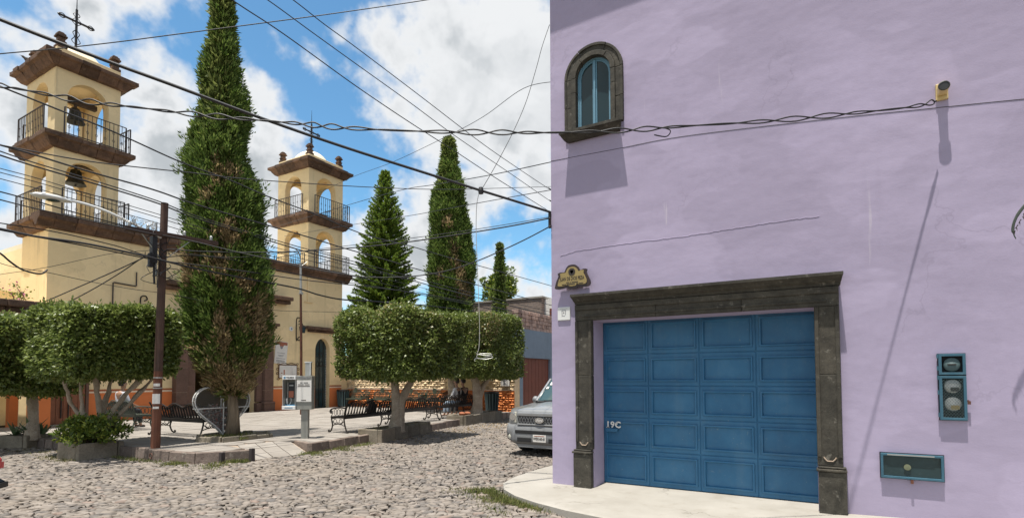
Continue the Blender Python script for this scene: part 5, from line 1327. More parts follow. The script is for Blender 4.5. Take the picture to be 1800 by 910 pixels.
cypress((-18.15,24.13,.0), [(3.6,1.2,.05),(4.6,1.45,.1),(6.0,1.42,.05),(7.5,1.40,0),(9.0,1.30,-.08),(10.5,1.14,-.11),(11.8,.96,-.12),(13.0,.74,-.12),(14.0,.42,-.11),(14.75,.06,-.12)],
    5200, 13, 'tall dark cypress behind the stone wall with a withered brown lower right side', 15,
    [(azf+.2,8.2,.22,.7),(azf+.35,7.2,.25,.5),(azf-.1,9.9,.15,.3),(azf+.7,6.2,.5,.6),(azf-.5,7.1,.2,.3)], tl=.33, tw=.06, trunk=.22, tuft_r=.2, inset=.36)
cypress((-17.4,28.05,.0), [(3.6,.62,.03),(5.5,.52,.05),(7.2,.38,.05),(8.7,.24,.05),(9.65,.03,.04)], 1100, 9, 'slim small cypress against the sky beside the brick house', 25, [], tl=.22, tw=.06, trunk=.1, tuft_r=.08, inset=.14)
# withered palm skirt at the foot of the second cypress
dp = thing('dead_palm', (-17.0,24.4,0), 'withered brown palm fronds drooping at the foot of the dark cypress', 'palm')
P = []; b = MB(); b.tube([(-17.0,24.4,-.1),(-17.0,24.4,4.6)], .18, 8); b.build('trunk', M['bark'], dp)
C0 = np.array([-17.0,24.4,4.7]); fr = []
for i in range(46):
    a = RNG.uniform(0, 6.28); el = RNG.uniform(-1.2, .9); d = np.array([math.cos(a)*math.cos(el), math.sin(a)*math.cos(el), math.sin(el)]); L = RNG.uniform(.7, 1.25); s_ = np.linspace(.15, 1, 16)[:, None]
    line = C0+d*L*s_+np.array([0, 0, -.5])*s_**2*L; sd = np.cross(d, [0, 0, 1]); sd /= np.linalg.norm(sd)+1e-6
    for g_ in (-1, 1):
        V, F = leaves(line, unit(d+g_*sd*.8+np.array([0, 0, -.5])+RNG.normal(0, .15, line.shape)), .38, .055); fr.append((V, F, np.full(len(V), .95)))
foliage('fronds', fr, M['cypress'], dp)
# araucaria-like conifer in whorls
def whorl_tree(base, H, zlow, rbase, label):
    root = thing('conifer_tree', base, label, 'tree'); b = MB(); b.tube([(base[0],base[1],base[2]-.1),(base[0]-.05,base[1],H*.6),(base[0],base[1],H)], [.24,.14,.02], 8); parts = []; z = zlow; i = 0
    while z < H-.15:
        f = (z-zlow)/(H-zlow); R_ = rbase*((1-f)**.82)*(.97+.06*math.sin(i*2.1))+.10; nb = 12 if f < .75 else 7; a0 = RNG.uniform(0, 6.28)
        for k in range(nb):
            a = a0+6.283*k/nb+RNG.normal(0, .15); L = R_*RNG.uniform(.82, 1.10); rise = .16+.5*f; o = np.array([math.cos(a), math.sin(a), 0])
            n = max(6, int(L/.085)); s_ = np.linspace(.12, 1, n)[:, None]; line = np.array([base[0], base[1], z])+o*L*s_+np.array([0, 0, 1])*L*(rise*s_**1.7-.10*s_)
            b.tube([Vector(line[0]-o*L*.12), Vector(line[n//2]), Vector(line[-1])], [.035*(1-f*.6), .02, .006], 4)
            rep = 11; B = np.repeat(line, rep, 0); sd = unit(np.cross(o, [0, 0, 1])[None, :]+RNG.normal(0, .5, B.shape))*RNG.choice([-1, 1], len(B))[:, None]
            wid = np.repeat(np.sin(np.clip(s_[:, 0]*1.15, .15, 1)*math.pi*.86)+.25, rep)
            D = unit(sd*.55+o*.7+np.array([0, 0, .55])+RNG.normal(0, .25, B.shape)); V, F = leaves(B+RNG.normal(0, .025, B.shape), D, .28*np.clip(wid, .3, 1)*(1-.4*f), .06, .3, np.array([[0, 0, 1.]])+RNG.normal(0, .45, B.shape)); parts.append((V, F, np.zeros(len(V))))
        z += (.25 if f < .7 else .20)*RNG.uniform(.9, 1.1); i += 1
    foliage('crown', parts, M['norfolk'], root); b.build('trunk', M['bark'], root, smooth=True)
whorl_tree((-23.46,24.49,0), 14.35, 3.6, 2.55, 'conical araucaria conifer with whorled branches right of the church tower')
def broadleaf(base, centre, R3, n, label, leaf=(.22,.14), seed=1):
    root = thing('broadleaf_tree', base, label, 'tree'); rg = np.random.default_rng(seed); cs = []; b = MB(); b.tube(spline([base, (base[0]+.1, base[1], centre[2]*.5), (centre[0], centre[1], centre[2]-R3[2]*.4)], 4), [.22-.012*i for i in range(9)], 8)
    for i in range(n):
        q = unit(rg.normal(size=(1, 3)))[0]*np.array(R3)*rg.uniform(.35, 1.); p = np.array(centre)+q; cs.append(p); b.tube(spline([(centre[0], centre[1], centre[2]-R3[2]*.5), tuple(np.array(centre)+q*.5+[0, 0, .15]), tuple(p)], 3), .04, 4)
    b.build('trunk', M['bark'], root, smooth=True); clumpy('crown', root, cs, 75, .38, leaf, M['bush'], 0., .3)
broadleaf((-19.97,32.34,0), (-19.95,32.3,7.9), (1.25,1.25,1.5), 44, 'round green broadleaf tree behind the slim cypress', seed=3)
tw = thing('sapling', (-9.5,23,0), 'thin twigs with small leaves beside the corner of the purple house', 'tree')
b = MB(); tp = []
for (x, y, z) in ((-10.55,22.6,6.35),(-10.4,22.6,6.05),(-10.75,22.7,5.75),(-10.5,22.6,5.2)):
    b.tube(spline([(-9.5,23,3.0),(-9.7,22.9,z-.7),(x,y,z)],4), [.03-.0025*i for i in range(9)], 4); tp += [(x,y,z),(x+.25,y,z-.15)]
b.tube([(-9.5,23,-.1),(-9.5,23,3.1)],.05,6); b.build('trunk', M['bark'], tw); clumpy('leaf_cluster', tw, tp, 9, .16, (.13,.07), M['bush'])
# weeds
def blades(name, pts, h, w, label=None, tint=.15):
    P = np.array(pts); n = len(P); D = unit(RNG.normal(0, .45, (n, 3))+[0, 0, 1]); V, F = leaves(P, D, RNG.uniform(.4, 1.2, n)*h, w, .1); o = put(np_mesh(name, V, F, np.repeat(np.clip(RNG.normal(tint, .2, n), 0, 1), 4)), name, M['grass']); tag(o, label, 'grass', kind='stuff'); return o
def scatter(path, wid, n, z, clump=6.):
    P = [Vector((*p, 0)) for p in path]; out = []; L = [(b_-a_).length for a_, b_ in zip(P[:-1], P[1:])]; tot = sum(L)
    while len(out) < n:
        t = random.random()*tot; i = 0
        while t > L[i]: t -= L[i]; i += 1
        d = (P[i+1]-P[i]).normalized(); q = P[i]+d*t+Vector((-d.y, d.x, 0))*random.gauss(0, wid)
        if math.sin(q.x*clump)+math.sin(q.y*clump*1.3+1)+random.gauss(0, .7) < .1: continue
        out.append((q.x, q.y, z))
    return out
def wedge(cx, cy, n, sx, sy): return [(random.gauss(cx, sx), random.gauss(cy, sy), ZS-.01) for _ in range(n)]
blades('grass', scatter([(-4.50,6.95),(-4.22,6.62),(-3.78,6.33),(-3.3,6.12),(-2.85,5.95)], .05, 1700, ZS-.01, 3.)+wedge(-4.45,6.66,420,.10,.08)+wedge(-4.05,6.28,260,.18,.07)+scatter([(-4.9,6.7),(-4.3,6.2),(-3.4,5.8)], .12, 260, ZS-.02), .085, .009, 'tufts of green grass along the edge of the concrete pavement', .3)
blades('grass', scatter([(-13.2,5.7),(-12,5.72),(-10.9,5.9),(-10.4,6.35),(-10.15,6.85)], .06, 650, ZS-.01)+scatter([(-11.2,5.75),(-10.45,6.2),(-9.6,6.0)], .12, 700, ZS-.015)+scatter([(-10.4,6.5),(-10.1,6.7)], .04, 350, ZS-.01), .085, .012, 'weeds along the left plaza kerb and between the cobbles', .3)
blades('grass', scatter([(-9.95,7.9),(-9.92,8.3),(-10.0,9.3),(-10.1,10.2)], .10, 900, ZS-.01)+scatter([(-9.7,7.6),(-9.75,9.2)], .14, 500, ZS-.02)+[(random.gauss(-12.75,.3), random.gauss(8.0,.3), ZP+.06) for _ in range(500)]+[(random.gauss(-12.1,.06), random.gauss(7.9,.07), ZP+.03) for _ in range(160)], .085, .012, 'weeds along the right plaza kerb and round the cypress foot', .3)
blades('grass', scatter([(-16.5,5.2),(-15.2,5.3),(-14.3,5.0),(-13.3,5.0)], .14, 500, ZS-.015)+[(random.uniform(-10.9,-10.3), random.uniform(10.6,12.8), .21) for _ in range(260)], .07, .011, 'dry weeds by the left planters', .6)
# fallen leaves
n = 900; L_ = np.c_[RNG.normal(-10.0, .7, n), RNG.uniform(10.5, 19, n), np.full(n, ZS+.012)]; L2 = np.c_[RNG.normal(-11.0, .5, 300), RNG.uniform(11, 19, 300), np.full(300, .235)]
P = L_; V, F = leaves(P, RNG.normal(size=P.shape)*[1, 1, .15], .07, .04, .15, np.tile([[0.2, .3, 1.]], (len(P), 1))); o = put(np_mesh('fallen_leaves', V, F, np.full(len(V), .9)), 'fallen_leaves', M['ficus']); tag(o, 'scattered dry fallen leaves on the cobbles by the right kerb', 'leaves', kind='stuff')
# ---------------------------------------------------------------- street furniture
def bench_parts(root, L, mat, crest=False):
    """cast iron bench in local space: along X, sitter faces +Y, ground z=0"""
    h, dp = .44, .44
    def part(b, n, sm=False): return b.build(n, mat, root, local=True, smooth=sm)
    # seat: slats and cross ribs
    b = MB()
    for i in range(7): y = -.20+i*.066; b.box(-L/2+.04, L/2-.04, y, y+.036, h-.02+.004*abs(i-3), h)
    b.box(-L/2+.03, L/2-.03, -.215, -.2, h-.07, h); b.box(-L/2+.03, L/2-.03, .232, .245, h-.075, h); part(b, 'seat')
    # back: three ornamental panels with humped tops and pierced work
    b = MB(); n = 3; w = (L-.08)/n
    def back(x, z): return (x, -.22-(z-h)*.28, z)
    for p in range(n):
        x0 = -L/2+.04+p*w; top = [back(x0+w*t, h+.30+.105*math.sin(math.pi*t)**1.3) for t in [i/10 for i in range(11)]]
        b.tube(top, .015, 5); b.tube([back(x0, h+.02), back(x0+w, h+.02)], .016, 5); b.tube([back(x0, h+.30), back(x0, h)], .014, 5); b.tube([back(x0+w, h+.30), back(x0+w, h)], .014, 5)
        m_ = 6
        for i in range(m_):
            u0, u1 = x0+w*i/m_, x0+w*(i+1)/m_; c = (u0+u1)/2
            zt = h+.27+.10*math.sin(math.pi*(i+.5)/m_)
            b.tube([back(c+(u1-u0)*.42*math.cos(a), h+.03+(zt-h-.03)*(.5+.5*math.sin(a))) for a in [2*math.pi*k/12 for k in range(13)]], .013, 4, cap=False)
            if i: b.tube([back(u0, h+.02), back(u0, h+.28+.10*math.sin(math.pi*i/m_))], .010, 4)
    part(b, 'backrest')
    if crest:
        b = MB(); b.lathe([(.0,-.012),(.13,-.012),(.14,0),(.13,.012),(.0,.012)], (L*.17,0,0), 18, ax='y'); me = b.mesh('crest'); me.transform(Matrix.Translation((0,-.335,h+.40))); put(me, 'crest', mat, root, local=True)
    for s in (-1, 1):
        x = s*(L/2-.02); b = MB()
        b.tube(spline([(x,-.36,h+.42),(x,-.30,h+.30),(x,-.23,h+.05),(x,-.22,h-.1),(x,-.27,.14),(x,-.33,.03),(x,-.37,.03),(x,-.36,.06)],4), .021, 5)      # rear leg and back post
        b.tube(spline([(x,.235,h),(x,.22,h-.12),(x,.19,.2),(x,.24,.06),(x,.31,.02),(x,.34,.04),(x,.31,.065)],4), .021, 5)
        b.bar((x,-.24,h-.03),(x,.25,h-.03),.03,.045)
        b.tube(spline([(x,-.21,h-.12),(x,-.08,h-.22),(x,.0,h-.16),(x,.08,h-.22),(x,.2,h-.12)],4), .013, 4)
        for c in (-.1,.1): b.tube([(x,c+.055*math.cos(a),h-.13+.055*math.sin(a)) for a in [i*.7 for i in range(10)]], .009, 4)
        b.tube([(x,-.23,.19),(x,-.08,.235),(x,.08,.235),(x,.19,.19)], .013, 4)
        part(b, 'end_frame')
        b = MB(); b.tube(spline([(x,-.27,h+.22),(x,-.1,h+.235),(x,.1,h+.22),(x,.235,h+.19),(x,.285,h+.13),(x,.25,h+.085),(x,.215,h+.12),(x,.245,h+.15)],4), .02, 5); b.tube(spline([(x,.24,h),(x,.20,h+.08),(x,.24,h+.17)],4), .014, 4)
        for c in (-.13,-.02,.09): b.tube([(x,c+.05*math.cos(a),h+.11+.085*math.sin(a)) for a in [2*math.pi*i/10 for i in range(11)]], .009, 4)
        part(b, 'armrest')
BG = 'cast iron benches in the plaza'
def bench(x, y, rz, L, mat, label, crest=False, proto={}):
    key = (L, mat.name, crest)
    if key not in proto:
        t = thing('iron_bench', (x, y, ZP), label, 'bench', BG, rz); bench_parts(t, L, mat, crest); proto[key] = t
    else:
        t = copy_tree(proto[key]); t.location = (x, y, ZP); t.rotation_euler = (0, 0, rz)
    t['label'] = label; return t
Q = R(90)
bench(-11.55, 11.25, Q+R(4), 2.05, M['iron'], 'black iron bench nearest the phone kiosk, seen through its pierced back')
bench(-11.95, 13.85, Q+R(3), 2.05, M['iron'], 'black iron bench just right of the twisted tree trunk')
bench(-12.35, 16.5, Q, 2.05, M['iron'], 'black iron bench with the seated person in a dark vest')
bench(-14.45, 7.88, R(4), 2.05, M['iron'], 'black iron bench between the utility pole and the wire heart')
bench(-18.0, 8.05, R(2), 1.95, M['iron_green'], 'greenish iron bench left of the utility pole, a person in a pale shirt on it')
for i, (x, lab) in enumerate(((-20.9,'faded green bench at the stone wall beside the bin at the church corner'),(-19.05,'faded green bench at the stone wall, second from the church'),(-17.2,'faded green bench at the stone wall right behind the twisted tree trunk'),(-15.75,'faded green bench at the stone wall farthest from the church'))):
    bench(x, 19.72, R(180), 1.55, M['bench_far'], lab, True)
# dark bag drawn for an unclear dark shape on the first bench
bg_ = thing('dark_bundle', (-11.6,11.62,ZP+.44), 'small dark bag on the seat of the nearest black bench', 'bundle')
b = MB(); b.lathe([(.02,.56),(.15,.565),(.16,.65),(.13,.80),(.085,.90),(.05,.93),(.0,.935)], (-11.62,11.62,0), 12); me = b.mesh('bundle_body')
for v in me.vertices: v.co.x += .03*math.sin(v.co.z*17); v.co.y += .025*math.sin(v.co.z*23+v.co.x*9)
put(me, 'bundle_body', M['cloth_dark'], bg_, smooth=True)
b = MB(); b.tube(spline([(-11.62,11.55,.88),(-11.64,11.52,1.0),(-11.62,11.60,1.03),(-11.6,11.66,.9)],4), .014, 5); b.build('bundle_loop', M['cloth_dark'], bg_)
# litter bins
def bin_(x, y, label):
    t = thing('litter_bin', (x, y, ZP), label, 'litter bin', 'dark slatted litter bins')
    b = MB(); b.lathe([(.21,ZP+.06),(.26,ZP+.78),(.25,ZP+.78),(.2,ZP+.06)], (x,y,0), 12); b.build('liner', M['dark_in'], t)
    for k in range(14):
        a = 2*math.pi*k/14; c, s_ = math.cos(a), math.sin(a); b = MB(); b.bar((x+.225*c,y+.225*s_,ZP+.04),(x+.285*c,y+.285*s_,ZP+.8),.075,.018); b.build('slat', M['mesh_metal'], t)
    b = MB(); b.lathe([(.30,ZP+.79),(.315,ZP+.80),(.315,ZP+.87),(.22,ZP+.88),(.22,ZP+.80)], (x,y,0), 20); b.build('rim', M['iron'], t)
    b = MB(); b.lathe([(.24,ZP+.0),(.24,ZP+.045),(.0,ZP+.045)], (x,y,0), 16); b.build('base', M['iron'], t)
bin_(-21.55, 19.55, 'dark slatted litter bin at the church corner beside the wall benches')
bin_(-12.45, 19.45, 'dark slatted litter bin at the right end of the stone wall')
# kerb stubs
for (x, y, z, lab) in ((-10.45,6.40,.13,'short dark post stub by the kerb, left of the pair'),(-10.13,6.83,.18,'short dark post stub at the kerb corner, right of the pair')):
    t = thing('post_stub', (x, y, ZS), lab, 'bollard', 'short cut off posts by the kerb'); b = MB(); b.frust(x-.045,x+.045,y-.045,y+.045,ZS-.05,z,.004); b.build('post', M['rail'], t, bev=.006)
t = thing('iron_ring', (-12.0,5.86,ZS), 'rusty iron tether ring set in the face of the left kerb', 'ring'); b = MB(); b.tube([(-12.0+.05*math.cos(a), 5.845, .02+.055*math.sin(a)) for a in [i*.5236 for i in range(13)]], .009, 5, cap=False); b.build('ring', M['rust'], t)
# wire heart for bottle caps
ht = thing('heart_sculpture', (-13.2,8.0,ZP), 'heart shaped steel and mesh container for plastic caps behind the cypress trunk', 'sculpture')
def heart(t, k=1.):
    x = 16*math.sin(t)**3; y = 13*math.cos(t)-5*math.cos(2*t)-2*math.cos(3*t)-math.cos(4*t); return x/16*.71*k, y
HY_ = [heart(t)[1] for t in [i*.0628 for i in range(100)]]; ymn, ymx = min(HY_), max(HY_)
def hp(t, k=1.):
    u, y = heart(t, k); return u, ZP+.03+((y-ymn)/(ymx-ymn))*1.22
ring_ = [hp(2*math.pi*i/60) for i in range(61)]; HC = 8.07
for dx in (-.05, .05):
    b = MB(); b.tube([(-13.2+dx, HC+u, z) for u, z in ring_], .016, 6, cap=False); b.build('hoop', M['white_paint'], ht)
b = MB()
zt = hp(0)[1]; zb = hp(math.pi)[1]
for dx in (-.05,.05): b.bar((-13.2+dx,HC,zb),(-13.2+dx,HC,zt),.022,.022); b.bar((-13.2+dx,HC-.70,.86),(-13.2+dx,HC+.70,.86),.022,.022)
for i in range(0, 60, 6): u, z = ring_[i]; b.bar((-13.25,HC+u,z),(-13.15,HC+u,z),.016,.016)
b.build('cross_bars', M['white_paint'], ht)
b = MB(); pol = [(HC+u*.99, z) for u, z in ring_[:-1]]
b.add([(-13.152, u, z) for u, z in pol], [tuple(range(len(pol)))])
b.build('mesh_panels', M['wiremesh'], ht)
b = MB(); V = []; nF = len(ring_)
b.add([(-13.248,HC+u,z) for u, z in ring_]+[(-13.152,HC+u,z) for u, z in ring_], [(i,i+1,nF+i+1,nF+i) for i in range(nF-1)]); b.build('mesh_rim', M['wiremesh'], ht)
pu = []
pa = np.array([[HC+u, z] for u, z in ring_[:-1]])
while len(pu) < 1500:
    q = np.c_[RNG.uniform(HC-.7, HC+.7, 400), RNG.uniform(.15, 1.0, 400)]; k_ = pip([tuple(x) for x in (pa-[HC, .6])*.93+[HC, .6]], q[:, 0], q[:, 1]) & (q[:, 1] < .78+.10*np.sin(q[:, 0]*5)+RNG.normal(0, .05, 400)); pu += q[k_].tolist()
pu = np.array(pu[:1500]); P3 = np.c_[RNG.uniform(-13.24, -13.16, 1500), pu]; nrm = unit(RNG.normal(size=(1500, 3))); e1 = unit(np.cross(nrm, RNG.normal(size=(1500, 3)))); e2 = np.cross(nrm, e1)
V = np.stack([P3+(e1*math.cos(a)+e2*math.sin(a))*.026 for a in [i*math.pi/3 for i in range(6)]], 1).reshape(-1, 3); o = put(np_mesh('bottle_caps', V, np.arange(9000).reshape(-1, 6)), 'bottle_caps', M['caps'], ht); tag(o, kind='stuff')
# utility pole with its gear
PX_, PY_ = -12.43, 6.14
up = thing('utility_pole', (PX_, PY_, ZP), 'brown weathered utility pole with crossarm and reddish foot at the plaza kerb', 'utility pole')
lean = Vector((.02,.07,0))
def pp(z): t = (z-ZP)/5.25; return Vector((PX_,PY_,z))+lean*t
b = MB(); b.tube([pp(1.75),pp(3.5),pp(5.40)], [.083,.078,.072], 10); b.build('pole_shaft', M['pole'], up, smooth=False)
b = MB(); b.tube([pp(ZP-.1),pp(1.0),pp(1.752)], [.092,.088,.0835], 10); b.build('pole_foot', M['pole_foot'], up)
b = MB()
for z in (1.60,1.38): b.tube([pp(z),pp(z+.025)], [.0905,.0905], 12)
b.build('steel_band', M['zinc'], up)
b = MB(); q = pp(1.15); dv = Vector((.78,-.62,0)); sd_ = Vector((.62,.78,0)); 
for (z0, z1, w) in ((1.06,1.27,.07),(.955,1.0,.055),(1.43,1.49,.06)):
    a = pp((z0+z1)/2)+dv*.094; V = [(*(a-sd_*w).xy,z0),(*(a+sd_*w).xy,z0),(*(a+sd_*w).xy,z1),(*(a-sd_*w).xy,z1)]; V += [(x-.012*dv.x,y-.012*dv.y,z) for x,y,z in V]; b.add(V,[(0,1,2,3),(7,6,5,4),(0,4,5,1),(2,6,7,3),(0,3,7,4),(1,5,6,2)])
b.build('paper_remnant', M['paper'], up)
ca = MB(); ca.bar((PX_+.09,5.42,4.66),(PX_+.10,7.35,4.74),.09,.10); cao = ca.build('crossarm', M['pole'], up, bev=.008)
b = MB(); b.bar((PX_+.06,PY_+.06,4.15),(PX_+.07,6.75,4.68),.03,.012); b.bar((PX_+.06,PY_+.04,4.1),(PX_+.07,5.75,4.62),.03,.012); b.build('brace', M['zinc'], up)
for y in (5.5,5.85,6.6,7.2):
    b = MB(); z = 4.70+(y-5.42)*.04; b.lathe([(.02,z),(.035,z+.03),(.025,z+.06),(.035,z+.09),(.02,z+.12)], (PX_+.095,y,0), 10); b.build('insulator', M['zinc'], up, smooth=True)
b = MB(); b.box(PX_-.04,PX_+.10,PY_-.19,PY_-.09,4.05,4.62); b.box(PX_+.0,PX_+.09,PY_-.24,PY_-.16,3.95,4.25); b.build('junction_box', M['wire'], up, bev=.01)
b = MB(); b.tube([pp(4.95)+Vector((-.02,-.14,0)),pp(4.2)+Vector((-.02,-.13,0)),pp(3.8)+Vector((0,-.12,0))], .02, 6); b.build('conduit', M['zinc'], up)
b = MB(); rg = random.Random(2)
for i in range(16):
    y = rg.uniform(5.4,6.0); p = Vector((PX_+.08,y,4.76)); b.tube(spline([p,p+Vector((rg.uniform(-.1,.1),rg.uniform(-.12,.12),rg.uniform(.05,.2))),p+Vector((rg.uniform(-.15,.15),rg.uniform(-.2,.2),rg.uniform(-.15,.12)))],4), .006, 4)
b.build('wire_tangle', M['wire_pale'], up)
b = MB()
for i in range(18):
    p = pp(rg.uniform(3.9,4.7))+Vector((rg.uniform(-.05,.1),rg.uniform(-.15,.1),0)); b.tube(spline([p,p+Vector((rg.uniform(-.1,.2),rg.uniform(-.3,.3),rg.uniform(-.3,.1))),p+Vector((rg.uniform(-.1,.2),rg.uniform(-.4,.4),rg.uniform(-.5,-.1)))],4), .008, 4)
b.tube(spline([pp(4.2)+Vector((.05,-.15,0)),pp(4.0)+Vector((.05,-.19,0)),pp(3.6)+Vector((.05,-.17,0))],4),.022,5)
b.build('wire_loops', M['wire'], up)
b = MB(); b.tube(spline([(PX_+.05,PY_,4.62),(PX_+.05,5.62,4.78),(PX_+.04,5.1,4.93),(PX_,4.72,4.99),(PX_-.03,4.5,4.985)],6), .026, 8); sla = b.build('lamp_arm', M['lumwhite'], up, smooth=True)
b = MB()
prof = [(0,.03,.02),(.1,.075,.05),(.25,.105,.075),(.42,.10,.075),(.56,.06,.05),(.62,.012,.015)]; n = 14; V = []; F = []
for (d, w, h) in prof:
    for k in range(n): a = 2*math.pi*k/n; V.append((PX_-.03+w*1.5*math.cos(a), 4.56-d, 4.965-.02*d+(h*.9 if math.sin(a) > 0 else h*.55)*math.sin(a)))
for i in range(len(prof)-1):
    for k in range(n): F.append((i*n+k,i*n+(k+1)%n,(i+1)*n+(k+1)%n,(i+1)*n+k))
F += [tuple(range(n)),tuple(range((len(prof)-1)*n,len(prof)*n))]; b.add(V,F); b.build('lamp_head', M['lumwhite'], up, smooth=True)
b = MB(); b.lathe([(.09,4.925),(.11,4.915),(.09,4.905),(.0,4.895)], (PX_-.03,4.27,0), 14); b.build('lamp_glass', M['teal_glass'], up, smooth=True)
# slim rusty pole by the church
rp = thing('rusty_pole', (-18.52,14.63,ZP), 'slim rusty red pole with a pale top standing in the plaza before the church', 'pole')
b = MB(); b.tube([(-18.52,14.63,ZP-.05),(-18.50,14.58,2.6),(-18.47,14.5,5.0)], [.05,.05,.045], 8); b.build('lower_pole', M['rust'], rp)
b = MB(); b.tube([(-18.47,14.5,5.001),(-18.45,14.46,6.25)], [.052,.04], 8); b.build('upper_pole', M['zinc'], rp)
b = MB(); b.tube(spline([(-18.45,14.46,6.2),(-18.45,14.44,6.5),(-18.4,14.2,6.75),(-18.4,13.9,6.8)],4),.022,5); b.tube([(-18.45,14.46,6.1),(-18.42,14.75,6.35)],.012,4); b.box(-18.56,-18.40,14.48,14.56,4.98,5.06); b.build('top_fitting', M['zinc'], rp)
# pay phone kiosk
KR = R(30.5)
ki = thing('phone_kiosk', (-11.13,8.91,ZP), 'grey pay phone kiosk on a post with white signs, TELMEX across the top', 'phone booth', None, KR)
def kb(name, mat, *boxes, bev=.006):
    b = MB()
    for q in boxes: b.box(*q)
    return b.build(name, mat, ki, local=True, bev=bev)
kb('post', M['grey_steel'], (-.085,.085,-.05,.06,-.05,.72))
kb('back_box', M['grey_steel'], (-.185,.19,-.10,.10,.71,1.53))
kb('sign_board', M['paper'], (-.175,.185,-.116,-.102,.90,1.42), bev=0)
m = MB()
for z, w, x in ((1.36,.03,-.06),(1.36,.055,.05),(1.315,.07,-.07),(1.315,.06,.08),(1.275,.15,.0),(.935,.06,.0)): m.box(x-w,x+w,-.118,-.1155,z-.009,z+.009)
m.build('sign_lettering', M['ink'], ki, local=True)
me = text_mesh('TELMEX', .085, .001); me.transform(Matrix.Translation((.0,-.103,1.475))@Matrix.Rotation(R(90), 4, 'X')); put(me, 'embossed_lettering', M['ink_grey'], ki, local=True)
kb('booth_shell', M['zinc'], (-.51,-.495,-.14,.14,.72,1.53), (-.205,-.19,-.14,-.101,.72,1.53), (-.495,-.19,.12,.135,.72,1.53), bev=.003)
kb('booth_lining', M['grey_steel'], (-.494,-.19,.10,.119,.74,1.50), bev=0)
kb('top_sign', M['white_paint'], (-.512,-.188,-.155,.14,1.44,1.535))
kb('bottom_sign', M['white_paint'], (-.512,-.188,-.155,.14,.715,.80))
me = text_mesh('TELMEX', .052, .0006); me.transform(Matrix.Translation((-.32,-.157,1.487))@Matrix.Rotation(R(90), 4, 'X')); put(me, 'lettering', M['ink'], ki, local=True)
m = MB(); m.box(-.475,-.43,-.158,-.155,1.465,1.51); m.box(-.45,-.25,-.158,-.155,.75,.765); m.build('logo', M['ink_blue'], ki, local=True)
kb('telephone', M['black_plastic'], (-.44,-.28,.03,.10,.98,1.36)); kb('telephone_panel', M['poster_red'], (-.42,-.30,.02,.031,1.0,1.16), bev=0); kb('telephone_display', M['zinc'], (-.41,-.31,.02,.031,1.28,1.31), (-.44,-.43,.0,.1,.98,1.36), bev=0)
m = MB(); m.tube([(-.46,.03,.85),(-.46,.0,.98)], .022, 8); m.tube(spline([(-.46,.03,.85),(-.40,-.02,.82),(-.36,.02,.9),(-.38,.05,1.0)],4), .008, 5); m.build('handset', M['white_paint'], ki, local=True)
kb('shelf', M['ink_blue'], (-.494,-.19,-.05,.10,.80,.83), bev=0)
kb('upper_box', M['zinc'], (-.06,.08,.11,.20,1.53,1.86)); kb('upper_box_rim', M['white_paint'], (-.075,.095,.10,.21,1.861,1.88), (.06,.082,.098,.11,1.54,1.86), bev=0)
# flower pot rubble by the far planter
tp_ = thing('terracotta_stones', (-11.2,15.75,.27), 'reddish broken terracotta pieces on the near end of the far planter', 'rubble')
for i in range(4):
    b = MB(); x, y = -11.25-.16*(i%2)+.03*i, 15.65+.13*i; b.lathe([(.08,.24),(.10,.33),(.06,.37),(.0,.375)], (x,y,0), 8); b.build('shard', M['terracotta'], tp_)
# ---------------------------------------------------------------- people
def skin_body(name, chains, mat, parent, local=True, sub=2):
    """chains: list of [(xyz, radius), ...]; points that repeat are welded into one skeleton"""
    bm = bmesh.new(); lay = bm.verts.layers.skin.verify(); vs = {}
    first = None
    for ch in chains:
        prev = None
        for p, r in ch:
            key = tuple(round(c, 3) for c in p)
            if key not in vs:
                v = bm.verts.new(p); d = v[lay]; rr = r if isinstance(r, tuple) else (r, r); d.radius = rr; vs[key] = v
                if first is None: d.use_root = True; first = v
            v = vs[key]
            if prev is not None and prev is not v and bm.edges.get((prev, v)) is None: bm.edges.new((prev, v))
            prev = v
    me = bpy.data.meshes.new(name); bm.to_mesh(me); bm.free(); o = put(me, name, mat, parent, local)
    sk = o.modifiers.new('skin', 'SKIN'); sk.use_smooth_shade = True
    ss = o.modifiers.new('subsurf', 'SUBSURF'); ss.levels = sub; ss.render_levels = sub
    return o
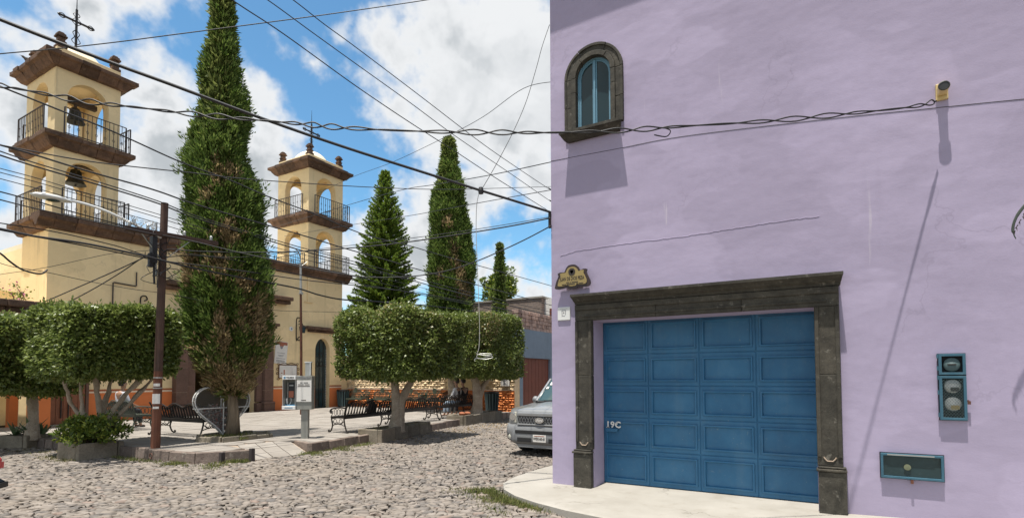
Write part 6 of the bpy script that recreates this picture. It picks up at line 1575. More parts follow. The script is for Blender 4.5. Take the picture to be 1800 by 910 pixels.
def person(loc, rz, label, shirt, vest, legs, arms='lap', yaw=0.):
    """seated figure facing +Y in local space, seat 0.44 m above the ground"""
    t = thing('person', loc, label, 'person', None, rz); S = M['skin']
    pel, waist, chest, neck = (0,0,.56), (0,.0,.74), (0,-.02,.98), (0,.0,1.13)
    hand = {}
    ch = [[(pel,(.16,.12)),(waist,(.145,.105)),(chest,(.165,.11)),(neck,.05),((0,.02,1.20),.05)]]
    fing = []
    for s in (-1, 1):
        sh, el, wr = (s*.19,-.02,1.05), (s*.26,.06,.80), (s*.13,.30,.68)
        ch.append([(chest,(.165,.11)),(sh,.062),(el,.045),(wr,.030),((s*.09,.37,.665),(.036,.02))])
        for k, (dx, L) in enumerate(((-.028,.062),(-.010,.075),(.009,.072),(.027,.055))):
            b0 = (s*.085-dx*s,.395,.667); fing.append([((s*.09,.37,.665),(.036,.02)),(b0,.010),((b0[0]-s*.008,b0[1]+L*.55,.660),.009),((b0[0]-s*.015,b0[1]+L*.85,.640),.007)])
        fing.append([((s*.09,.37,.665),(.036,.02)),((s*.055,.375,.672),.011),((s*.035,.405,.664),.009)])
        hip, kn, an, toe = (s*.10,.05,.53), (s*.13,.44,.52), (s*.14,.46,.10), (s*.15,.60,.05)
        ch.append([(pel,(.16,.12)),(hip,.085),(kn,.062),(an,.042),((s*.14,.49,.05),.04),(toe,.032)])
    skin_body('body', ch+fing, S, t)
    # head: skull, jaw, nose, ears in one skinned form
    hd = skin_body('head', [[((0,.02,1.16),.045),((0,.02,1.24),.062),((0,.03,1.33),(.078,.088)),((0,.015,1.40),(.072,.082))],[((0,.03,1.33),(.078,.088)),((0,.115,1.31),.016),((0,.13,1.295),.012)],[((0,.02,1.24),.062),((0,.085,1.235),.03)],
        [((0,.03,1.33),(.078,.088)),((.082,.01,1.32),.014),((.088,.0,1.335),.010)],[((0,.03,1.33),(.078,.088)),((-.082,.01,1.32),.014),((-.088,.0,1.335),.010)]], S, t)
    f = MB()
    for s in (-1, 1): f.lathe([(.0,.112),(.011,.110),(.0,.121)], (s*.032,0,1.332), 8, ax='y'); f.box(s*.032-.018,s*.032+.018,.108,.118,1.352,1.358)
    f.box(-.024,.024,.104,.116,1.252,1.260); f.build('face_features', M['hair'], t, local=True)
    hb = MB(); n = 16; V = []; F = []
    rows = [(.0,.112,0),(.055,.105,0),(.088,.075,0),(.098,.03,.0),(.098,-.02,-.01),(.088,-.065,-.012),(.07,-.10,-.02)]
    for (r, z, yo) in rows:
        for k in range(n):
            a = 2*math.pi*k/n; y = r*1.12*math.sin(a); zz = 1.375+z+(.05 if (math.sin(a) > .3 and z < .05) else 0); V.append((r*math.cos(a), .012+yo+min(y, .085), zz))
    for i in range(len(rows)-1):
        for k in range(n): F.append((i*n+k,i*n+(k+1)%n,(i+1)*n+(k+1)%n,(i+1)*n+k))
    hb.add(V, F); hb.build('hair', M['hair'], t, local=True, smooth=True)
    sh = [[((0,.0,.60),(.175,.135)),(waist,(.158,.118)),(chest,(.178,.122)),((0,.0,1.09),(.075,.07))]]
    for s in (-1, 1): sh.append([(chest,(.178,.122)),((s*.19,-.02,1.05),.074),((s*.26,.06,.80),.058)]+([((s*.145,.27,.69),.042)] if vest else [((s*.25,.075,.79),.056)]))
    skin_body('shirt', sh, shirt, t)
    if vest: skin_body('vest', [[((0,.0,.60),(.185,.145)),(waist,(.170,.130)),((0,-.02,.97),(.186,.132)),((0,-.005,1.07),(.10,.085))]], vest, t)
    tr = [[((0,0,.55),(.175,.135)),((0,.0,.62),(.165,.13))]]
    for s in (-1, 1): tr.append([((0,0,.55),(.175,.135)),((s*.10,.06,.535),.098),((s*.13,.44,.525),.076),((s*.14,.46,.14),.060)])
    skin_body('trousers', tr, legs, t)
    for s in (-1, 1): skin_body('shoe', [[((s*.14,.44,.045),.044),((s*.145,.52,.042),.045),((s*.15,.60,.035),.036)]], M['black_plastic'], t)
    return t
person((-12.36,16.83,ZP-.02), Q+R(8), 'person sitting on the far black bench in dark vest, white sleeves and light jeans', M['cloth_white'], M['cloth_dark'], M['denim'])
person((-18.35,8.10,ZP-.02), R(3), 'dark haired person in a pale grey shirt seen from behind on the greenish bench', M['cloth_grey'], None, M['trouser'])
person((-12.38,17.28,ZP-.02), Q-R(4), 'person in dark clothes on the far black bench, half hidden by a tree trunk', M['cloth_dark'], None, M['trouser'])
# ---------------------------------------------------------------- silver SUV beside the house flank, front towards the camera
CX_, CY_ = -5.30, 10.12
car = thing('parked_car', (CX_, CY_, ZS), 'silver grey sport utility vehicle parked beside the purple house, front towards us', 'car')
def loft(name, secs, mat, parent, close=True, smooth=True, sub=0):
    """secs: list of (y, [(x, z), ...] for the right half from bottom to top); mirrored"""
    V = []; n = None
    for y, half in secs:
        row = half+[(-x, z) for x, z in half[::-1] if abs(x) > 1e-4]
        n = len(row); V += [(x, y, z) for x, z in row]
    F = []
    for i in range(len(secs)-1):
        for k in range(n): F.append((i*n+k, i*n+(k+1) % n, (i+1)*n+(k+1) % n, (i+1)*n+k))
    F += [tuple(range(n)), tuple(range((len(secs)-1)*n, len(secs)*n))]
    b = MB(); b.add(V, F); o = b.build(name, mat, parent, local=True, smooth=smooth)
    if sub: s_ = o.modifiers.new('subsurf', 'SUBSURF'); s_.levels = sub; s_.render_levels = sub
    return o
def sec(w, zb, zs, zt, crown=.03, shoulder=.93): return [(w*.9,zb),(w,zb+.12),(w*1.0,zs-.12),(w*.985,zs),(w*shoulder,zt),(w*.55,zt+crown*.8),(0,zt+crown)]
loft('body', [(.10,sec(.74,.46,.78,.90)),(.14,sec(.82,.44,.82,.955)),(.24,sec(.862,.42,.86,.985)),(.5,sec(.878,.40,.90,1.01)),(1.0,sec(.885,.38,.95,1.045)),(1.22,sec(.888,.36,.98,1.07)),
    (1.5,sec(.89,.32,1.0,1.08,.02,.97)),(3.6,sec(.89,.32,1.02,1.08,.02,.97)),(4.2,sec(.88,.36,1.02,1.08,.02,.96)),(4.36,sec(.84,.42,1.0,1.05,.02,.95))], M['silver'], car)
# cabin
gl = [(1.18,[(.76,1.02),(.74,1.09),(.72,1.10),(0,1.115)]),(1.55,[(.79,1.02),(.75,1.30),(.70,1.37),(0,1.40)]),(1.92,[(.80,1.02),(.725,1.55),(.66,1.645),(0,1.685)]),(2.4,[(.80,1.02),(.72,1.60),(.65,1.70),(0,1.745)]),(3.6,[(.80,1.02),(.72,1.60),(.65,1.70),(0,1.745)]),(4.1,[(.79,1.02),(.71,1.53),(.64,1.64),(0,1.68)]),(4.32,[(.78,1.02),(.74,1.1),(.70,1.12),(0,1.13)])]
loft('cabin', gl, M['silver'], car)
def pane(name, pts, mat, par=car, t=.004, local=True):
    b = MB(); n = len(pts); c = sum((Vector(p) for p in pts), Vector())/n
    nr = (Vector(pts[1])-Vector(pts[0])).cross(Vector(pts[2])-Vector(pts[0])).normalized()
    V = [tuple(Vector(p)) for p in pts]+[tuple(Vector(p)+nr*t) for p in pts]
    b.add(V, [tuple(range(n)), tuple(range(2*n-1, n-1, -1))]+[(i,(i+1)%n,n+(i+1)%n,n+i) for i in range(n)]); return b.build(name, mat, par, local=local)
# windscreen follows the slope between hood and roof
def ws(t): y = 1.215+(1.875-1.215)*t; z = 1.128+(1.648-1.128)*t; return y, z
g = []
for t in (0, .5, 1):
    y, z = ws(t); hw = .66-.06*t; g.append([(x*hw, y-.022-.03*(1-x*x)*(1-abs(2*t-1)*.3)+.05*x*x*(1-t)*.4, z+.004+.018*(1-x*x)) for x in (-1,-.5,0,.5,1)])
V = [p for r in g for p in r]; F = [(r*5+k, r*5+k+1, r*5+k+6, r*5+k+5) for r in range(2) for k in range(4)]
b = MB(); b.add(V, F); wsd = b.build('windscreen', M['carglass'], car, local=True, smooth=True)
for q in ([(-.55,1.49),(-.47,1.49),(-.47,1.56),(-.55,1.56)],[(-.60,1.40),(-.54,1.40),(-.54,1.45),(-.60,1.45)]):
    b = MB(); b.sheet(q,[],lambda u,v,d:(u,1.215+(v-1.128)/.52*.66-.052+d,v),-.004,0); b.build('sticker', M['paper'], wsd, local=True)
for s in (-1, 1):
    sx = lambda x: s*x
    pane('side_window', [(sx(.765),1.62,1.12),(sx(.745),1.98,1.52),(sx(.735),2.5,1.56),(sx(.785),2.5,1.12)], M['carglass'], t=.012*-s)
    pane('side_window', [(sx(.785),2.58,1.12),(sx(.735),2.58,1.56),(sx(.735),3.4,1.56),(sx(.785),3.4,1.12)], M['carglass'], t=.012*-s)
    b = MB(); b.bar((s*.70,1.20,1.12),(s*.655,1.88,1.63),.05,.045); b.build('windscreen_pillar', M['silver'], car, local=True, bev=.01)
    b = MB(); b.tube(spline([(s*.82,1.62,1.10),(s*.90,1.58,1.13),(s*.98,1.57,1.15)],3),[.05,.05,.07,.085,.085,.08,.05],8); mi = b.build('mirror', M['bumper'], car, local=True, smooth=True)
# hood with raised centre and shut lines
b = MB(); V = []; hd = [(.15,.62,.955),(.30,.66,1.0),(.65,.70,1.045),(1.0,.72,1.08),(1.16,.72,1.098)]
xs = (-1,-.62,-.55,0,.55,.62,1)
for (y, hw, z) in hd: V += [(x*hw, y+.06*abs(x)**2*(1 if y < .3 else .2), z+(.018 if abs(x) < .58 else 0)+.02*(1-x*x)-.03*abs(x)**3) for x in xs]
F = [(r*7+k, r*7+k+1, r*7+k+8, r*7+k+7) for r in range(4) for k in range(6)]; b.add(V, F); ho = b.build('hood', M['silver'], car, local=True, smooth=True)
so = ho.modifiers.new('solid', 'SOLIDIFY'); so.thickness = .02; so.offset = -1; s2 = ho.modifiers.new('subsurf', 'SUBSURF'); s2.levels = 2; s2.render_levels = 2
b = MB(); b.tube([(-.5,1.20,1.135),(-.05,1.21,1.142)],.010,5); b.tube([(.05,1.20,1.14),(.55,1.21,1.132)],.010,5); b.box(-.70,.70,1.15,1.22,1.075,1.118); b.build('wiper', M['black_plastic'], car, local=True)
# front end: bumper, grille, lamps, plate, badge
loft('bumper', [(.02,[(.60,.26),(.66,.34),(.67,.50),(.62,.60),(0,.62)]),(.05,[(.72,.30),(.78,.37),(.79,.52),(.74,.64),(0,.66)]),(.16,[(.85,.38),(.885,.43),(.89,.54),(.86,.68),(0,.70)]),(.42,[(.86,.42),(.90,.46),(.905,.54),(.88,.66),(0,.68)])], M['bumper'], car)
b = MB(); b.box(-.60,.60,.012,.05,.475,.555); b.build('bumper_slot', M['black_plastic'], car, local=True, bev=.015)
b = MB(); b.box(-.55,-.20,.012,.05,.30,.40); b.box(.20,.55,.012,.05,.30,.40); b.build('lower_intake', M['black_plastic'], car, local=True, bev=.015)
b = MB(); b.sheet([(-.52,.185),(.52,.185),(.60,.265),(-.60,.265)],[],fy(0),.03,.10); b.build('air_dam', M['bumper'], car, local=True, bev=.01)
b = MB(); b.sheet([(-.52,.685),(.52,.685),(.56,.845),(-.56,.845)],[],fy(0),.045,.16); gr = b.build('grille', M['black_plastic'], car, local=True, bev=.01)
b = MB()
for i in range(16):
    for s in (-1, 1): x = -.52+i*.067; b.bar((x,.040,.69),(x+s*.07,.040,.84),.004,.008)
b.build('grille_mesh', M['bumper'], gr, local=True)
b = MB(); b.sheet([(-.55,.655),(.55,.655),(.56,.69),(-.56,.69)],[],fy(0),.02,.12); b.sheet([(-.57,.845),(.57,.845),(.56,.925),(-.56,.925)],[],fy(0),.04,.2); b.build('grille_surround', M['silver'], car, local=True, bev=.02)
b = MB(); b.lathe([(.0,-.02),(.055,-.02),(.06,0)], (0,0,0), 24, ax='y'); me = b.mesh('badge'); me.transform(Matrix.Translation((0,.020,.77))@Matrix.Scale(1.75,4,(1,0,0))); bgd = put(me, 'badge', M['ink_blue'], car, local=True)
b = MB(); b.lathe([(.055,-.0215),(.061,-.0215),(.061,-.0),(.055,-.0)], (0,0,0), 24, ax='y'); me = b.mesh('badge_ring'); me.transform(Matrix.Translation((0,.019,.77))@Matrix.Scale(1.75,4,(1,0,0))); put(me, 'badge_ring', M['chrome'], bgd, local=True)
me = text_mesh('Ford', .075, .001, font_shear=.35); me.transform(Matrix.Translation((0,-.003,.77))@Matrix.Rotation(R(90),4,'X')); put(me, 'badge_script', M['paper'], bgd, local=True)
for s in (-1, 1):
    b = MB(); P = [(s*.60,.075,.70),(s*.80,.13,.69),(s*.865,.26,.74),(s*.855,.30,.90),(s*.76,.14,.93),(s*.60,.085,.93)]
    n = 6; V = P+[(x*.97,y+.14,z) for x,y,z in P]; b.add(V,[tuple(range(n)),tuple(range(2*n-1,n-1,-1))]+[(i,(i+1)%n,n+(i+1)%n,n+i) for i in range(n)]); hl = b.build('headlight', M['headlight'], car, local=True, bev=.015)
    b = MB(); b.lathe([(.075,-.004),(.07,.0),(.0,.03)],(s*.69,.083,.82),16,ax='y'); b.build('reflector', M['chrome'], hl, local=True)
    b = MB(); b.lathe([(.075,-.0),(.075,-.018),(.06,-.02),(.0,-.008)],(s*.73,.062,.40),18,ax='y'); fl = b.build('fog_light', M['black_plastic'], car, local=True); b = MB(); b.lathe([(.055,.0),(.05,-.008),(.0,-.016)],(s*.73,.045,.40),16,ax='y'); b.build('lens', M['headlight'], fl, local=True)
b = MB(); b.box(-.155,.155,.000,.012,.315,.465); pl = b.build('licence_plate', M['paper'], car, local=True, bev=.006)
me = text_mesh('WEX-60-61', .075, .0012); me.transform(Matrix.Translation((0,-.002,.385))@Matrix.Rotation(R(90),4,'X')@Matrix.Scale(.78,4,(1,0,0))); put(me, 'plate_lettering', M['ink'], pl, local=True)
b = MB(); b.box(-.12,.12,-.002,.0005,.436,.450); b.build('plate_band', M['poster_red'], pl, local=True)
for s in (-1, 1):
    for y in (.86, 3.45):
        b = MB(); b.lathe([(.30,-.11),(.345,-.10),(.355,-.06),(.355,.06),(.345,.10),(.30,.11),(.22,.11),(.22,-.11)],(s*.765,y,.355),28,ax='x'); wh = b.build('wheel', M['tyre'], car, local=True, smooth=True)
        b = MB(); b.lathe([(.0,s*.07),(.06,s*.085),(.20,s*.06),(.225,s*.10),(.225,-s*.05)],(s*.765,y,.355),20,ax='x'); b.build('rim', M['zinc'], wh, local=True, smooth=True)
    for y in (.86, 3.45):
        b = MB(); A = [(y+.43*math.cos(a), .355+.43*math.sin(a)) for a in [math.pi*i/12 for i in range(13)]]; B_ = [(y+.50*math.cos(a), .355+.50*math.sin(a)) for a in [math.pi*i/12 for i in range(13)]]
        b.sheet(B_+A[::-1], [], lambda u, v, d: (s*(.85+d), u, v), 0, .055); b.build('wheel_arch', M['bumper'], car, local=True, bev=.01)
b = MB(); b.box(-.80,.80,.3,4.2,.24,.45); b.build('underbody', M['black_plastic'], car, local=True)
b = MB()
for s in (-1, 1): b.tube([(s*.60,2.1,1.70),(s*.60,2.2,1.765),(s*.60,3.6,1.765),(s*.60,3.7,1.70)], .018, 6)
b.build('roof_rack', M['black_plastic'], car, local=True)
# ---------------------------------------------------------------- motorcycle whose tail pokes in at the left edge
mo = thing('motorcycle', (-8.60,2.03,ZS), 'red motorcycle cut by the left edge, only its tail and black silencer in view', 'motorcycle', None, R(30.5+12))
# local +X points to the rear (to the right in the picture)
def mp_(name, b, mat, sm=False): return b.build(name, mat, mo, local=True, smooth=sm)
for x in (.17,-1.08):
    b = MB(); b.lathe([(.24,-.045),(.29,-.04),(.305,0),(.29,.04),(.24,.045)],(x,0,.305),28,ax='y'); w = mp_('wheel', b, M['tyre'], True)
    b = MB(); b.lathe([(.245,-.03),(.245,.03),(.22,.02),(.22,-.02)],(x,0,.305),24,ax='y')
    for i in range(6): a = i*math.pi/3; b.bar((x,0,.305),(x+.225*math.cos(a),0,.305+.225*math.sin(a)),.02,.02)
    b.build('rim', M['chrome'], w, local=True)
b = MB(); b.tube(spline([(-1.08,.09,.305),(-.95,.09,.75),(-.88,.08,1.0)],3),.022,6); b.tube(spline([(-1.08,-.09,.305),(-.95,-.09,.75),(-.88,-.08,1.0)],3),.022,6); b.tube(spline([(-.85,-.36,1.02),(-.88,-.2,1.06),(-.88,.2,1.06),(-.85,.36,1.02)],4),.014,6); mp_('fork', b, M['chrome'])
b = MB(); b.lathe([(.0,-1.2),(.06,-1.15)],(0,0,0),4,ax='x') if False else b.tube(spline([(-.85,0,.86),(-.6,0,.88),(-.35,0,.80),(-.22,0,.72)],5),[.05,.09,.12,.135,.14,.14,.135,.13,.125,.12,.115,.11,.10,.09,.08,.07],10); mp_('fuel_tank', b, M['red_paint'], True)
b = MB(); b.tube(spline([(-.30,0,.74),(-.05,0,.76),(.25,0,.80),(.42,0,.82)],4),[.09,.10,.115,.12,.12,.115,.11,.105,.10,.09,.08,.07,.04],10); mp_('saddle', b, M['black_plastic'], True)
b = MB(); b.tube(spline([(-.2,0,.62),(.15,0,.66),(.42,0,.72),(.545,0,.76)],4),[.09,.10,.10,.095,.09,.08,.075,.07,.065,.06,.05,.045,.03],10); mp_('tail_fairing', b, M['red_paint'], True)
b = MB(); b.box(.50,.555,-.05,.05,.66,.73); mp_('tail_light', b, M['red_paint'])
b = MB(); b.bar((.35,0,.62),(.56,0,.50),.12,.02); b.box(.50,.585,-.08,.08,.44,.50); mp_('rear_mudguard', b, M['black_plastic'])
b = MB(); b.tube([(-.55,-.14,.28),(-.2,-.16,.26),(.0,-.17,.29),(.02,-.17,.295),(.60,-.19,.395),(.605,-.19,.396)],[.025,.025,.03,.05,.052,.04],10); mp_('silencer', b, M['wire'], True)
b = MB(); b.box(-.72,-.32,-.13,.13,.26,.55); b.bar((-.85,0,.8),(-.35,0,.3),.05,.05); b.bar((-.3,.0,.68),(.17,.07,.305),.03,.03); mp_('engine', b, M['black_plastic'])
b = MB(); b.lathe([(.07,-.06),(.085,0),(.0,.05)],(-1.0,0,.92),14,ax='x'); mp_('headlight', b, M['headlight'], True)
# ---------------------------------------------------------------- overhead wires (points in metres)
WIRES = [
('thick black cable sweeping from the top left down to the corner of the purple house',0.0211,[(-6.85,1.43,5.057),(-6.63,1.84,4.955),(-6.44,2.20,4.878),(-6.23,2.60,4.800),(-5.99,3.03,4.720),(-5.60,3.76,4.584),(-5.15,4.61,4.453),(-4.62,5.60,4.332),(-4.23,6.33,4.246),(-3.94,6.87,4.186),(-3.66,7.40,4.127)]),
('loose pair of twisted black wires running level across to the alarm lamp',0.0088,[(-6.61,1.54,4.279),(-6.32,1.76,4.207),(-6.09,1.93,4.161),(-5.75,2.19,4.100),(-5.37,2.47,4.062),(-4.97,2.77,4.024),(-4.61,3.04,4.003),(-4.24,3.31,3.982),(-3.86,3.59,3.961),(-3.31,4.01,3.966),(-2.78,4.40,3.986),(-2.26,4.79,4.016),(-1.72,5.19,4.070),(-1.24,5.55,4.139),(-0.50,6.10,4.238),(0.26,6.67,4.370),(0.79,7.07,4.472),(1.04,7.25,4.550)]),
('black cable sloping from the left edge across the tall cypress and the right tower',0.0180,[(-11.90,2.91,6.520),(-11.90,3.32,6.491),(-11.90,4.10,6.438),(-11.90,5.00,6.376),(-11.90,6.29,6.214),(-11.90,7.30,6.178),(-11.90,8.33,6.076),(-11.90,9.70,6.006),(-11.90,11.55,5.857),(-11.90,13.57,5.937),(-11.90,15.40,5.948),(-11.90,18.41,6.012),(-11.90,24.03,6.124),(-11.90,26.19,6.133)]),
('nearly level thin wire crossing the upper arches of the right church tower',0.0130,[(-11.20,2.89,5.237),(-11.20,3.15,5.273),(-11.20,4.37,5.429),(-11.20,6.15,5.807),(-11.20,7.55,6.108),(-11.20,11.08,7.010),(-11.20,14.49,7.969),(-11.20,17.75,8.993),(-11.20,22.67,10.562),(-11.20,25.45,11.469)]),
('black wire sloping just above the pole top and down past the right tower belt',0.0203,[(-12.30,3.17,5.642),(-12.30,3.46,5.634),(-12.30,3.93,5.630),(-12.30,4.74,5.598),(-12.30,5.91,5.590),(-12.30,6.84,5.518),(-12.30,8.46,5.486),(-12.30,9.84,5.461),(-12.30,11.22,5.411),(-12.30,12.94,5.390),(-12.30,14.88,5.344),(-12.30,18.01,5.337),(-12.30,20.92,5.323),(-12.30,24.82,5.277),(-12.30,27.06,5.249)]),
('lower wire of the close pair that touches the top of the utility pole',0.0189,[(-12.45,3.21,5.526),(-12.45,3.51,5.503),(-12.45,3.98,5.470),(-12.45,5.06,5.431),(-12.45,6.07,5.370),(-12.45,6.85,5.258),(-12.45,8.11,5.178),(-12.45,9.97,5.079),(-12.45,11.63,5.043),(-12.45,13.64,4.980),(-12.45,16.12,4.902),(-12.45,19.26,4.852),(-12.45,25.12,4.788),(-12.45,27.38,4.786)]),
('upper wire of the close pair that touches the top of the utility pole',0.0141,[(-12.35,3.19,5.572),(-12.35,3.48,5.541),(-12.35,3.95,5.501),(-12.35,5.01,5.457),(-12.35,6.06,5.386),(-12.35,6.80,5.280),(-12.35,8.04,5.205),(-12.35,9.89,5.130),(-12.35,11.54,5.101),(-12.35,13.53,5.067),(-12.35,15.99,5.003),(-12.35,19.11,4.970),(-12.35,24.92,4.939),(-12.35,27.16,4.918)]),
('hair thin wire, highest of the three grey ones passing behind the lamp arm',0.0093,[(-12.60,3.26,5.326),(-12.60,3.56,5.316),(-12.60,4.03,5.306),(-12.60,4.74,5.260),(-12.60,6.08,5.185),(-12.60,6.94,5.117),(-12.60,8.21,5.063),(-12.60,10.09,5.024),(-12.60,12.24,4.988),(-12.60,14.99,4.983),(-12.60,19.49,4.891),(-12.60,25.42,4.767),(-12.60,27.71,4.760)]),
('hair thin wire, middle of the three grey ones passing behind the lamp arm',0.0093,[(-12.70,3.29,5.296),(-12.70,3.59,5.274),(-12.70,4.07,5.261),(-12.70,4.78,5.221),(-12.70,6.13,5.138),(-12.70,6.99,5.065),(-12.70,8.27,4.975),(-12.70,10.17,4.922),(-12.70,12.34,4.870),(-12.70,15.11,4.845),(-12.70,19.65,4.719),(-12.70,25.62,4.581),(-12.70,27.92,4.560)]),
('hair thin wire, lowest of the three grey ones passing behind the lamp arm',0.0094,[(-12.80,3.32,5.205),(-12.80,3.62,5.190),(-12.80,4.10,5.171),(-12.80,4.82,5.125),(-12.80,6.18,5.040),(-12.80,7.05,4.972),(-12.80,8.34,4.871),(-12.80,10.25,4.802),(-12.80,12.44,4.749),(-12.80,15.23,4.683),(-12.80,19.80,4.569),(-12.80,25.82,4.422),(-12.80,28.14,4.388)]),
('black wire from the left edge ending on top of the crossarm',0.0140,[(-12.30,3.19,4.834),(-12.30,3.48,4.823),(-12.30,3.95,4.795),(-12.30,4.54,4.745),(-12.30,5.21,4.701),(-12.30,5.73,4.685),(-12.30,6.01,4.679)]),
('black wire from the left edge ending on the crossarm just under the lamp head',0.0140,[(-12.20,3.17,4.683),(-12.20,3.46,4.659),(-12.20,3.92,4.636),(-12.20,4.60,4.624),(-12.20,5.37,4.621),(-12.20,5.97,4.617)]),
('black drop wire sagging low from the crossarm and rising steeply to the house corner',0.0110,[(-12.37,6.10,4.684),(-11.34,6.25,4.434),(-10.29,6.40,4.146),(-9.29,6.55,3.887),(-8.51,6.66,3.679),(-7.56,6.80,3.468),(-6.95,6.89,3.361),(-6.14,7.00,3.311),(-5.48,7.10,3.347),(-4.96,7.17,3.446),(-4.47,7.25,3.595),(-4.04,7.31,3.743),(-3.64,7.37,3.904)]),
('black service cable looping off the pole and running almost level to the house corner',0.0127,[(-12.33,6.11,4.188),(-12.23,6.12,4.289),(-12.02,6.15,4.331),(-11.34,6.25,4.231),(-10.22,6.42,4.104),(-9.18,6.57,4.009),(-8.35,6.69,3.954),(-7.57,6.80,3.924),(-6.83,6.90,3.905),(-6.14,7.00,3.906),(-5.07,7.16,3.940),(-4.27,7.27,3.974),(-3.64,7.37,4.027)]),
('thin messenger wire just above the level service cable to the house corner',0.0062,[(-12.36,6.11,4.338),(-10.37,6.39,4.015),(-8.90,6.61,3.972),(-7.57,6.80,3.965),(-6.14,7.00,3.965),(-4.76,7.20,3.991),(-3.64,7.37,4.045)]),
('thickest low cable under the crossarm, sagging from the left edge towards the clipped trees',0.0240,[(-12.15,3.03,4.144),(-12.15,3.45,4.150),(-12.15,3.91,4.126),(-12.15,4.68,4.156),(-12.15,5.67,4.118),(-12.15,6.71,4.039),(-12.15,7.78,4.005),(-12.15,9.38,3.970),(-12.15,10.12,3.885),(-12.15,10.93,3.857),(-12.15,12.05,3.942),(-12.15,13.32,4.019),(-12.15,15.08,4.122),(-12.15,18.37,4.209),(-12.15,24.51,4.249),(-12.15,26.71,4.246)]),
('thin cable lashed just above the thick low one',0.0151,[(-12.15,3.17,4.168),(-12.15,3.46,4.131),(-12.15,4.08,4.121),(-12.15,4.77,4.110),(-12.15,5.89,4.076),(-12.15,6.71,4.115),(-12.15,8.07,4.177),(-12.15,9.38,4.212),(-12.15,10.92,4.303),(-12.15,12.04,4.380),(-12.15,14.46,4.487),(-12.15,18.37,4.535),(-12.15,24.51,4.480),(-12.15,26.71,4.462)]),
('thin cable rising from the thick low cable right behind the utility pole',0.0116,[(-12.30,3.21,4.286),(-12.30,3.49,4.280),(-12.30,4.29,4.305),(-12.30,5.22,4.255),(-12.30,5.96,4.167),(-12.30,6.79,4.351),(-12.30,7.87,4.436),(-12.30,8.67,4.394),(-12.30,9.86,4.379),(-12.30,11.06,4.403),(-12.30,12.44,4.467),(-12.30,14.63,4.482),(-12.30,18.60,4.477),(-12.30,24.81,4.458)]),
('stiff black cable curving down against the tower foot at the left edge',0.0212,[(-13.88,3.63,4.241),(-14.12,4.03,4.077),(-14.23,4.22,3.955),(-14.37,4.44,3.857),(-14.52,4.70,3.831),(-14.63,4.88,3.871),(-14.68,4.97,3.968)]),
('slanting wire from the utility pole down to the annex roof, the flatter of two',0.0148,[(-12.73,6.07,4.277),(-13.08,6.05,4.211),(-14.04,5.97,4.032),(-15.20,5.88,3.836),(-16.72,5.76,3.584),(-18.11,5.65,3.379)]),
('slanting wire from the utility pole down into the left clipped tree, the steeper of two',0.0142,[(-12.75,6.08,4.294),(-13.12,6.07,4.220),(-13.91,6.03,3.989),(-15.01,5.98,3.724),(-16.19,5.92,3.479)]),
('hair thin level wire low across the church facade',0.0069,[(-12.50,3.42,3.666),(-12.50,3.72,3.590),(-12.50,4.21,3.569),(-12.50,4.93,3.497),(-12.50,5.74,3.452),(-12.50,6.42,3.445),(-12.50,7.45,3.363),(-12.50,8.96,3.360),(-12.50,11.25,3.532),(-12.50,13.70,3.647)]),
('faint thin wire from the utility pole up left across the tower shaft',0.0071,[(-12.59,6.04,4.352),(-13.52,5.74,4.343),(-14.26,5.50,4.256),(-15.32,5.16,4.117),(-16.59,4.75,4.021),(-17.09,4.59,3.977)]),
('left one of three parallel wires descending through the open sky',0.0086,[(-6.00,3.19,6.098),(-6.00,3.75,6.055),(-6.00,4.41,6.035),(-6.00,5.63,5.932),(-6.00,6.83,5.873),(-6.00,8.11,5.842),(-6.00,9.51,5.791),(-6.00,11.58,5.752),(-6.00,12.70,5.713),(-6.00,20.70,5.363),(-6.00,30.70,5.813)]),
('middle one of three parallel wires descending through the open sky',0.0071,[(-5.60,3.33,6.017),(-5.60,3.88,6.026),(-5.60,4.53,5.991),(-5.60,5.25,5.956),(-5.60,6.37,5.905),(-5.60,7.57,5.833),(-5.60,9.54,5.783),(-5.60,11.33,5.727),(-5.60,12.02,5.722),(-5.60,20.02,5.372),(-5.60,30.02,5.822)]),
('right one of three parallel wires descending through the open sky',0.0069,[(-5.30,3.47,5.988),(-5.30,4.00,5.990),(-5.30,4.46,5.958),(-5.30,4.97,5.943),(-5.30,6.29,5.877),(-5.30,8.02,5.782),(-5.30,9.72,5.761),(-5.30,10.73,5.763),(-5.30,11.38,5.758),(-5.30,19.38,5.408),(-5.30,29.38,5.858)]),
('long wire rising to the right across the top of the sky behind the cypress',0.0142,[(-15.94,4.06,8.632),(-15.69,4.36,8.771),(-15.01,5.14,9.087),(-14.30,5.96,9.448),(-13.55,6.83,9.859),(-12.62,7.90,10.364),(-11.35,9.36,11.057),(-10.01,10.91,11.818),(-9.39,11.62,12.174),(-8.75,12.36,12.545)]),
('faint wire rising to the right into the purple house, upper one over the dark cypress',0.0095,[(-24.37,17.41,9.249),(-16.73,13.89,7.840),(-11.71,11.59,6.916),(-9.28,10.47,6.430),(-7.95,9.86,6.100),(-5.70,8.82,5.557),(-3.96,8.02,5.183)]),
('faint wire rising to the right into the purple house, lower one over the dark cypress',0.0080,[(-21.98,16.31,8.241),(-14.17,12.72,6.705),(-9.27,10.46,5.720),(-7.95,9.85,5.466),(-5.89,8.91,5.083),(-3.96,8.02,4.712)]),
('faintest wire climbing to the right above the araucaria',0.0069,[(-17.52,14.54,8.964),(-13.92,12.97,8.434),(-10.86,11.63,7.853),(-7.91,10.34,7.429),(-6.40,9.68,7.265),(-5.08,9.10,7.250),(-4.17,8.77,6.980)]),
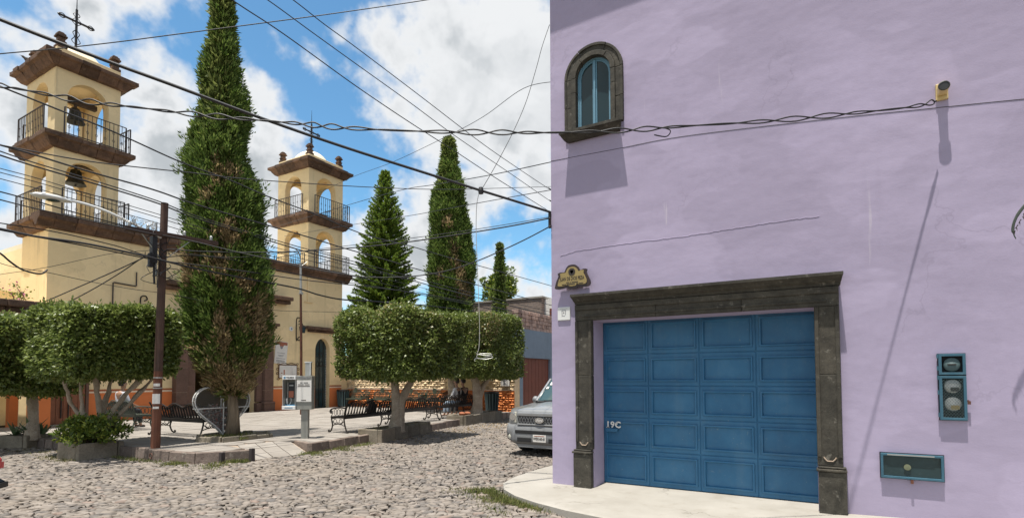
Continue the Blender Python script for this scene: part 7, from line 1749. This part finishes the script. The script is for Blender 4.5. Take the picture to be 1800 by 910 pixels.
('thin slack wire from the house top corner down to the knot on the thick cable',0.0056,[(-4.23,6.33,4.246),(-4.12,6.53,4.637),(-3.98,6.79,5.191),(-3.87,7.01,5.730),(-3.78,7.18,6.312),(-3.73,7.28,6.685),(-3.66,7.40,7.075)]),
]
def wire(label, r, pts, name='overhead_wire', mat='wire', n=5, grp='overhead wires'):
    t = thing(name, pts[0], label, 'wire', grp); b = MB(); b.tube(spline(pts, 8), r, n); b.build('strand', M[mat], t, smooth=True); return t
for i, (lab, r, pts) in enumerate(WIRES):
    if lab.startswith('loose pair'):
        t = thing('overhead_wire', pts[0], lab, 'wire', 'overhead wires'); sp = spline(pts, 16)
        for s in (0, math.pi):
            b = MB(); q = []
            for k, p in enumerate(sp):
                a = k*.42+.6*math.sin(k*.11)+s; am = .016+.012*math.sin(k*.17)
                if k > len(sp)-4: am *= .2
                q.append(p+Vector((math.cos(a)*am*.3, math.cos(a)*am*.3, math.sin(a)*am)))
            b.tube(q, .0075, 5); b.build('strand', M['wire'], t, smooth=True)
        b = MB(); p0 = sp[int(len(sp)*.745)]; b.tube(spline([p0, p0+Vector((.06,.04,-.03)), p0+Vector((.02,.03,-.085)), p0+Vector((-.08,-.05,-.075))], 5), .006, 4); b.build('loose_end', M['wire'], t)
        continue
    wire(lab, r*.88, pts)
J = (-4.23,6.33,4.246)
DROP = [(-4.246,6.320,4.238),(-4.279,6.297,4.041),(-4.286,6.292,3.715),(-4.279,6.297,3.390),(-4.266,6.306,2.985),(-4.253,6.314,2.582),(-4.247,6.319,2.261),(-4.254,6.314,2.020),(-4.280,6.296,1.925)]
COIL = [(-4.280,6.296,1.925),(-4.214,6.341,1.908),(-4.120,6.402,1.900),(-4.094,6.419,1.876),(-4.187,6.358,1.852),(-4.280,6.296,1.877),(-4.254,6.314,1.924),(-4.161,6.376,1.932),(-4.100,6.415,1.916),(-4.201,6.349,1.868),(-4.293,6.287,1.861),(-4.306,6.278,1.829)]
b = MB(); b.lathe([(.0,-.05),(.035,-.045),(.04,0),(.03,.045),(.0,.05)], J, 8); t = thing('cable_knot', J, 'taped knot on the thick cable where the slack wire is tied', 'cable clamp'); b.build('tape', M['wire'], t)
wire('pale wire hanging straight down from the knot to a loose wire coil', .0045, DROP, 'hanging_wire', 'wire_pale', 5, None)
t = thing('wire_coil', COIL[0], 'white loose wire coil dangling in front of the far clipped tree', 'wire'); b = MB(); b.tube(spline(COIL, 6), .004, 5); b.build('coil', M['zinc'], t)
wire('thin cable clipped along the purple wall below the twisted pair', .0035, [(-3.645,7.3995,4.92),(-2.6,7.3995,4.88),(-1.66,7.3995,4.847),(0,7.3995,4.67),(1.03,7.3995,4.54),(1.8,7.3995,4.44),(3.5,7.3995,4.2)])
b = MB(); b.box(-3.685,-3.652,7.37,7.41,3.88,4.13); t = thing('wall_bracket', (-3.66,7.4,4.0), 'small black bracket holding the wires at the corner of the purple house', 'bracket'); b.build('plate', M['iron'], t)
